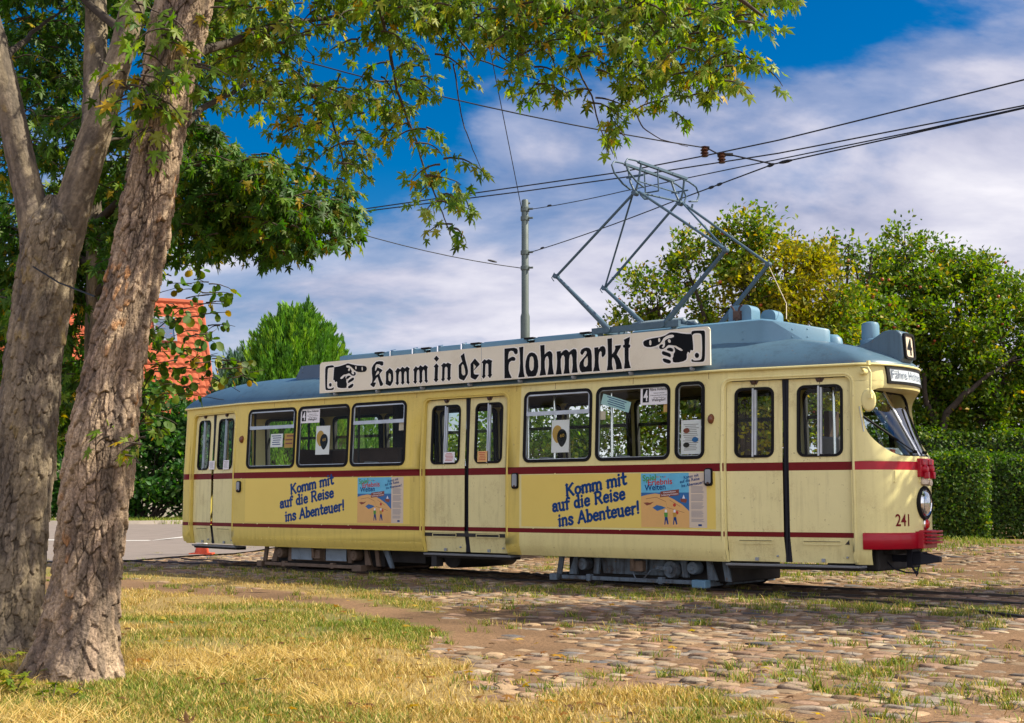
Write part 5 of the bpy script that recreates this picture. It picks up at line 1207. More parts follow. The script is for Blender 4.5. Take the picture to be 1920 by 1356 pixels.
printed(1122, 747, 1177, 764, 'cyanpaper', 'blue', 4, R(-17), 'pale cyan paper hanging askew')
printed(829, 848, 849, 867, 'white', 'redprint', 6); printed(892, 846, 910, 866, 'sandprint', 'redprint', 5, label='orange notice with red print')
printed(374, 864, 387, 880, 'white', 'greytext', 6); printed(408, 863, 421, 880, 'white', 'greytext', 6)
printed(503, 814, 525, 838, 'white', 'blue', 5); printed(529, 813, 548, 839, 'gold', 'brownprint', 3)
paper(1118.5, 771, 1130.5, 786.5, 'notice', 'column'); paper(1239, 757, 1251, 772, 'notice', 'sandprint'); paper(743, 791, 754, 806.5, 'notice', 'column')

# ---- interior
m = MB(); m.box(-10.9, 1.5, .34, 1.86, .62, .70); m.box(-9.3, 0, .06, 2.14, .62, .70); m.build('floor', M['dark'], tram)
m = MB()
for u0, u1 in ((-11.0, -9.3), (-9.3, 0), (0, 1.58)):
    m.quad(far(u0, .7, -.03), far(u1, .7, -.03), far(u1, 1.655, -.03), far(u0, 1.655, -.03), 0); m.quad(far(u0, 2.64, -.03), far(u1, 2.64, -.03), far(u1, 2.76, -.10), far(u0, 2.76, -.10), 1)
    m.quad(near(u0, 2.66, -.03), near(u1, 2.66, -.03), near(u1, 2.76, -.10), near(u0, 2.76, -.10), 1); m.quad(near(u0, 2.745, -.06), near(u1, 2.745, -.06), far(u1, 2.745, -.06), far(u0, 2.745, -.06), 1)
    if u0 in (-9.3,):
        for a_, c_ in ((-9.3, -5.1), (-3.42, 0)): m.quad(near(a_, .7, -.03), near(c_, .7, -.03), near(c_, 1.655, -.03), near(a_, 1.655, -.03), 0)
m.build('interior_lining', [M['wood'], M['ceiling']], tram)
def seat(u, w, d=1):
    m = MB(); m.poly([rrect(w - .24, w + .24, 1.02, 1.70, .03, 6, .16)], lambda a_, c_, k: (u - .10 * d * (c_ - 1.02) + k, a_, c_), depth=.05); m.poly([rrect(w - .24, w + .24, 1.02, 1.70, .03, 6, .16)], lambda a_, c_, k: (u - .10 * d * (c_ - 1.02) + .05, a_, c_))
    m.box(u - (.0 if d > 0 else .42), u + (.42 if d > 0 else .05), w - .24, w + .24, 1.08, 1.16); m.box(u + .1 * d, u + .25 * d, w - .1, w + .1, .7, 1.08)
    o = m.build('seat', M['seat'], tram, smooth=40)
    g = MB(); g.tube([(u - .06 * d, w - .2, 1.66), (u - .07 * d, w - .14, 1.73), (u - .07 * d, w + .14, 1.73), (u - .06 * d, w + .2, 1.66)], .012, 7); g.build('grab_rail', M['alu'], o, smooth=60)
for u in (-6.4, -5.6, -2.95, -2.15, -1.65, -.9): seat(u, .36)
for u in (-10.0, -9.0, -8.2, -5.2, -4.3, -3.4, -2.6, -1.6, -.6): seat(u, 1.82)
for u, w, k in ((-9.25, .35, 0), (-8.62, 1.0, 0), (-5.15, .3, 1), (-3.30, .3, 1), (-3.02, .55, 1), (-1.86, .3, 1), (-.05, .35, 1), (-4.26, 1.0, 0), (.55, 1.0, 0), (-6.9, .5, 0), (1.15, .75, 1)):
    m = MB(); m.tube([(u, w, .7), (u, w, 2.74)], .019, 9); m.build('grab_pole', M['chrome'] if k else M['dark'], tram, smooth=60)
m = MB(); m.box(-8.35, -6.75, 1.25, 1.32, .7, 1.98); m.box(-8.35, -6.75, 1.22, 1.36, 1.98, 2.0); m.box(-8.35, -8.30, .45, 1.25, .7, 1.98); m.build('partition', M['wood'], tram)
for u in (-7.05,): 
    m = MB(); m.box(u - .025, u + .025, 1.45, 2.08, .7, 2.74); m.build('bulkhead', M['dark'], tram)
m = MB(); m.box(1.02, 1.5, .75, 1.75, .7, 1.55); m.box(1.45, 1.75, .62, 1.6, 1.0, 1.60); m.lathe([(.0, 0), (.13, .0), (.15, .03), (.13, .05), (0, .06)], (1.25, 1.25, 1.56), n=18); m.tube([(1.3, .9, 1.55), (1.28, .9, 1.72), (1.2, .9, 1.75)], .015, 7)
dk = m.build('driver_desk', M['dark'], tram, smooth=40, bevel=.01)
m = MB(); m.box(.78, .84, 1.0, 1.75, .9, 1.95); m.box(.84, 1.05, 1.0, 1.7, 1.1, 1.2); m.build('driver_seat', M['seat'], tram, bevel=.03)
m = MB(); m.box(.62, .70, 1.55, 1.85, 1.5, 2.3); m.build('control_cabinet', M['wood'], tram, bevel=.01)
m = MB(); m.add([(1.88, .72, 1.64), (1.96, .98, 1.64), (1.86, 1.0, 1.77), (1.78, .74, 1.77)], [(0, 1, 2, 3)]); wc = m.build('warning_card', M['white'], tram)
m = MB(); m.add([(1.893, .815, 1.655), (1.83, .81, 1.755), (1.86, .91, 1.75)], [(0, 1, 2)]); m.build('triangle', M['redprint'], wc)

# ---- windscreen and front fittings
m = MB()
for k0, k1, sg in ((0, 1, 0),):
    rows = [[(glass_u(CW + (h[0] - CW) * s, CZ + (h[1] - CZ) * s), CW + (h[0] - CW) * s, CZ + (h[1] - CZ) * s) for h in HP_] for s in (1, .8, .6, .4, .2, .02)]
    m.grid(rows, 0, True)
ws = m.build('windscreen', M['windscreen'], tram, smooth=60)
m = MB(); m.tube([(glass_u(*h) + .006, *h) for h in HP_] + [(glass_u(*HP_[0]) + .006, *HP_[0])], .017, 8, cap=False); m.build('rubber_seal', M['black'], ws, smooth=60)
m = MB(); m.tube([(glass_u(1.1, z) + .012, 1.1, z) for z in np.linspace(1.67, 2.47, 9)], .021, 8); m.build('centre_bar', M['chrome'], ws, smooth=60)
for w0, w1, zz1 in ((.98, .50, 2.02), (1.30, 1.50, 2.15)):
    m = MB(); za = 1.72
    p0 = Vector((glass_u(w0, za) + .03, w0, za)); p1 = Vector((glass_u(w1, zz1) + .035, w1, zz1)); m.tube([p0, p1], .008, 6)
    q0 = p0.lerp(p1, .45); m.tube([q0 + Vector((.0, 0, 0)), p1 + (p1 - p0) * .35], .014, 6); m.lathe([(0, -.02), (.018, -.02), (.018, .03)], p0, 'x', 10)
    m.build('wiper', M['black'], tram, smooth=60)
def on_nose(a, c, off=0.0):           # a: along the front measured across the car, c: height
    return (shell_u(a, c) + off, a, c)
# destination blind in the brow
def blind(off): return lambda a, c, d: (UF + (bz(c) + off - d) * math.sqrt(max(0, 1 - ((a - 1.1) / .78) ** 2)), a + (a - 1.1) * off * .6, c)
def dense(loop, n=6):
    out = []
    for i in range(len(loop)):
        p, q = loop[i], loop[(i + 1) % len(loop)]; k = max(1, int(abs(p[0] - q[0]) / .05))
        out += [(p[0] + (q[0] - p[0]) * j / k, p[1] + (q[1] - p[1]) * j / k) for j in range(k)]
    return out
m = MB(); oo, ii = dense(rrect(.60, 1.60, 2.525, 2.745, .06)), dense(rrect(.635, 1.565, 2.555, 2.715, .04))
def strip_grid(mb, a0, a1, c0, c1, fn, n=24, mt=0): mb.grid([[fn(a0 + (a1 - a0) * j / n, c, 0) for j in range(n + 1)] for c in (c0, c1)], mt)
for a0, a1, c0, c1 in ((.60, 1.60, 2.525, 2.558), (.60, 1.60, 2.712, 2.745), (.60, .645, 2.558, 2.712), (1.555, 1.60, 2.558, 2.712)):
    n = 24
    rr_ = [[blind(k)(a0 + (a1 - a0) * j / n, c, 0) for j in range(n + 1)] for k, c in ((-.01, c0), (.024, c0), (.024, c1), (-.01, c1))]
    m.grid(rr_)
    m.add([r[0] for r in rr_], [(0, 1, 2, 3)]); m.add([r[-1] for r in rr_], [(0, 1, 2, 3)])
db = m.build('destination_blind', M['black'], tram, smooth=40)
m = MB(); strip_grid(m, .64, 1.56, 2.556, 2.714, blind(.010)); m.build('panel', M['blind'], db, smooth=60)
m = MB(); put_text(m, 'Fähre Holtenau', blind(.014), .67, 2.595, 1.53, 2.595, .10, .0); m.build('lettering', M['blindink'], db)
# red buffer band, beak, lamps, coupling socket
m = MB(); TB = [R(t) for t in range(-80, 81, 5)]
rr_ = [[nose(t, z, o) for t in TB] for z, o in ((.575, -.02), (.57, .018), (.58, .028), (.745, .028), (.76, .018), (.765, -.02))]
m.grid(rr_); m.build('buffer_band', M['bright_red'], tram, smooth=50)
m = MB()
m.poly([[(2.02, .86), (2.02, 1.34), (2.17, 1.34), (2.19, .86)]], lambda a, c, d: (a, c, .775 - d), depth=.2); m.poly([[(2.02, .86), (2.02, 1.34), (2.17, 1.34), (2.19, .86)]], lambda a, c, d: (a, c, .575))
for k in range(4): m.poly([[(2.12, .90), (2.12, 1.30), (2.27, 1.28), (2.295, 1.1), (2.27, .92)]], lambda a, c, d: (a, c, .635 + k * .042 + d), depth=.024); m.poly([[(2.12, .90), (2.12, 1.30), (2.27, 1.28), (2.295, 1.1), (2.27, .92)]], lambda a, c, d: (a, c, .659 + k * .042))
m.box(2.1, 2.2, .95, 1.25, .62, .79)
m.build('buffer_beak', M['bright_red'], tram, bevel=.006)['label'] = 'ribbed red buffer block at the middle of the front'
x0 = UF + bz(1.1)
m = MB(); m.lathe([(.205, -.03), (.205, .012), (.185, .028), (.168, .022), (.16, .01)], (x0, 1.1, 1.11), 'x', 30); hl = m.build('headlight', M['black'], tram, smooth=50)
m = MB(); m.lathe([(.168, .012), (.15, .03), (.145, .02)], (x0, 1.1, 1.11), 'x', 30); m.build('rim', M['chrome'], hl, smooth=50)
m = MB(); m.lathe([(.148, .016), (.12, .034), (.07, .046), (0.001, .05)], (x0, 1.1, 1.11), 'x', 30); m.build('lens', M['lens'], hl, smooth=60)
for w in (1.1,):
    m = MB(); m.lathe([(.075, -.03), (.075, .02), (.062, .03)], (x0 - .005, w, .86), 'x', 20); tl = m.build('tail_light', M['chrome'], tram, smooth=50)
    m = MB(); m.lathe([(.06, .02), (.045, .045), (0.001, .052)], (x0 - .005, w, .86), 'x', 20); m.build('lens', M['redlens'], tl, smooth=60)
m = MB()
for w, h in ((1.02, 0), (1.2, .01)):
    m.lathe([(.0, .10), (.04, .095), (.055, .07), (.055, .0), (.07, .0), (.07, -.03)], (x0 - .01, w, 1.51 + h), 'x', 14); m.box(x0 - .01, x0 + .06, w - .075, w + .075, 1.56, 1.63); m.box(x0 + .04, x0 + .10, w - .03, w + .03, 1.40, 1.48)
m.box(x0 - .02, x0 + .04, .93, 1.29, 1.42, 1.64)
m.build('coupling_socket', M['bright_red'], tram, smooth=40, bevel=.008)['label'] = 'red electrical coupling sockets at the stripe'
m = MB(); m.lathe([(.0, -.04), (.05, -.02), (.06, .02), (.03, .07), (.0, .08)], (x0 + .02, 1.05, 1.355), 'z', 12); m.lathe([(.0, -.05), (.035, -.02), (.04, .03), (0, .05)], (x0 + .04, 1.15, 1.35), 'x', 10); m.build('cable_cap', M['column'], tram, smooth=50)
for w in (.56, .98):   # lamp-iron brackets
    m = MB(); u = shell_u(w, 1.4); m.box(u - .01, u + .012, w - .006, w + .006, 1.36, 1.49); m.box(u - .01, u + .014, w - .02, w + .006, 1.355, 1.365); m.build('flag_bracket', M['cream'], tram)
m = MB()
put_text(m, '241', lambda a, c, d: on_nose(a, c, .004), .555, .842, .748, .842, .140, .012)
m.build('fleet_number', M['red'], tram)['label'] = 'dark red number 241'
# mirror
mc = Vector((1.87, .16, 2.305)); m = MB()
def mir(s, o): return [(mc.x + .078 * s * math.cos(t) + o * .35, mc.y + .03 * s * math.cos(t) - o, mc.z + .135 * s * math.sin(t) * (1 + .12 * math.cos(2 * t) * 0)) for t in np.linspace(0, 2 * math.pi, 29)[:-1]]
m.grid([mir(.75, .028), mir(.93, .022), mir(1, .008), mir(1, -.012), mir(.95, -.02)], 0, True); m.add(mir(.75, .028), [tuple(range(28))]); m.add(mir(.95, -.02), [tuple(range(28))])
mr = m.build('mirror', M['cream'], tram, smooth=50)
m = MB(); m.tube([(1.73, .36, 2.66), (1.79, .16, 2.69), (1.90, .10, 2.68), (1.935, .09, 2.62), (1.92, .10, 2.36)], .012, 8); m.lathe([(0, -.04), (.035, -.035), (.04, -.01), (.04, .05)], (1.73, .335, 2.66), 'y', 14); m.box(1.90, 1.94, .085, .125, 2.32, 2.37); m.build('arm', M['cream'], mr, smooth=50)
m = MB(); m.tube([on_nose(.34, z, .01) for z in (1.95, 2.1, 2.25)], .007, 6); m.build('grab_handle', M['alu'], tram, smooth=50)
# coupler
m = MB(); m.box(1.05, 1.72, .66, 1.54, .30, .57); m.box(1.5, 1.85, .8, 1.4, .50, .575)
m.build('coupler_mount', M['dark'], tram, bevel=.03)
m = MB(); m.box(1.6, 1.98, 1.055, 1.145, .405, .485); m.box(1.93, 2.0, .98, 1.22, .34, .58); m.box(1.98, 2.10, 1.0, 1.2, .38, .53)
m.add([(2.08, 1.0, .38), (2.08, 1.2, .38), (2.08, 1.2, .52), (2.08, 1.0, .52), (2.30, 1.06, .415), (2.30, 1.14, .415), (2.30, 1.14, .475), (2.30, 1.06, .475)], [(0, 3, 2, 1), (4, 5, 6, 7), (0, 1, 5, 4), (1, 2, 6, 5), (2, 3, 7, 6), (3, 0, 4, 7)])
m.tube([(1.95, 1.02, .40), (2.02, 1.0, .30), (2.05, 1.02, .27)], .014, 6); m.tube([(1.7, .9, .42), (1.8, .9, .33), (1.93, .95, .285), (2.05, 1.0, .28), (2.07, 1.0, .36)], .011, 7)
for k in range(4): m.lathe([(.012, -.005), (.02, 0), (.012, .005)], (2.04, 1.0, .31 - .018 * k), 'x' if k % 2 else 'y', 8)
m.build('coupler', M['darkbar'], tram, smooth=40, bevel=.006)
m = MB(); m.box(1.80, 1.83, .28, .33, 2.73, 2.78); m.build('lamp_hook', M['cream'], tram)

# ---- underframe and bogies
m = MB(); m.box(-10.7, 1.3, .42, 1.78, .46, .62); m.box(-9.3, -5.1, .10, 2.1, .50, .62); m.box(-3.4, 0, .10, 2.1, .50, .62)
m.box(-6.0, -5.3, .35, 1.9, .20, .48); m.box(-4.95, -4.85, .1, .25, .18, .34)
m.lathe([(.0, -.7), (.17, -.68), (.18, 0), (.17, .68), (0, .7)], (-5.0, 1.3, .30), 'y', 18)
m.build('underframe', M['dark'], tram, smooth=40)
def bogie(u0, mt, mt2, front):
    m = MB(); hb = .86
    for w in (.30, 1.82):      # side frames
        m.poly([[(u0 - .62, .17), (u0 + .62, .17), (u0 + .66, .44), (u0 - .66, .44)]], lambda a, c, d: (a, w + d, c), depth=.08); m.poly([[(u0 - .62, .17), (u0 + .62, .17), (u0 + .66, .44), (u0 - .66, .44)]], lambda a, c, d: (a, w + .08, c))
        m.box(u0 - 1.35, u0 + 1.35, w - .01, w + .07, .42, .47); m.box(u0 - .12, u0 + .12, w - .06, w + .02, .20, .40)
    for sg in (-1, 1):
        m.poly([[(u0 + sg * 1.28, .13), (u0 + sg * 1.36, .13), (u0 + sg * 1.30, .46), (u0 + sg * 1.22, .46)]], lambda a, c, d: (a, .24 + d, c), depth=.03)
        m.poly([[(u0 + sg * .66, .16), (u0 + sg * .74, .16), (u0 + sg * .72, .46), (u0 + sg * .62, .46)]], lambda a, c, d: (a, .24 + d, c), depth=.05)
        m.poly([[(u0 + sg * 1.02, .14), (u0 + sg * 1.16, .14), (u0 + sg * 1.06, .40), (u0 + sg * 1.00, .40)]], lambda a, c, d: (a, .25 + d, c), depth=.04)
    o = m.build('bogie', mt, tram, smooth=35, bevel=.008); o['label'] = ('blue-grey front bogie with step bars' if front else 'rusty rear bogie with grey side plate')
    q = MB(); q.box(u0 - 1.28, u0 + 1.28, .42, 1.7, .11, .52); q.build('dark_backing', M['dark'], o, bevel=.02)  # added backing box, coloured dark for the shade between the side frames
    for sg in (-1, 1):
        for w in (.55, 1.65):
            q = MB(); q.lathe([(.0, -.05), (.30, -.05), (.31, -.04), (.33, -.04), (.33, .04), (.36, .045), (.36, .06), (.0, .06)], (u0 + sg * hb, w, .36), 'y', 30); q.build('wheel', M['steel'], o, smooth=35)
        q = MB(); q.lathe([(0, -.065), (.03, -.065), (.04, -.052), (.075, -.045), (.085, -.02), (.085, .10)], (u0 + sg * hb - .02, .22, .29), 'y', 22); q.build('axle_box', mt, o, smooth=35)
    q = MB()
    for a, c in ((-1.20, -.80), (-.72, .35), (.40, .86)):
        q.box(u0 + a, u0 + c, .145, .205, .085, .135)
    for a in (-.76, .375): q.box(u0 + a - .035, u0 + a + .035, .15, .23, .07, .16)
    q.build('step_bar', mt2, o, bevel=.006)
    q = MB(); q.box(u0 + .86, u0 + 1.06, .12, .26, .045, .145); q.build('guard_block', M['box'] if front else M['rusty'], o, bevel=.012)
    q = MB(); q.box(u0 + .98, u0 + 1.04, .26, 2.0, .06, .14); q.box(u0 - 1.36, u0 - 1.30, .26, 2.0, .10, .16); q.box(u0 - 1.42, u0 - 1.30, .16, .26, .06, .15); q.build('life_guard', mt, o, bevel=.006)
    if front:
        q = MB(); q.lathe([(.0, -.06), (.05, -.06), (.05, -.02), (.105, -.02), (.12, .02), (.12, .1)], (u0 + .50, .22, .26), 'y', 20); q.box(u0 + .30, u0 + .46, .16, .22, .25, .30); q.tube([(u0 + .36, .15, .27), (u0 + .24, .14, .24), (u0 + .12, .15, .13), (u0 + .0, .16, .12), (u0 - .06, .18, .2), (u0 - .06, .2, .36)], .009, 6); q.build('motor', M['bogie'], o, smooth=35)
    q = MB(); q.box(u0 - .10, u0 + .10, .16, .26, .22, .36); q.tube([(u0 - .04, .16, .25), (u0 - .04, .13, .40)], .03, 8); q.build('bracket', M['rusty'], o, bevel=.01)
bogie(-1.40, M['bogie'], M['bogie'], True)
bogie(-7.50, M['rusty'], M['rusty'], False)
for a_, c_ in ((-8.15, -7.66), (-7.34, -6.88)):
    q = MB(); q.box(a_, c_, .235, .25, .19, .42); q.build('side_plate', M['plate'], tram)
q = MB(); q.poly([[(-6.02, .42), (-5.90, .42), (-5.78, .12), (-5.84, .12)]], lambda a, c, d: (a, .15 + d, c), depth=.04); q.build('mud_flap', M['bogie'], tram)

# ---- pantograph
m = MB()
for w in (.42, 1.68): m.box(-2.25, -.85, w - .03, w + .03, 3.42, 3.50)
for u in (-2.1, -1.02): m.box(u - .03, u + .03, .42, 1.68, 3.43, 3.49)
for u in (-2.15, -.95):
    for w in (.46, 1.64): m.lathe([(.03, 3.10), (.06, 3.14), (.035, 3.18), (.065, 3.22), (.035, 3.26), (.065, 3.30), (.035, 3.34), (.04, 3.42)], (u, w, 0), n=12)
panto = m.build('pantograph', M['arm'], tram, smooth=40); panto['label'] = 'raised diamond pantograph of blue-grey tubes'
for w in (.95, 1.25):
    q = MB(); prof = []
    for k in range(34): prof += [(.062, -.42 + k * .025), (.05, -.42 + k * .025 + .0125)]
    q.lathe([(0.001, -.43)] + prof + [(0.001, .44)], (-1.50, w, 3.56), 'x', 14); q.tube([(-2.1, w, 3.5), (-1.92, w, 3.56)], .012, 6); q.tube([(-1.06, w, 3.56), (-.9, w, 3.5)], .012, 6); q.build('spring', M['arm'], panto, smooth=30)
ELB = {('L', 0): (-2.88, .42, 4.30), ('R', 0): (-.14, .42, 4.355), ('L', 1): (-2.93, 1.68, 4.29), ('R', 1): (-.20, 1.68, 4.35)}
FOOT = {('L', 0): (-1.97, .42, 3.46), ('R', 0): (-1.09, .42, 3.46), ('L', 1): (-1.97, 1.68, 3.46), ('R', 1): (-1.09, 1.68, 3.46)}
TOP = {('L', 0): (-1.60, .47, 5.31), ('R', 0): (-1.50, .47, 5.33), ('L', 1): (-1.62, 1.62, 5.37), ('R', 1): (-1.52, 1.62, 5.38)}
for k in ELB:
    q = MB(); q.tube([FOOT[k], Vector(FOOT[k]).lerp(Vector(ELB[k]), .3), ELB[k]], [.042, .036, .024], 10); q.lathe([(0, -.06), (.04, -.06), (.04, .06), (0, .06)], FOOT[k], 'y', 12); q.build('lower_arm', M['arm'], panto, smooth=50)
    q = MB(); q.tube([ELB[k], TOP[k]], .019, 9); q.lathe([(0, -.045), (.035, -.04), (.035, .04), (0, .045)], ELB[k], 'y', 12)
    if k[0] == 'L': q.tube([(ELB[k][0] - .01, ELB[k][1] - .03, ELB[k][2] + .05), (ELB[k][0] - .06, ELB[k][1] - .03, ELB[k][2] - .02), (ELB[k][0] - .02, ELB[k][1] - .03, ELB[k][2] - .07)], .007, 6)
    q.build('upper_arm', M['arm'], panto, smooth=50)
for a, c in ((TOP[('L', 0)], ELB[('L', 1)]), (TOP[('R', 1)], ELB[('R', 0)])):
    q = MB(); q.tube([a, c], .014, 8); q.build('brace', M['arm'], panto, smooth=50)
q = MB()
for du in (-.13, .09):
    u = -1.56 + du
    q.tube([(u, .55, 5.40), (u, .36, 5.45), (u, .16, 5.56), (u, .10, 5.66), (u, .16, 5.72), (u, .34, 5.735), (u, 1.1, 5.72), (u, 1.72, 5.70), (u, 1.92, 5.66), (u, 2.0, 5.56), (u, 1.94, 5.45), (u, 1.72, 5.41)], .013, 8)
    q.box(u - .022, u + .022, .42, 1.66, 5.715, 5.748)
for w, z in ((.47, 5.32), (1.62, 5.38)):
    for du in (-.13, .09): q.tube([(-1.56, w, z), (-1.56 + du * .6, w, z + .16), (-1.56 + du, w + (.02 if w < 1 else -.02), 5.72)], .016, 8)
    q.tube([(-1.70, w, 5.55), (-1.42, w, 5.55)], .012, 6); q.lathe([(0, -.05), (.04, -.045), (.04, .045), (0, .05)], (-1.56, w, z), 'y', 12); q.tube([(-1.50, w + .04, z - .02), (-1.44, w + .05, z - .09), (-1.40, w + .05, z - .10), (-1.38, w + .05, z - .03)], .016, 7)
q.tube([(-1.56, .47, 5.34), (-1.56, 1.62, 5.40)], .014, 8); q.tube([(-1.56, .5, 5.50), (-1.56, 1.6, 5.52)], .010, 8)
for du in (-.13, .09): q.tube([(-1.56 + du, .9, 5.72), (-1.56 + du, .92, 5.42)], .011, 7)
q.tube([(-1.69, .92, 5.42), (-1.47, .92, 5.42)], .011, 7)
q.build('collector_head', M['arm'], panto, smooth=50)
q = MB(); q.tube([(-.20, 1.68, 4.33), (.15, 1.5, 3.75), (.3, 1.2, 3.5)], .005, 5); q.build('pull_cord', M['column'], panto)
# ================================================================== OVERHEAD LINE
pb = at(985, 937, 27); pb.z = float(gz(pb.x, pb.y))
mast = thing('mast', 'grey-green steel mast with wires clamped to its top, behind the tram', 'mast', pb)
m = MB(); zt = at(985, 375, 27).z - pb.z
m.lathe([(.12, -.3), (.12, 3.85), (.095, 4.0), (.095, 4.75), (.075, 4.82), (.072, zt - .02), (.06, zt), (0, zt + .02)], (0, 0, 0), n=18); m.build('pole', M['pole'], mast, smooth=40)
for py in (393, 410, 474, 503):
    m = MB(); z = at(985, py, 27).z - pb.z; m.lathe([(.075, -.05), (.092, -.04), (.092, .04), (.075, .05)], (0, 0, z), n=16); m.tube([(.06, -.05, z), (.16, -.08, z)], .022, 7); m.build('clamp', M['pole'], mast, smooth=40)
m = MB(); z = at(985, 385, 27).z - pb.z; m.tube([(0, 0, z), (.1, .0, z + .05)], .02, 6); m.build('hook', M['pole'], mast)
def sag(p, q, s=.05, n=10):
    p, q = Vector(p), Vector(q)
    return [p.lerp(q, t) + Vector((0, 0, -4 * s * t * (1 - t))) for t in np.linspace(0, 1, n)]
def wire(name, pts, r, label, cat='wire', extra=None, group='overhead wires'):
    m = MB(); m.tube(pts, r, 6)
    if extra: extra(m)
    o = m.build(name, M['wire'], None, smooth=60, origin=pts[0]); tag(o, label, cat, group)
    return o
CZ_ = 5.79
def atz(px, py, z):
    return on_ground(px, py, z)
def turn(m, p, q, t, r=.022, ln=.10):
    p, q = Vector(p), Vector(q); c = p.lerp(q, t); d = (q - p).normalized(); m.tube([c - d * ln, c - d * ln * .4, c + d * ln * .4, c + d * ln], [.012, r, r, .012], 7)
a = [atz(*p, CZ_) for p in ((300, 437), (627, 400), (1163, 323), (1319, 292.7), (1460, 263), (1920, 149.7), (2300, 48))]
wire('contact_wire', a, .0095, 'upper black contact wire, highest of the lines running to the right edge')
a2 = [atz(*p, CZ_) for p in ((300, 441), (627, 403.6), (981, 359), (1168, 333), (1460, 287.5), (1920, 198), (2300, 115))]
wire('contact_wire', a2, .0095, 'black contact wire touching the pantograph collector')
p1 = at(992, 393, 26.9); j = at(1450, 308, 16.2)
w3 = sag(p1, at(1168, 359, 22.3), .02) + [at(1380, 315, 17.8), at(1700, 250, 14.9), at(1920, 201.6, 13.4), at(2300, 122, 11.5)]
wire('span_wire', w3, .008, 'thin wire from the top of the mast, passing just behind the collector', extra=lambda m: turn(m, w3[0], w3[9], .25))
p2 = at(992, 474, 26.9)
w4 = sag(p2, at(1257, 380, 20.2), .03) + [j, at(1700, 253, 14.7), at(1920, 203, 13.4), at(2300, 122, 11.4)]
def jx(m):
    turn(m, w4[0], w4[9], .12); turn(m, w4[9], j, .45); turn(m, w4[9], j, .53); turn(m, w4[9], j, .98)
    turn(m, j, w4[11], .1)
wire('span_wire', w4, .009, 'wire from the middle of the mast up to the knot right of the collector', extra=jx)
s0 = at(560, 112, 15.5); s1 = at(1314, 276, 16.4)
wire('span_wire', sag(s0, s1, .08), .008, 'wire sloping down from the maple crown to the two brown insulators')
for i, (px, py) in enumerate(((1321, 283), (1353, 295))):
    q = at(px, py, 16.35); m = MB(); m.lathe([(.02, .06), (.05, .05), (.03, .03), (.055, .01), (.035, -.01), (.055, -.03), (.03, -.05), (.05, -.065), (.04, -.075), (.0, -.08)], (0, 0, 0), n=14)
    o = m.build('insulator', M['ceramic'], None, smooth=30); o.location = q
    tag(o, ('brown insulator at the end of the sloping wire, the left one of the pair', 'brown insulator beside the bracket, the right one of the pair')[i], 'insulator', 'insulators over the track')
k0, k1, k2 = at(1314, 276, 16.4), at(1338, 283, 16.35), at(1372, 291, 16.35)
def tip(m):
    m.tube([at(1316, 277, 16.38), at(1330, 277, 16.38)], .02, 7); m.tube([at(1345, 289, 16.36), at(1374, 290, 16.36)], .022, 7); m.tube([at(1321, 277, 16.37), at(1321, 290, 16.37)], .012, 6)
wire('insulator_link', [at(1314, 276, 16.4), at(1324, 277, 16.38), at(1345, 288, 16.36), at(1372, 291, 16.35), j], .010, 'short link wire between the insulators and the knot in the wire', extra=tip)
g0 = at(978, 392, 27.0); g1 = at(921, 104, 22); g2 = at(890, 0, 19.5)
wire('guy_wire', [g0, g1, g2, at(870, -90, 18)], .008, 'thin wire rising from the mast top into the maple leaves')
l0 = at(978, 503, 27); l1 = at(560, 402, 25)
wire('span_wire', sag(l0, l1, .12), .009, 'wire from the mast to the foliage at the left', extra=lambda m: turn(m, l0, l1, .14))

# traffic cone half hidden by the tram's tail
cp = at(381, 937, 27.6); cp.z = float(gz(cp.x, cp.y)) + .03
cone = thing('traffic_cone', 'small orange and white traffic cone on the road edge behind the tram tail', 'traffic cone', cp)
M['cone'] = paint('orange_cone_plastic', (0.62, 0.075, 0.02), 0.5, var=0.08); M['conew'] = paint('white_cone_band', (0.7, 0.68, 0.66), 0.5)
m = MB(); m.box(-.22, .22, -.22, .22, 0, .03); m.lathe([(.15, .03), (.125, .14)], (0, 0, 0), n=20); m.lathe([(.09, .28), (.03, .5), (.0, .51)], (0, 0, 0), n=20); m.build('cone', M['cone'], cone, smooth=40)
m = MB(); m.lathe([(.126, .14), (.091, .28)], (0, 0, 0), n=20); m.build('band', M['conew'], cone, smooth=40)

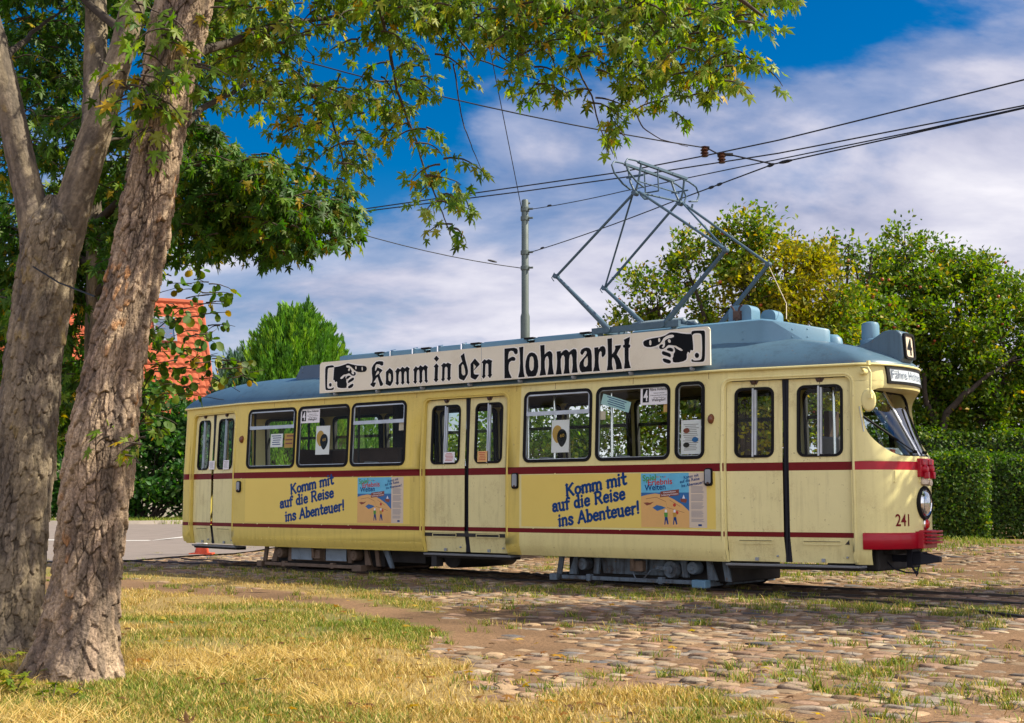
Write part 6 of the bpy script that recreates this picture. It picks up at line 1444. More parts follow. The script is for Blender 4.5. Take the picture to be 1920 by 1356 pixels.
# ================================================================== NEAR TREES
def bark_trunk(name, parent, origin, px_axis, Y, nlen=420, nth=150, rough=1.0, seed=0, mat=None, cols=None, flare=0.0):
    """px_axis: (px left, px right, py) outlines from the ground up at distance Y -> rough barked limb"""
    ax = []
    for l, r, py, *dy in px_axis:
        y = Y + (dy[0] if dy else 0)
        p = at((l + r) / 2, py, y); ax.append((p.x, p.y, p.z, (r - l) / 2 / 2500 * y * 1.0))
    ax = np.array(ax); d = np.r_[0, np.cumsum(np.linalg.norm(np.diff(ax[:, :3], axis=0), axis=1))]
    s = np.linspace(0, d[-1], nlen); q = np.stack([np.interp(s, d, ax[:, k]) for k in range(4)], 1)
    ker = np.hanning(2 * (nlen // 14) + 1); ker /= ker.sum(); pad = len(ker) // 2
    q = np.stack([np.convolve(np.r_[2 * q[0, k] - q[pad:0:-1, k], q[:, k], 2 * q[-1, k] - q[-2:-pad - 2:-1, k]], ker, 'valid') for k in range(4)], 1)
    tg = np.gradient(q[:, :3], axis=0); tg /= np.linalg.norm(tg, axis=1, keepdims=True)
    a = np.cross(tg, [0, 1.0, 0]); a /= np.linalg.norm(a, axis=1, keepdims=True); bb = np.cross(tg, a)
    th = np.linspace(0, 2 * np.pi, nth, endpoint=False); TH_, SS = np.meshgrid(th, s)
    R0 = q[:, 3].mean()
    # plates: noise drawn out along the limb, wrapped round by blending at the back
    X = (TH_ - np.pi / 2) * R0 * 1.0; back = smooth01(np.abs(((TH_ - np.pi / 2 + np.pi) % (2 * np.pi)) - np.pi), 2.6, 3.14)
    X = (((TH_ - np.pi / 2 + np.pi) % (2 * np.pi)) - np.pi) * R0
    wx = X + 0.022 * (fbm(X * 14 + seed, SS * 7, 3) - .5); ws_ = SS + 0.06 * (fbm(X * 12 + 50 + seed, SS * 5, 3) - .5)
    def cells(cx, cy, sd):      # jittered cells: distance to the nearest border, a random number per cell, place along the cell
        gx_ = wx / cx + sd; gy_ = ws_ / cy + sd * 1.7; ix, iy = np.floor(gx_).astype(int), np.floor(gy_).astype(int)
        d1 = np.full(gx_.shape, 9.); d2 = d1.copy(); rn = np.zeros_like(d1); al = np.zeros_like(d1)
        for i in (-1, 0, 1):
            for j in (-1, 0, 1):
                jx, jy = ix + i, iy + j
                px_ = jx + _tab[jx % 256, (jy * 3) % 256]; py_ = jy + _tab[(jx * 5 + 7) % 256, jy % 256]
                dx, dy = gx_ - px_, gy_ - py_; d_ = np.hypot(dx, dy); near_ = d_ < d1
                d2 = np.where(near_, d1, np.minimum(d2, d_)); rn = np.where(near_, _tab[(jx + 31) % 256, (jy * 7 + 3) % 256], rn); al = np.where(near_, dy, al); d1 = np.where(near_, d_, d1)
        return d2 - d1, rn, al
    e1, r1, l1 = cells(.038, .14, seed); e2, r2, l2 = cells(.019, .06, seed + 5)
    f3 = fbm(X * 110, SS * 60 + seed, 2); f4 = fbm(wx * 9 + 3 + seed, ws_ * 2.4, 3); f1 = fbm(wx * 24 + seed, ws_ * 6 + seed, 4)
    lev = r1 * .75 + r2 * .25; edge = np.clip(.5 - l1, 0, 1)
    crk = smooth01(fbm(X * 7 + 90, SS * 3 + seed, 3), .30, .58); crack = (1 - smooth01(e1, .01, .13)) * (.25 + .75 * r2) * crk; c2 = (1 - smooth01(e2, .02, .16)) * .6
    disp = rough * ((lev - .5) * .026 + (edge - .5) * .016 * (r1 > .35) - crack * .020 - c2 * .007 + (f3 - .5) * .007 + (f4 - .5) * .05 - .006)
    disp *= (1 - back)
    fl = flare * np.exp(-SS / .28) * (1 + .5 * np.cos(TH_ * 5 + seed))
    rad = q[:, 3][:, None] * (1 + .04 * np.sin(TH_ * 2 + SS * 1.2 + seed)) + disp + fl
    V = q[:, None, :3] + rad[..., None] * (np.cos(TH_)[..., None] * a[:, None] + np.sin(TH_)[..., None] * bb[:, None])
    c = cols or ((.30, .235, .175), (.42, .33, .24), (.20, .16, .125), (.50, .27, .11))
    k = np.array(c); m1 = smooth01(f1, .35, .68)[..., None]; m2 = smooth01(f4, .45, .62)[..., None]; m3 = (smooth01(fbm(wx * 12 + 77, ws_ * 3 + seed, 3), .68, .76) * smooth01(edge, .5, .9))[..., None]
    col = k[2] * (1 - m1) + k[0] * m1; col = col * (1 - m2 * .7) + k[1] * m2 * .7; col = col * (1 - m3 * .6) + k[3] * m3 * .6
    col = col * (.72 + .56 * lev[..., None]) * (1 - .62 * min(1, rough + .15) * crack[..., None]) * (1 - .45 * min(1, rough + .15) * c2[..., None]) * (0.72 + .56 * f3[..., None])
    idx = np.arange(nlen * nth).reshape(nlen, nth); nx_ = np.roll(idx, -1, 1)
    T = np.stack([idx[:-1], nx_[:-1], nx_[1:], idx[1:]], -1).reshape(-1, 4)
    mass(name, V.reshape(-1, 3) - np.array(origin), T, mat or M['bark'], np.clip(col, 0, 1).reshape(-1, 3), parent, smooth=True)
    return q
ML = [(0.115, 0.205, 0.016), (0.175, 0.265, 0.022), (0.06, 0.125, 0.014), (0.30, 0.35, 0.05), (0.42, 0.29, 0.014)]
ML_shade = [(0.05, 0.125, 0.012), (0.085, 0.17, 0.014), (0.03, 0.075, 0.011), (0.14, 0.21, 0.018), (0.34, 0.25, 0.012)]  # leaf colours darkened to carry the shade of the left crowns
def twigs_and_leaves(mb, starts, dirs, lens, droop, per, lsize, store, spread=0.5):
    """drooping twigs with leaves set in pairs along them"""
    for p, d, ln in zip(starts, dirs, lens):
        d = np.array(d, float); d /= np.linalg.norm(d); q = [np.array(p, float)]; k = 7
        for i in range(k):
            d = d + np.array([0, 0, -droop / k]) + rng.normal(0, .10, 3); d /= np.linalg.norm(d); q.append(q[-1] + d * ln / k)
        mb.tube(q, list(np.linspace(.008, .0025, k + 1)), 4, cap=False)
        m = max(3, int(per * ln)); t = rng.random(m) ** .8; q = np.array(q)
        ps = np.stack([np.interp(t, np.linspace(0, 1, k + 1), q[:, c]) for c in range(3)], 1)
        o = rnd_dirs(m); ps = ps + o * rng.uniform(.01, .07, (m, 1))
        D = unit(o * spread + d * .45 + np.array([0, 0, -.75]) + rng.normal(0, .25, (m, 3)))
        Nn = unit(rnd_dirs(m) * .9 + np.array([.25, -.35, .8]))
        store.append((ps, D, Nn, lsize * rng.uniform(.6, 1.2, m)))
def finish_crown(parent, origin, mb, store, pal, p, tpl, mat='twig'):
    P = np.concatenate([s[0] for s in store]); D = np.concatenate([s[1] for s in store]); Nn = np.concatenate([s[2] for s in store]); z = np.concatenate([s[3] for s in store])
    leaves('crown', P, D, Nn, z, leaf_cols(len(P), pal, p, .3), tpl, M['leaf'], parent, origin)
    mb.build('branches', M['twig'], parent, smooth=60, origin=origin)
    return len(P)
M['twig'] = paint('dark_brown_twig', (0.045, 0.032, 0.022), 0.85, var=0.3, scale=9)
M['bark2'] = attr_mat('smooth_grey_bark', 0.85, 0.5, 30, 0.28)

# --- maple with rough bark and the crown that hangs over the top of the view
YB = 8.35
o3 = at(140, 937, YB); o3.z = 0.05
mapleA = thing('maple_tree', 'leaning maple with rough flaking bark in the left foreground, its boughs hanging over the tram', 'maple tree', o3)
axA = [(30, 235, 1330), (52, 215, 1275), (76, 218, 1200), (96, 226, 1100), (106, 236, 1000), (116, 246, 920), (128, 254, 830), (144, 258, 750), (166, 272, 650), (190, 290, 560), (208, 308, 480), (226, 322, 400), (243, 338, 310), (258, 354, 220), (270, 370, 130), (282, 386, 50), (296, 404, -30), (314, 424, -130), (334, 440, -240), (352, 452, -360)]
qA = bark_trunk('trunk', mapleA, o3, axA, YB, 1000, 330, 1.0, 3, cols=((.27, .195, .14), (.40, .295, .20), (.145, .11, .085), (.50, .23, .08)), flare=.09)
mb, st = MB(), []
def bough(mb, pts, r0, r1):
    p = [np.array(at(*q)) for q in pts]; out = []
    for a_, c_ in zip(p[:-1], p[1:]): out += list(wob(a_, c_, 6, .06))[:-1]
    out.append(p[-1]); mb.tube(out, list(np.linspace(r0, r1, len(out))), 7); return np.array(out)
bs = [bough(mb, ((380, -60, 8.35), (520, -130, 8.6), (700, -120, 8.8), (900, -60, 9.0), (1100, 40, 9.2), (1240, 80, 9.4), (1390, 110, 9.5)), .075, .008),
      bough(mb, ((400, -200, 8.4), (650, -200, 8.0), (900, -160, 7.8), (1150, -90, 7.7), (1350, -30, 7.7), (1430, 30, 7.8)), .07, .008),
      bough(mb, ((322, 135, 8.35), (370, 100, 8.45), (460, 70, 8.9), (560, 40, 9.4), (700, 10, 9.8), (860, 10, 10.2)), .04, .006),
      bough(mb, ((300, 275, 8.35), (345, 235, 8.45), (400, 190, 9.0), (470, 150, 9.6), (560, 190, 10), (640, 260, 10.2)), .03, .005),
      bough(mb, ((700, -20, 9), (730, 90, 9.2), (745, 170, 9.3), (770, 240, 9.4), (800, 330, 9.4), (830, 400, 9.4), (850, 455, 9.4)), .014, .003),
      bough(mb, ((1060, 20, 9.2), (1070, 100, 9.2), (1110, 180, 9.2), (1125, 240, 9.2), (1150, 290, 9.2)), .010, .003),
      bough(mb, ((800, -20, 9.0), (850, 60, 9.1), (890, 110, 9.2), (1010, 150, 9.3)), .012, .003),
      bough(mb, ((500, 60, 9.4), (560, 150, 9.6), (620, 220, 9.7), (650, 320, 9.7), (640, 375, 9.7)), .014, .003)]
for pts in (((850, 120, 9.3), (858, 170, 9.3), (870, 240, 9.35), (890, 290, 9.4), (907, 328, 9.4)), ((1190, 205, 9.4), (1205, 240, 9.4), (1240, 262, 9.4), (1290, 275, 9.4)), ((930, 98, 9.2), (960, 120, 9.2), (975, 148, 9.2))): bough(mb, pts, .006, .002)
# places the crown fills: (px, py, half width px, half height px, distance, how many twigs)
ZONES = [(430, 60, 60, 90, 9.2, 60), (440, 130, 40, 40, 9.2, 22), (540, 60, 70, 80, 9.2, 62), (640, 30, 70, 60, 9.2, 52), (500, 170, 45, 50, 9.6, 24), (570, 220, 45, 50, 9.7, 24), (480, 210, 30, 30, 9.6, 8), (640, 205, 40, 35, 9.8, 14), (590, 290, 28, 26, 9.8, 9), (650, 300, 22, 40, 9.8, 9), (642, 358, 16, 14, 9.8, 5), (690, 245, 30, 20, 9.8, 9),
         (735, 170, 24, 60, 9.4, 16), (765, 260, 22, 28, 9.4, 6), (790, 300, 14, 22, 9.4, 4), (800, 165, 26, 20, 9.4, 5), (795, 372, 10, 12, 9.4, 3), (830, 360, 16, 18, 9.4, 4), (822, 400, 14, 16, 9.4, 3), (852, 425, 20, 22, 9.4, 5), (853, 462, 14, 14, 9.4, 3),
         (740, 40, 70, 60, 9.0, 52), (840, 40, 60, 55, 9.0, 46), (700, 110, 50, 35, 9.3, 20), (800, 100, 30, 30, 9.2, 9), (880, 110, 32, 26, 9.2, 10), (940, 40, 60, 55, 8.6, 46), (1030, 40, 60, 60, 8.6, 46), (960, 110, 40, 30, 9.0, 18), (1050, 115, 45, 35, 9.0, 22), (1010, 190, 26, 18, 9.2, 8), (1000, 140, 30, 20, 9.1, 8),
         (1130, 60, 60, 70, 8.6, 48), (1120, 150, 32, 26, 9.1, 9), (1112, 235, 14, 16, 9.2, 4), (1145, 285, 14, 16, 9.2, 5), (1200, 60, 60, 75, 8.6, 50), (1190, 150, 36, 30, 9.2, 15), (1200, 205, 26, 18, 9.3, 7), (1250, 215, 26, 18, 9.4, 6), (1272, 248, 12, 12, 9.4, 3), (1290, 60, 55, 75, 8.6, 48), (1300, 155, 45, 32, 9.0, 26), (1345, 185, 26, 20, 9.2, 10), (1370, 70, 42, 65, 8.8, 34), (1385, 160, 30, 28, 9.0, 14), (1415, 20, 30, 30, 8.6, 15), (1440, 42, 14, 10, 8.6, 3), (1230, 120, 40, 30, 9.0, 14),
         (900, -50, 500, 50, 8.2, 90), (430, -40, 70, 50, 8.8, 20)]
def fill(zones, store, mb, per, lsize, droop=1.1, ln=(.18, .38), spread=.5, dep=.45):
    for px, py, hx, hy, Y, n in zones:
        S_, D_, L_ = [], [], []
        for i in range(n):
            while True:
                a_, c_ = rng.uniform(-1, 1, 2)
                if a_ * a_ + c_ * c_ < 1: break
            p = at(px + a_ * hx, py + c_ * hy, Y + rng.normal(0, dep)); l = rng.uniform(*ln)
            p = p + Vector((0, 0, l * .62)); S_.append(p); an = rng.uniform(0, 6.283); D_.append((math.cos(an), math.sin(an) * .8, .15)); L_.append(l)
        twigs_and_leaves(mb, S_, D_, L_, droop, per, lsize, store, spread)
fill([(a_, b_ - (14 if 600 < a_ < 1500 and b_ < 130 else 0), c_, d_, e_, max(2, int(f_ * (.62 if f_ > 12 else .85)))) for a_, b_, c_, d_, e_, f_ in ZONES], st, mb, 42, 0.076)
# the leaves sprouting from the trunk itself
spr = [(300, 90, 26, 26, 8.0, 5), (250, 60, 20, 24, 8.05, 4), (322, 105, 20, 18, 7.98, 4), (280, 160, 26, 26, 8.0, 6), (262, 215, 26, 40, 8.02, 8), (215, 195, 26, 18, 8.1, 5), (285, 225, 18, 40, 8.0, 6), (355, 165, 22, 22, 8.0, 5), (340, 180, 20, 20, 8.0, 4), (275, 285, 18, 22, 8.0, 5)]
fill([(a_, b_, c_, d_, e_, max(3, int(f_ * 1.05))) for a_, b_, c_, d_, e_, f_ in spr], st, mb, 16, 0.10, 1.2, (.15, .28), .7, .05)
fill([(212, 835, 12, 10, 8.05, 2), (262, 850, 14, 16, 8.15, 4), (232, 872, 10, 10, 8.0, 1)], st, mb, 13, .075, 1.0, (.1, .18), .8, .03)
nA = finish_crown(mapleA, o3, mb, st, ML, [.34, .3, .12, .20, .04], tpl_maple())

# --- forked grey tree further left
YL = 9.6
o4 = at(30, 937, YL); o4.z = 0.05
treeB = thing('maple_tree', 'forked maple with smooth grey-brown trunk at the left edge', 'maple tree', o4)
gc = ((.17, .135, .10), (.235, .185, .12), (.10, .08, .06), (.24, .17, .06))
bark_trunk('trunk', treeB, o4, [(-75, 78, 1330), (-60, 74, 1230), (-44, 78, 1130), (-28, 84, 1030), (-16, 92, 930), (-6, 102, 830), (4, 112, 730), (14, 122, 640), (26, 132, 560), (34, 146, 480), (42, 158, 425), (58, 146, 398), (76, 124, 378), (92, 106, 366)], YL, 700, 260, .75, 12, M['bark2'], gc, .05)
bark_trunk('limb', treeB, o4, [(44, 128, 540), (38, 112, 460), (32, 94, 400), (18, 74, 330), (4, 58, 260), (-14, 40, 180), (-36, 20, 100), (-62, -4, 10), (-90, -30, -90)], YL, 260, 110, .2, 21, M['bark2'], gc)
bark_trunk('limb', treeB, o4, [(62, 126, 560), (76, 146, 480), (100, 168, 400), (122, 186, 330), (146, 206, 260), (172, 228, 190), (196, 248, 120), (216, 266, 50), (236, 284, -40), (256, 300, -140)], YL, 280, 110, .2, 33, M['bark2'], gc)
bark_trunk('limb', treeB, o4, [(168, 200, 290, .0), (152, 206, 240, .1), (156, 202, 180, .3), (158, 200, 110, .4), (160, 200, 40, .5), (160, 198, -60, .6)], YL + .1, 200, 80, .3, 44, M['bark2'], gc)
mb, st = MB(), []
b1 = [bough(mb, ((238, 60, 9.6), (120, -40, 10.4), (20, -80, 10.6)), .04, .008), bough(mb, ((-8, 110, 9.6), (60, 60, 10.4), (130, 10, 10.8)), .03, .006), bough(mb, ((166, 300, 9.6), (210, 260, 10.6), (330, 250, 11)), .02, .005)]
ZL = [(50, 60, 80, 70, 11.6, 50), (120, 160, 60, 80, 11.8, 44), (40, 200, 60, 80, 11.8, 40), (230, 30, 70, 60, 11.6, 36), (90, 300, 50, 60, 11.8, 30), (330, 60, 60, 80, 10.6, 40), (360, 180, 40, 60, 10.6, 26), (20, 330, 30, 80, 11, 26), (200, 330, 50, 70, 11.4, 34), (60, -60, 200, 50, 10.6, 90), (200, -150, 260, 50, 10.2, 90), (340, 290, 30, 40, 11, 12), (400, 140, 30, 40, 10.6, 12), (415, 60, 40, 60, 10.6, 24)]
fill(ZL, st, mb, 34, 0.092, .9, (.3, .55), .6, .4)
nB = finish_crown(treeB, o4, mb, st, ML_shade, [.34, .28, .28, .07, .03], tpl_maple())

# --- lime tree behind the two trunks, with the big leafy bough over the rear of the tram
YC = 13.5
o5 = at(175, 937, YC); o5.z = 0.02
lime = thing('lime_tree', 'broad-leaved tree behind the two foreground trunks, its leafy bough reaching over the tram tail', 'lime tree', o5)
bark_trunk('trunk', lime, o5, [(152, 202, 1120), (155, 198, 1000), (158, 196, 800), (160, 194, 600), (162, 192, 400), (166, 190, 200), (170, 188, 0)], YC, 160, 60, .5, 5, M['bark2'], gc)
mb, st = MB(), []
for pts in (((176, 560, 13.5), (260, 470, 13.2), (380, 420, 12.9), (500, 410, 12.6), (620, 440, 12.5)), ((176, 420, 13.5), (280, 330, 13.2), (380, 320, 13), (460, 350, 12.9)), ((176, 500, 13.5), (80, 440, 13.8), (0, 420, 14))): bough(mb, pts, .05, .006)
ZC = [(370, 330, 50, 40, 12.8, 40), (420, 370, 60, 50, 12.7, 56), (490, 380, 50, 42, 12.6, 44), (350, 420, 50, 60, 12.9, 50), (430, 440, 60, 50, 12.7, 54), (510, 440, 55, 45, 12.6, 46), (570, 430, 45, 36, 12.5, 32), (620, 440, 34, 26, 12.5, 18), (500, 495, 50, 30, 12.7, 26), (570, 470, 45, 26, 12.6, 20), (400, 500, 30, 26, 12.9, 10), (530, 520, 14, 14, 12.7, 5), (345, 480, 26, 30, 13, 12), (640, 470, 12, 14, 12.5, 4), (320, 300, 30, 40, 12.8, 14)]
fill(ZC, st, mb, 34, 0.105, .9, (.25, .5), .6, .45)
ZD = [(80, 480, 80, 90, 14, 80), (60, 620, 80, 80, 14.2, 76), (150, 560, 60, 90, 14.2, 60), (210, 440, 60, 70, 14, 60), (270, 500, 36, 50, 13.8, 24), (70, 760, 80, 70, 14.5, 60), (170, 720, 40, 60, 14.6, 20), (180, 640, 30, 40, 14.6, 14), (40, 880, 60, 60, 15, 36), (20, 540, 40, 120, 14.4, 50), (160, 840, 40, 50, 15, 22), (230, 560, 24, 30, 13.6, 10), (270, 420, 40, 40, 13.6, 24)]
fill(ZD, st, mb, 42, 0.105, .9, (.3, .6), .6, .6)
nC = finish_crown(lime, o5, mb, st, ML_shade, [.34, .3, .16, .15, .05], tpl_maple())
# --- hazel with round leaves, between the trunks and the tram tail
o6 = at(300, 937, 15.2); o6.z = 0.02
hazel = thing('hazel_bush', 'thin round-leaved branches hanging in front of the orange roof and the tram tail', 'hazel bush', at(215, 937, 15.6) - Vector((0, 0, 1.1)))
o6 = hazel.location
hz = rng.random
mb, st = MB(), []
for pts in (((214, 1100, 15.6), (225, 800, 15.4), (260, 640, 15.1), (340, 580, 14.8), (405, 566, 14.6)), ((214, 1100, 15.6), (235, 800, 15.4), (290, 690, 15), (370, 690, 14.8), (450, 735, 14.6)), ((214, 1100, 15.6), (232, 860, 15.4), (290, 740, 15), (350, 740, 14.8), (420, 750, 14.6)), ((214, 1100, 15.6), (220, 700, 15.3), (270, 560, 15), (330, 540, 14.9))): bough(mb, pts, .011, .003)
ZH = [(330, 530, 30, 14, 14.8, 8), (380, 555, 24, 16, 14.6, 8), (360, 590, 40, 16, 14.7, 10), (345, 618, 30, 18, 14.8, 6), (390, 650, 22, 14, 14.6, 5), (375, 620, 26, 12, 14.6, 4), (340, 665, 40, 22, 14.8, 7), (300, 690, 40, 34, 15, 20), (370, 705, 34, 16, 14.7, 12), (420, 725, 26, 14, 14.6, 9), (440, 742, 20, 10, 14.6, 5), (350, 740, 30, 20, 14.8, 12), (290, 750, 40, 40, 15, 22), (270, 820, 30, 50, 15.2, 16), (250, 640, 30, 60, 15.2, 18), (262, 570, 30, 30, 15, 9)]
fill([(a_, b_, c_, d_, e_, max(2, int(f_ * .74))) for a_, b_, c_, d_, e_, f_ in ZH], st, mb, 13, 0.105, .5, (.2, .4), .8, .2)
nH = finish_crown(hazel, o6, mb, st, [(0.075, 0.145, 0.016), (0.12, 0.19, 0.02), (0.05, 0.10, 0.014), (0.24, 0.25, 0.02), (0.30, 0.21, 0.012)], [.34, .26, .2, .14, .06], tpl_round())
# --- tall tree just outside the view on the right; its shade lies across the tracks
tp = Vector((9.7, 15.5, 0)); tp.z = float(gz(tp.x, tp.y))
side_tree = thing('maple_tree', 'young maple beside the yard, to the right of the tram nose', 'maple tree', tp)
mb, st = MB(), []
mb.tube([tp + Vector((0, 0, -.2)), tp + Vector((.1, 0, 2.5)), tp + Vector((0, .1, 3.4)), tp + Vector((-.2, 0, 5.0))], [.24, .2, .15, .05], 10)
cl = [(tp.x + a_, tp.y + b_, c_, r_) for a_, b_, c_, r_ in ((0, 0, 4.3, 1.35), (-.5, .4, 4.6, 1.1), (.7, -.4, 4.7, 1.1), (.9, .7, 3.9, 1.1), (-.5, -.7, 3.9, 1.0))]
ctr, P, d_, kk = crown_points(cl, 330, 40, .5)
n = len(P); D = unit(d_ + rnd_dirs(n) + [0, 0, -.3])
leaves('crown', P, D, unit(rnd_dirs(n) + [0, 0, 1.0]), .11 * rng.uniform(.7, 1.2, n), leaf_cols(n, ML, [.34, .3, .14, .16, .06]), tpl_maple(), M['leaf'], side_tree, tp)
for c_ in ctr[:60]: mb.tube(wob(np.array(tp) + [0, 0, 3.0], c_, 6, .15), list(np.linspace(.05, .006, 6)), 5, cap=False)
mb.build('trunk', M['darkbark'], side_tree, smooth=50, origin=tp)
tq = Vector((9.7, 13.1, 0)); tq.z = float(gz(tq.x, tq.y))
tall_tree = thing('maple_tree', 'tall thin-crowned maple to the right of the cobbled yard', 'maple tree', tq)
mb = MB(); mb.tube([tq + Vector((0, 0, -.2)), tq + Vector((.05, 0, 2.5)), tq + Vector((-.1, .1, 5)), tq + Vector((-.2, 0, 8.2))], [.2, .17, .12, .04], 10)
ctr, P, d_, kk = crown_points([(tq.x + a_, tq.y + b_, c_, r_) for a_, b_, c_, r_ in ((-.9, .6, 5.9, .9), (.2, -.5, 6.9, 1.1), (-1.0, -.2, 7.6, .9), (.7, .6, 8.0, 1.0), (-.6, -1.0, 5.4, .7), (.6, .2, 9.0, .8))], 170, 36, .42)
n = len(P); leaves('crown', P, unit(d_ + rnd_dirs(n) + [0, 0, -.3]), unit(rnd_dirs(n) + [0, 0, 1.0]), .11 * rng.uniform(.7, 1.2, n), leaf_cols(n, ML, [.34, .3, .14, .16, .06]), tpl_maple(), M['leaf'], tall_tree, tq)
for c_ in ctr[:70]: mb.tube(wob(np.array(tq) + [0, 0, 4.6], c_, 6, .15), list(np.linspace(.045, .006, 6)), 5, cap=False)
mb.build('trunk', M['darkbark'], tall_tree, smooth=50, origin=tq)
# loose wire tied between the two near trunks
wire('tie_wire', [at(62, 500, 9.25), at(110, 530, 9.15), at(178, 556, 8.5)], .006, 'short loose wire tied between the two foreground trunks', group=None)

# yellowing maple seedlings at the foot of the rough trunk
def seedling(px, py, n, h, lab):
    g = on_ground(px, py); g.z = float(gz(g.x, g.y)); t = thing('maple_seedling', lab, 'seedling', g, group='seedlings at the foot of the tree')
    mb, st = MB(), []
    for i in range(n):
        p = np.array(g) + [rng.normal(0, .07), rng.normal(0, .05), 0]; q = p + [rng.normal(0, .07), rng.normal(0, .05), h * rng.uniform(.5, 1)]
        mb.tube(wob(p, q, 5, .2), .0025, 4); k = 5; a = rng.uniform(0, 6.28, k)
        D = np.c_[np.cos(a), np.sin(a), rng.uniform(-.5, .2, k)]; st.append((np.repeat(q[None], k, 0) - [0, 0, 1] * rng.uniform(0, .08, (k, 1)), D, unit(np.c_[rng.normal(0, .3, (k, 2)), np.ones(k)]), .075 * rng.uniform(.6, 1.1, k)))
    P = np.concatenate([s[0] for s in st]); leaves('foliage', P, np.concatenate([s[1] for s in st]), np.concatenate([s[2] for s in st]), np.concatenate([s[3] for s in st]), leaf_cols(len(P), [(.22, .25, .02), (.34, .30, .02), (.12, .18, .02)], [.4, .35, .25]), tpl_maple(), M['leaf'], t, g)
    mb.build('stem', M['twig'], t, origin=g)
seedling(25, 1325, 8, .16, 'low yellow-green maple seedling left of the rough trunk foot')
seedling(66, 1300, 7, .26, 'tallest maple seedling, standing against the rough trunk foot')
seedling(110, 1335, 6, .12, 'small yellowing maple seedling in front of the rough trunk foot')
seedling(250, 840, 0, 0, '') if 0 else None

# ================================================================== GRASS
def blades(name, x, y, h, wdt, col, lean_=0.5, flat=None):
    n = len(x); z = gz(x, y) - .006
    a = rng.uniform(0, 2 * np.pi, n); bx, by = np.cos(a), np.sin(a); la = a + np.pi / 2 + rng.normal(0, .7, n); l = h * lean_ * rng.uniform(.2, 1.6, n)
    w = wdt * rng.uniform(.7, 1.3, n)
    base = np.stack([x, y, z], 1); side = np.stack([bx, by, np.zeros(n)], 1) * w[:, None]; up = np.stack([np.cos(la) * l, np.sin(la) * l, h], 1)
    mid = base + up * np.array([.38, .38, .58])
    V = np.stack([base - side, base + side, mid + side * .75, mid - side * .75, base + up], 1).reshape(-1, 3)
    i = np.arange(n)[:, None] * 5
    T = np.concatenate([i + [0, 1, 2], i + [0, 2, 3], i + [3, 2, 4]], 0)
    o = mass(name, V, T, M['grassm'], np.repeat(np.clip(col, 0, 1), 5, 0))
    return tag(o, kind='stuff')
def view_pts(n, y0, y1, margin=.5):
    """random places on the ground inside the view, denser near the camera"""
    t = rng.random(n); y = 1 / (1 / y0 + t * (1 / y1 - 1 / y0)); x = rng.uniform(-1, 1, n) * (y * .395 + margin); return x, y
STRAW = np.array([(.57, .41, .125), (.46, .32, .09), (.66, .51, .21), (.34, .23, .07)]); GREEN = np.array([(.15, .21, .025), (.22, .265, .04), (.10, .165, .02), (.30, .30, .06)])
x, y = view_pts(620000, 6.2, 21)
l = lawnness(x, y); k = rng.random(len(x)) < l * (.14 + .86 * smooth01(fbm(x * 1.8 + 60, y * 1.8, 4), .36, .52)) * np.clip(y / 16, .45, 1) ; x, y, l = x[k], y[k], l[k]
g = greenness(x, y); isg = rng.random(len(x)) < g * .8 + .06
col = np.where(isg[:, None], GREEN[rng.integers(0, 4, len(x))], STRAW[rng.integers(0, 4, len(x))]) * rng.uniform(.7, 1.2, (len(x), 1))
h = np.where(isg, rng.uniform(.025, .060, len(x)), rng.uniform(.015, .060, len(x))) * (.7 + .6 * fbm(x * 2.5, y * 2.5, 2))
blades('lawn_grass', x, y, h, .0034, col, .8)
# long dead stalks lying about by the tree
x, y = view_pts(60000, 6.3, 9.6); k = (x < -.4) & (rng.random(len(x)) < smooth01(fbm(x * 1.2 + 11, y * 1.2, 3), .42, .62) * smooth01(-x, .2, 1.4)); x, y = x[k], y[k]
blades('dry_stalks', x, y, rng.uniform(.02, .11, len(x)), .0026, STRAW[rng.integers(0, 3, len(x))] * rng.uniform(.8, 1.25, (len(x), 1)), 2.2)
# tufts in the joints of the cobbles, thickest along the tram
def tufts():
    x, y = view_pts(14000, 6.3, 40, 1.0); u, w = uw(x, y)
    along = np.exp(-((w + 1.0) / .75) ** 2) * .50 + np.exp(-((w - 3.6) / 1.2) ** 2) * .30 + np.exp(-((w + 2.6) / .9) ** 2) * .10
    patch_ = smooth01(fbm(x * .9 + 31, y * .9, 3), .50, .66)
    pr = (along * .9 + .085) * (.25 + patch_); pr = np.where((w > .3) & (w < 1.9) & (u < 1.9) & (u > -11), pr * .3, pr)
    band_ = np.exp(-((w + .75) / .62) ** 2) * (u < 4) * (.35 + .65 * smooth01(fbm(u * .7 + 3, w * 1.5, 3), .36, .56)); pr = np.maximum(pr, band_ * .75)
    k = (lawnness(x, y) < .3) & (rng.random(len(x)) < pr * np.clip(y / 9, .6, 2.2)); x, y = x[k], y[k]; m = rng.integers(16, 60, len(x)); kk = np.repeat(np.arange(len(x)), m)
    r = np.abs(rng.normal(0, 1, len(kk))) * rng.uniform(.03, .10, len(x))[kk]; a = rng.uniform(0, 6.283, len(kk))
    X, Y = x[kk] + r * np.cos(a) * 1.5, y[kk] + r * np.sin(a); s = rng.uniform(.6, 1.5, len(x))[kk]
    dry = rng.random(len(kk)) < .22
    c = np.where(dry[:, None], STRAW[rng.integers(0, 4, len(kk))], GREEN[rng.integers(0, 4, len(kk))]) * rng.uniform(.7, 1.2, (len(kk), 1))
    blades('grass_tufts', X, Y, rng.uniform(.018, .070, len(kk)) * s, .0040, c, .8)
tufts()
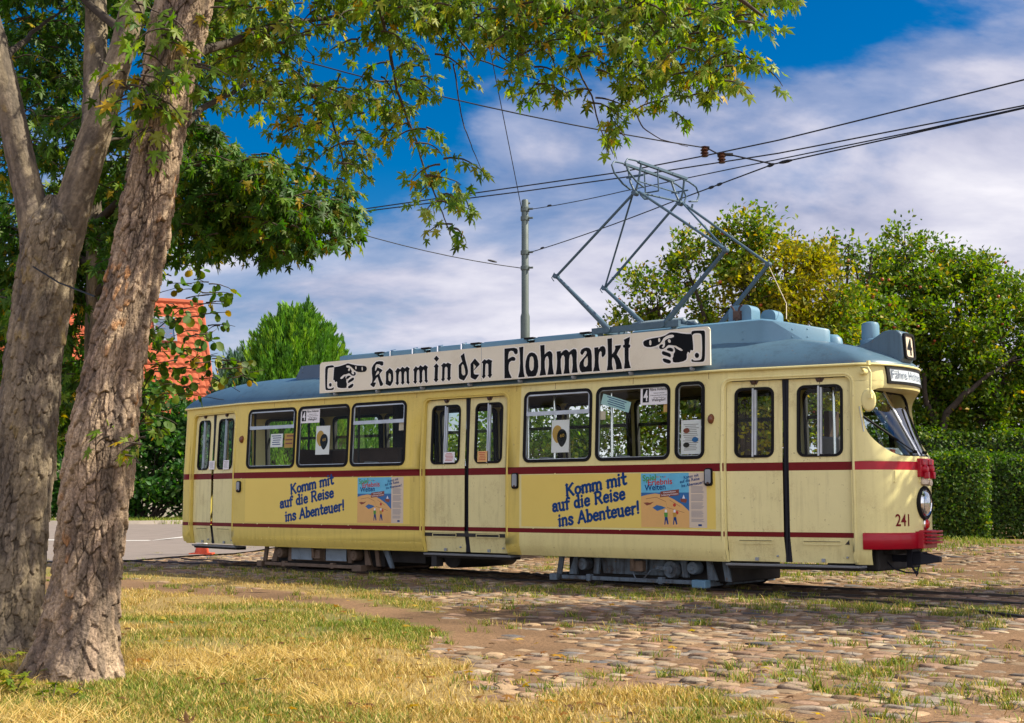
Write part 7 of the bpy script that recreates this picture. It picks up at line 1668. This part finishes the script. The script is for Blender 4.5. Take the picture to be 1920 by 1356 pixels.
# verge beyond the road and grass under the hedges
x = rng.uniform(-30, 0, 26000); y = 42.5 + (x + 12) * .3 + rng.uniform(.3, 4, 26000); blades('verge_grass', x, y, rng.uniform(.08, .28, len(x)), .012, GREEN[rng.integers(0, 4, len(x))] * rng.uniform(.8, 1.3, (len(x), 1)), .5)
x = rng.uniform(4, 18, 16000); y = 24.5 + (x - 10) * .16 + rng.uniform(-3.5, 3.4, 16000); k = fbm(x * .8, y * .8, 3) > .5; x, y = x[k], y[k]; blades('yard_grass', x, y, rng.uniform(.03, .11, len(x)), .009, GREEN[rng.integers(0, 4, len(x))], .6)
# thin fallen twigs
m = MB(); x, y = view_pts(70, 6.5, 13, 0)
for a_, c_ in zip(x, y):
    t_ = rng.uniform(0, 3.14); l = rng.uniform(.06, .2); z = float(gz(a_, c_)) + .02
    m.tube(wob((a_, c_, z), (a_ + l * math.cos(t_), c_ + l * math.sin(t_), z + rng.uniform(0, .015)), 5, .25), [.0035, .003, .003, .002, .0015], 5)
o = m.build('fallen_twigs', M['twig'], None); tag(o, kind='stuff')
# earth heap by the tram nose, fallen leaves
hp = on_ground(1752, 1040); m = MB(); rows = []
for i in range(13):
    r = i / 12; rows.append([(hp.x + r * .95 * math.cos(t) * (1 + .15 * math.sin(3 * t)), hp.y + r * .7 * math.sin(t), float(gz(hp.x, hp.y)) + .22 * (1 - r ** 1.5) - .03 + .05 * (fbm(r * 5 * math.cos(t) + 9, r * 5 * math.sin(t), 3) - .5)) for t in np.linspace(0, 2 * math.pi, 33)[:-1]])
m.grid(rows, 0, True); M['earth'] = paint('bare_brown_earth', (.16, .09, .05), .95, var=.3, scale=9, bump=.6, bscale=30)
o = m.build('earth_mound', M['earth'], None, smooth=60); tag(o, kind='structure')
x, y = view_pts(420, 6.4, 15); k = rng.random(420) < .4 + .5 * (x < .6); x, y = x[k], y[k]; n = len(x)
o = leaves('fallen_leaves', np.stack([x, y, gz(x, y) + .035], 1), np.c_[rng.normal(size=(n, 2)), rng.normal(0, .15, n)], np.c_[rng.normal(0, .25, (n, 2)), np.ones(n)], rng.uniform(.04, .085, n), leaf_cols(n, [(.42, .24, .02), (.30, .14, .03), (.14, .07, .03), (.5, .36, .06)], [.25, .3, .3, .15]), tpl_maple(), M['leaf'])
tag(o, kind='stuff')
print('leaves', nA, nB, nC, nH)
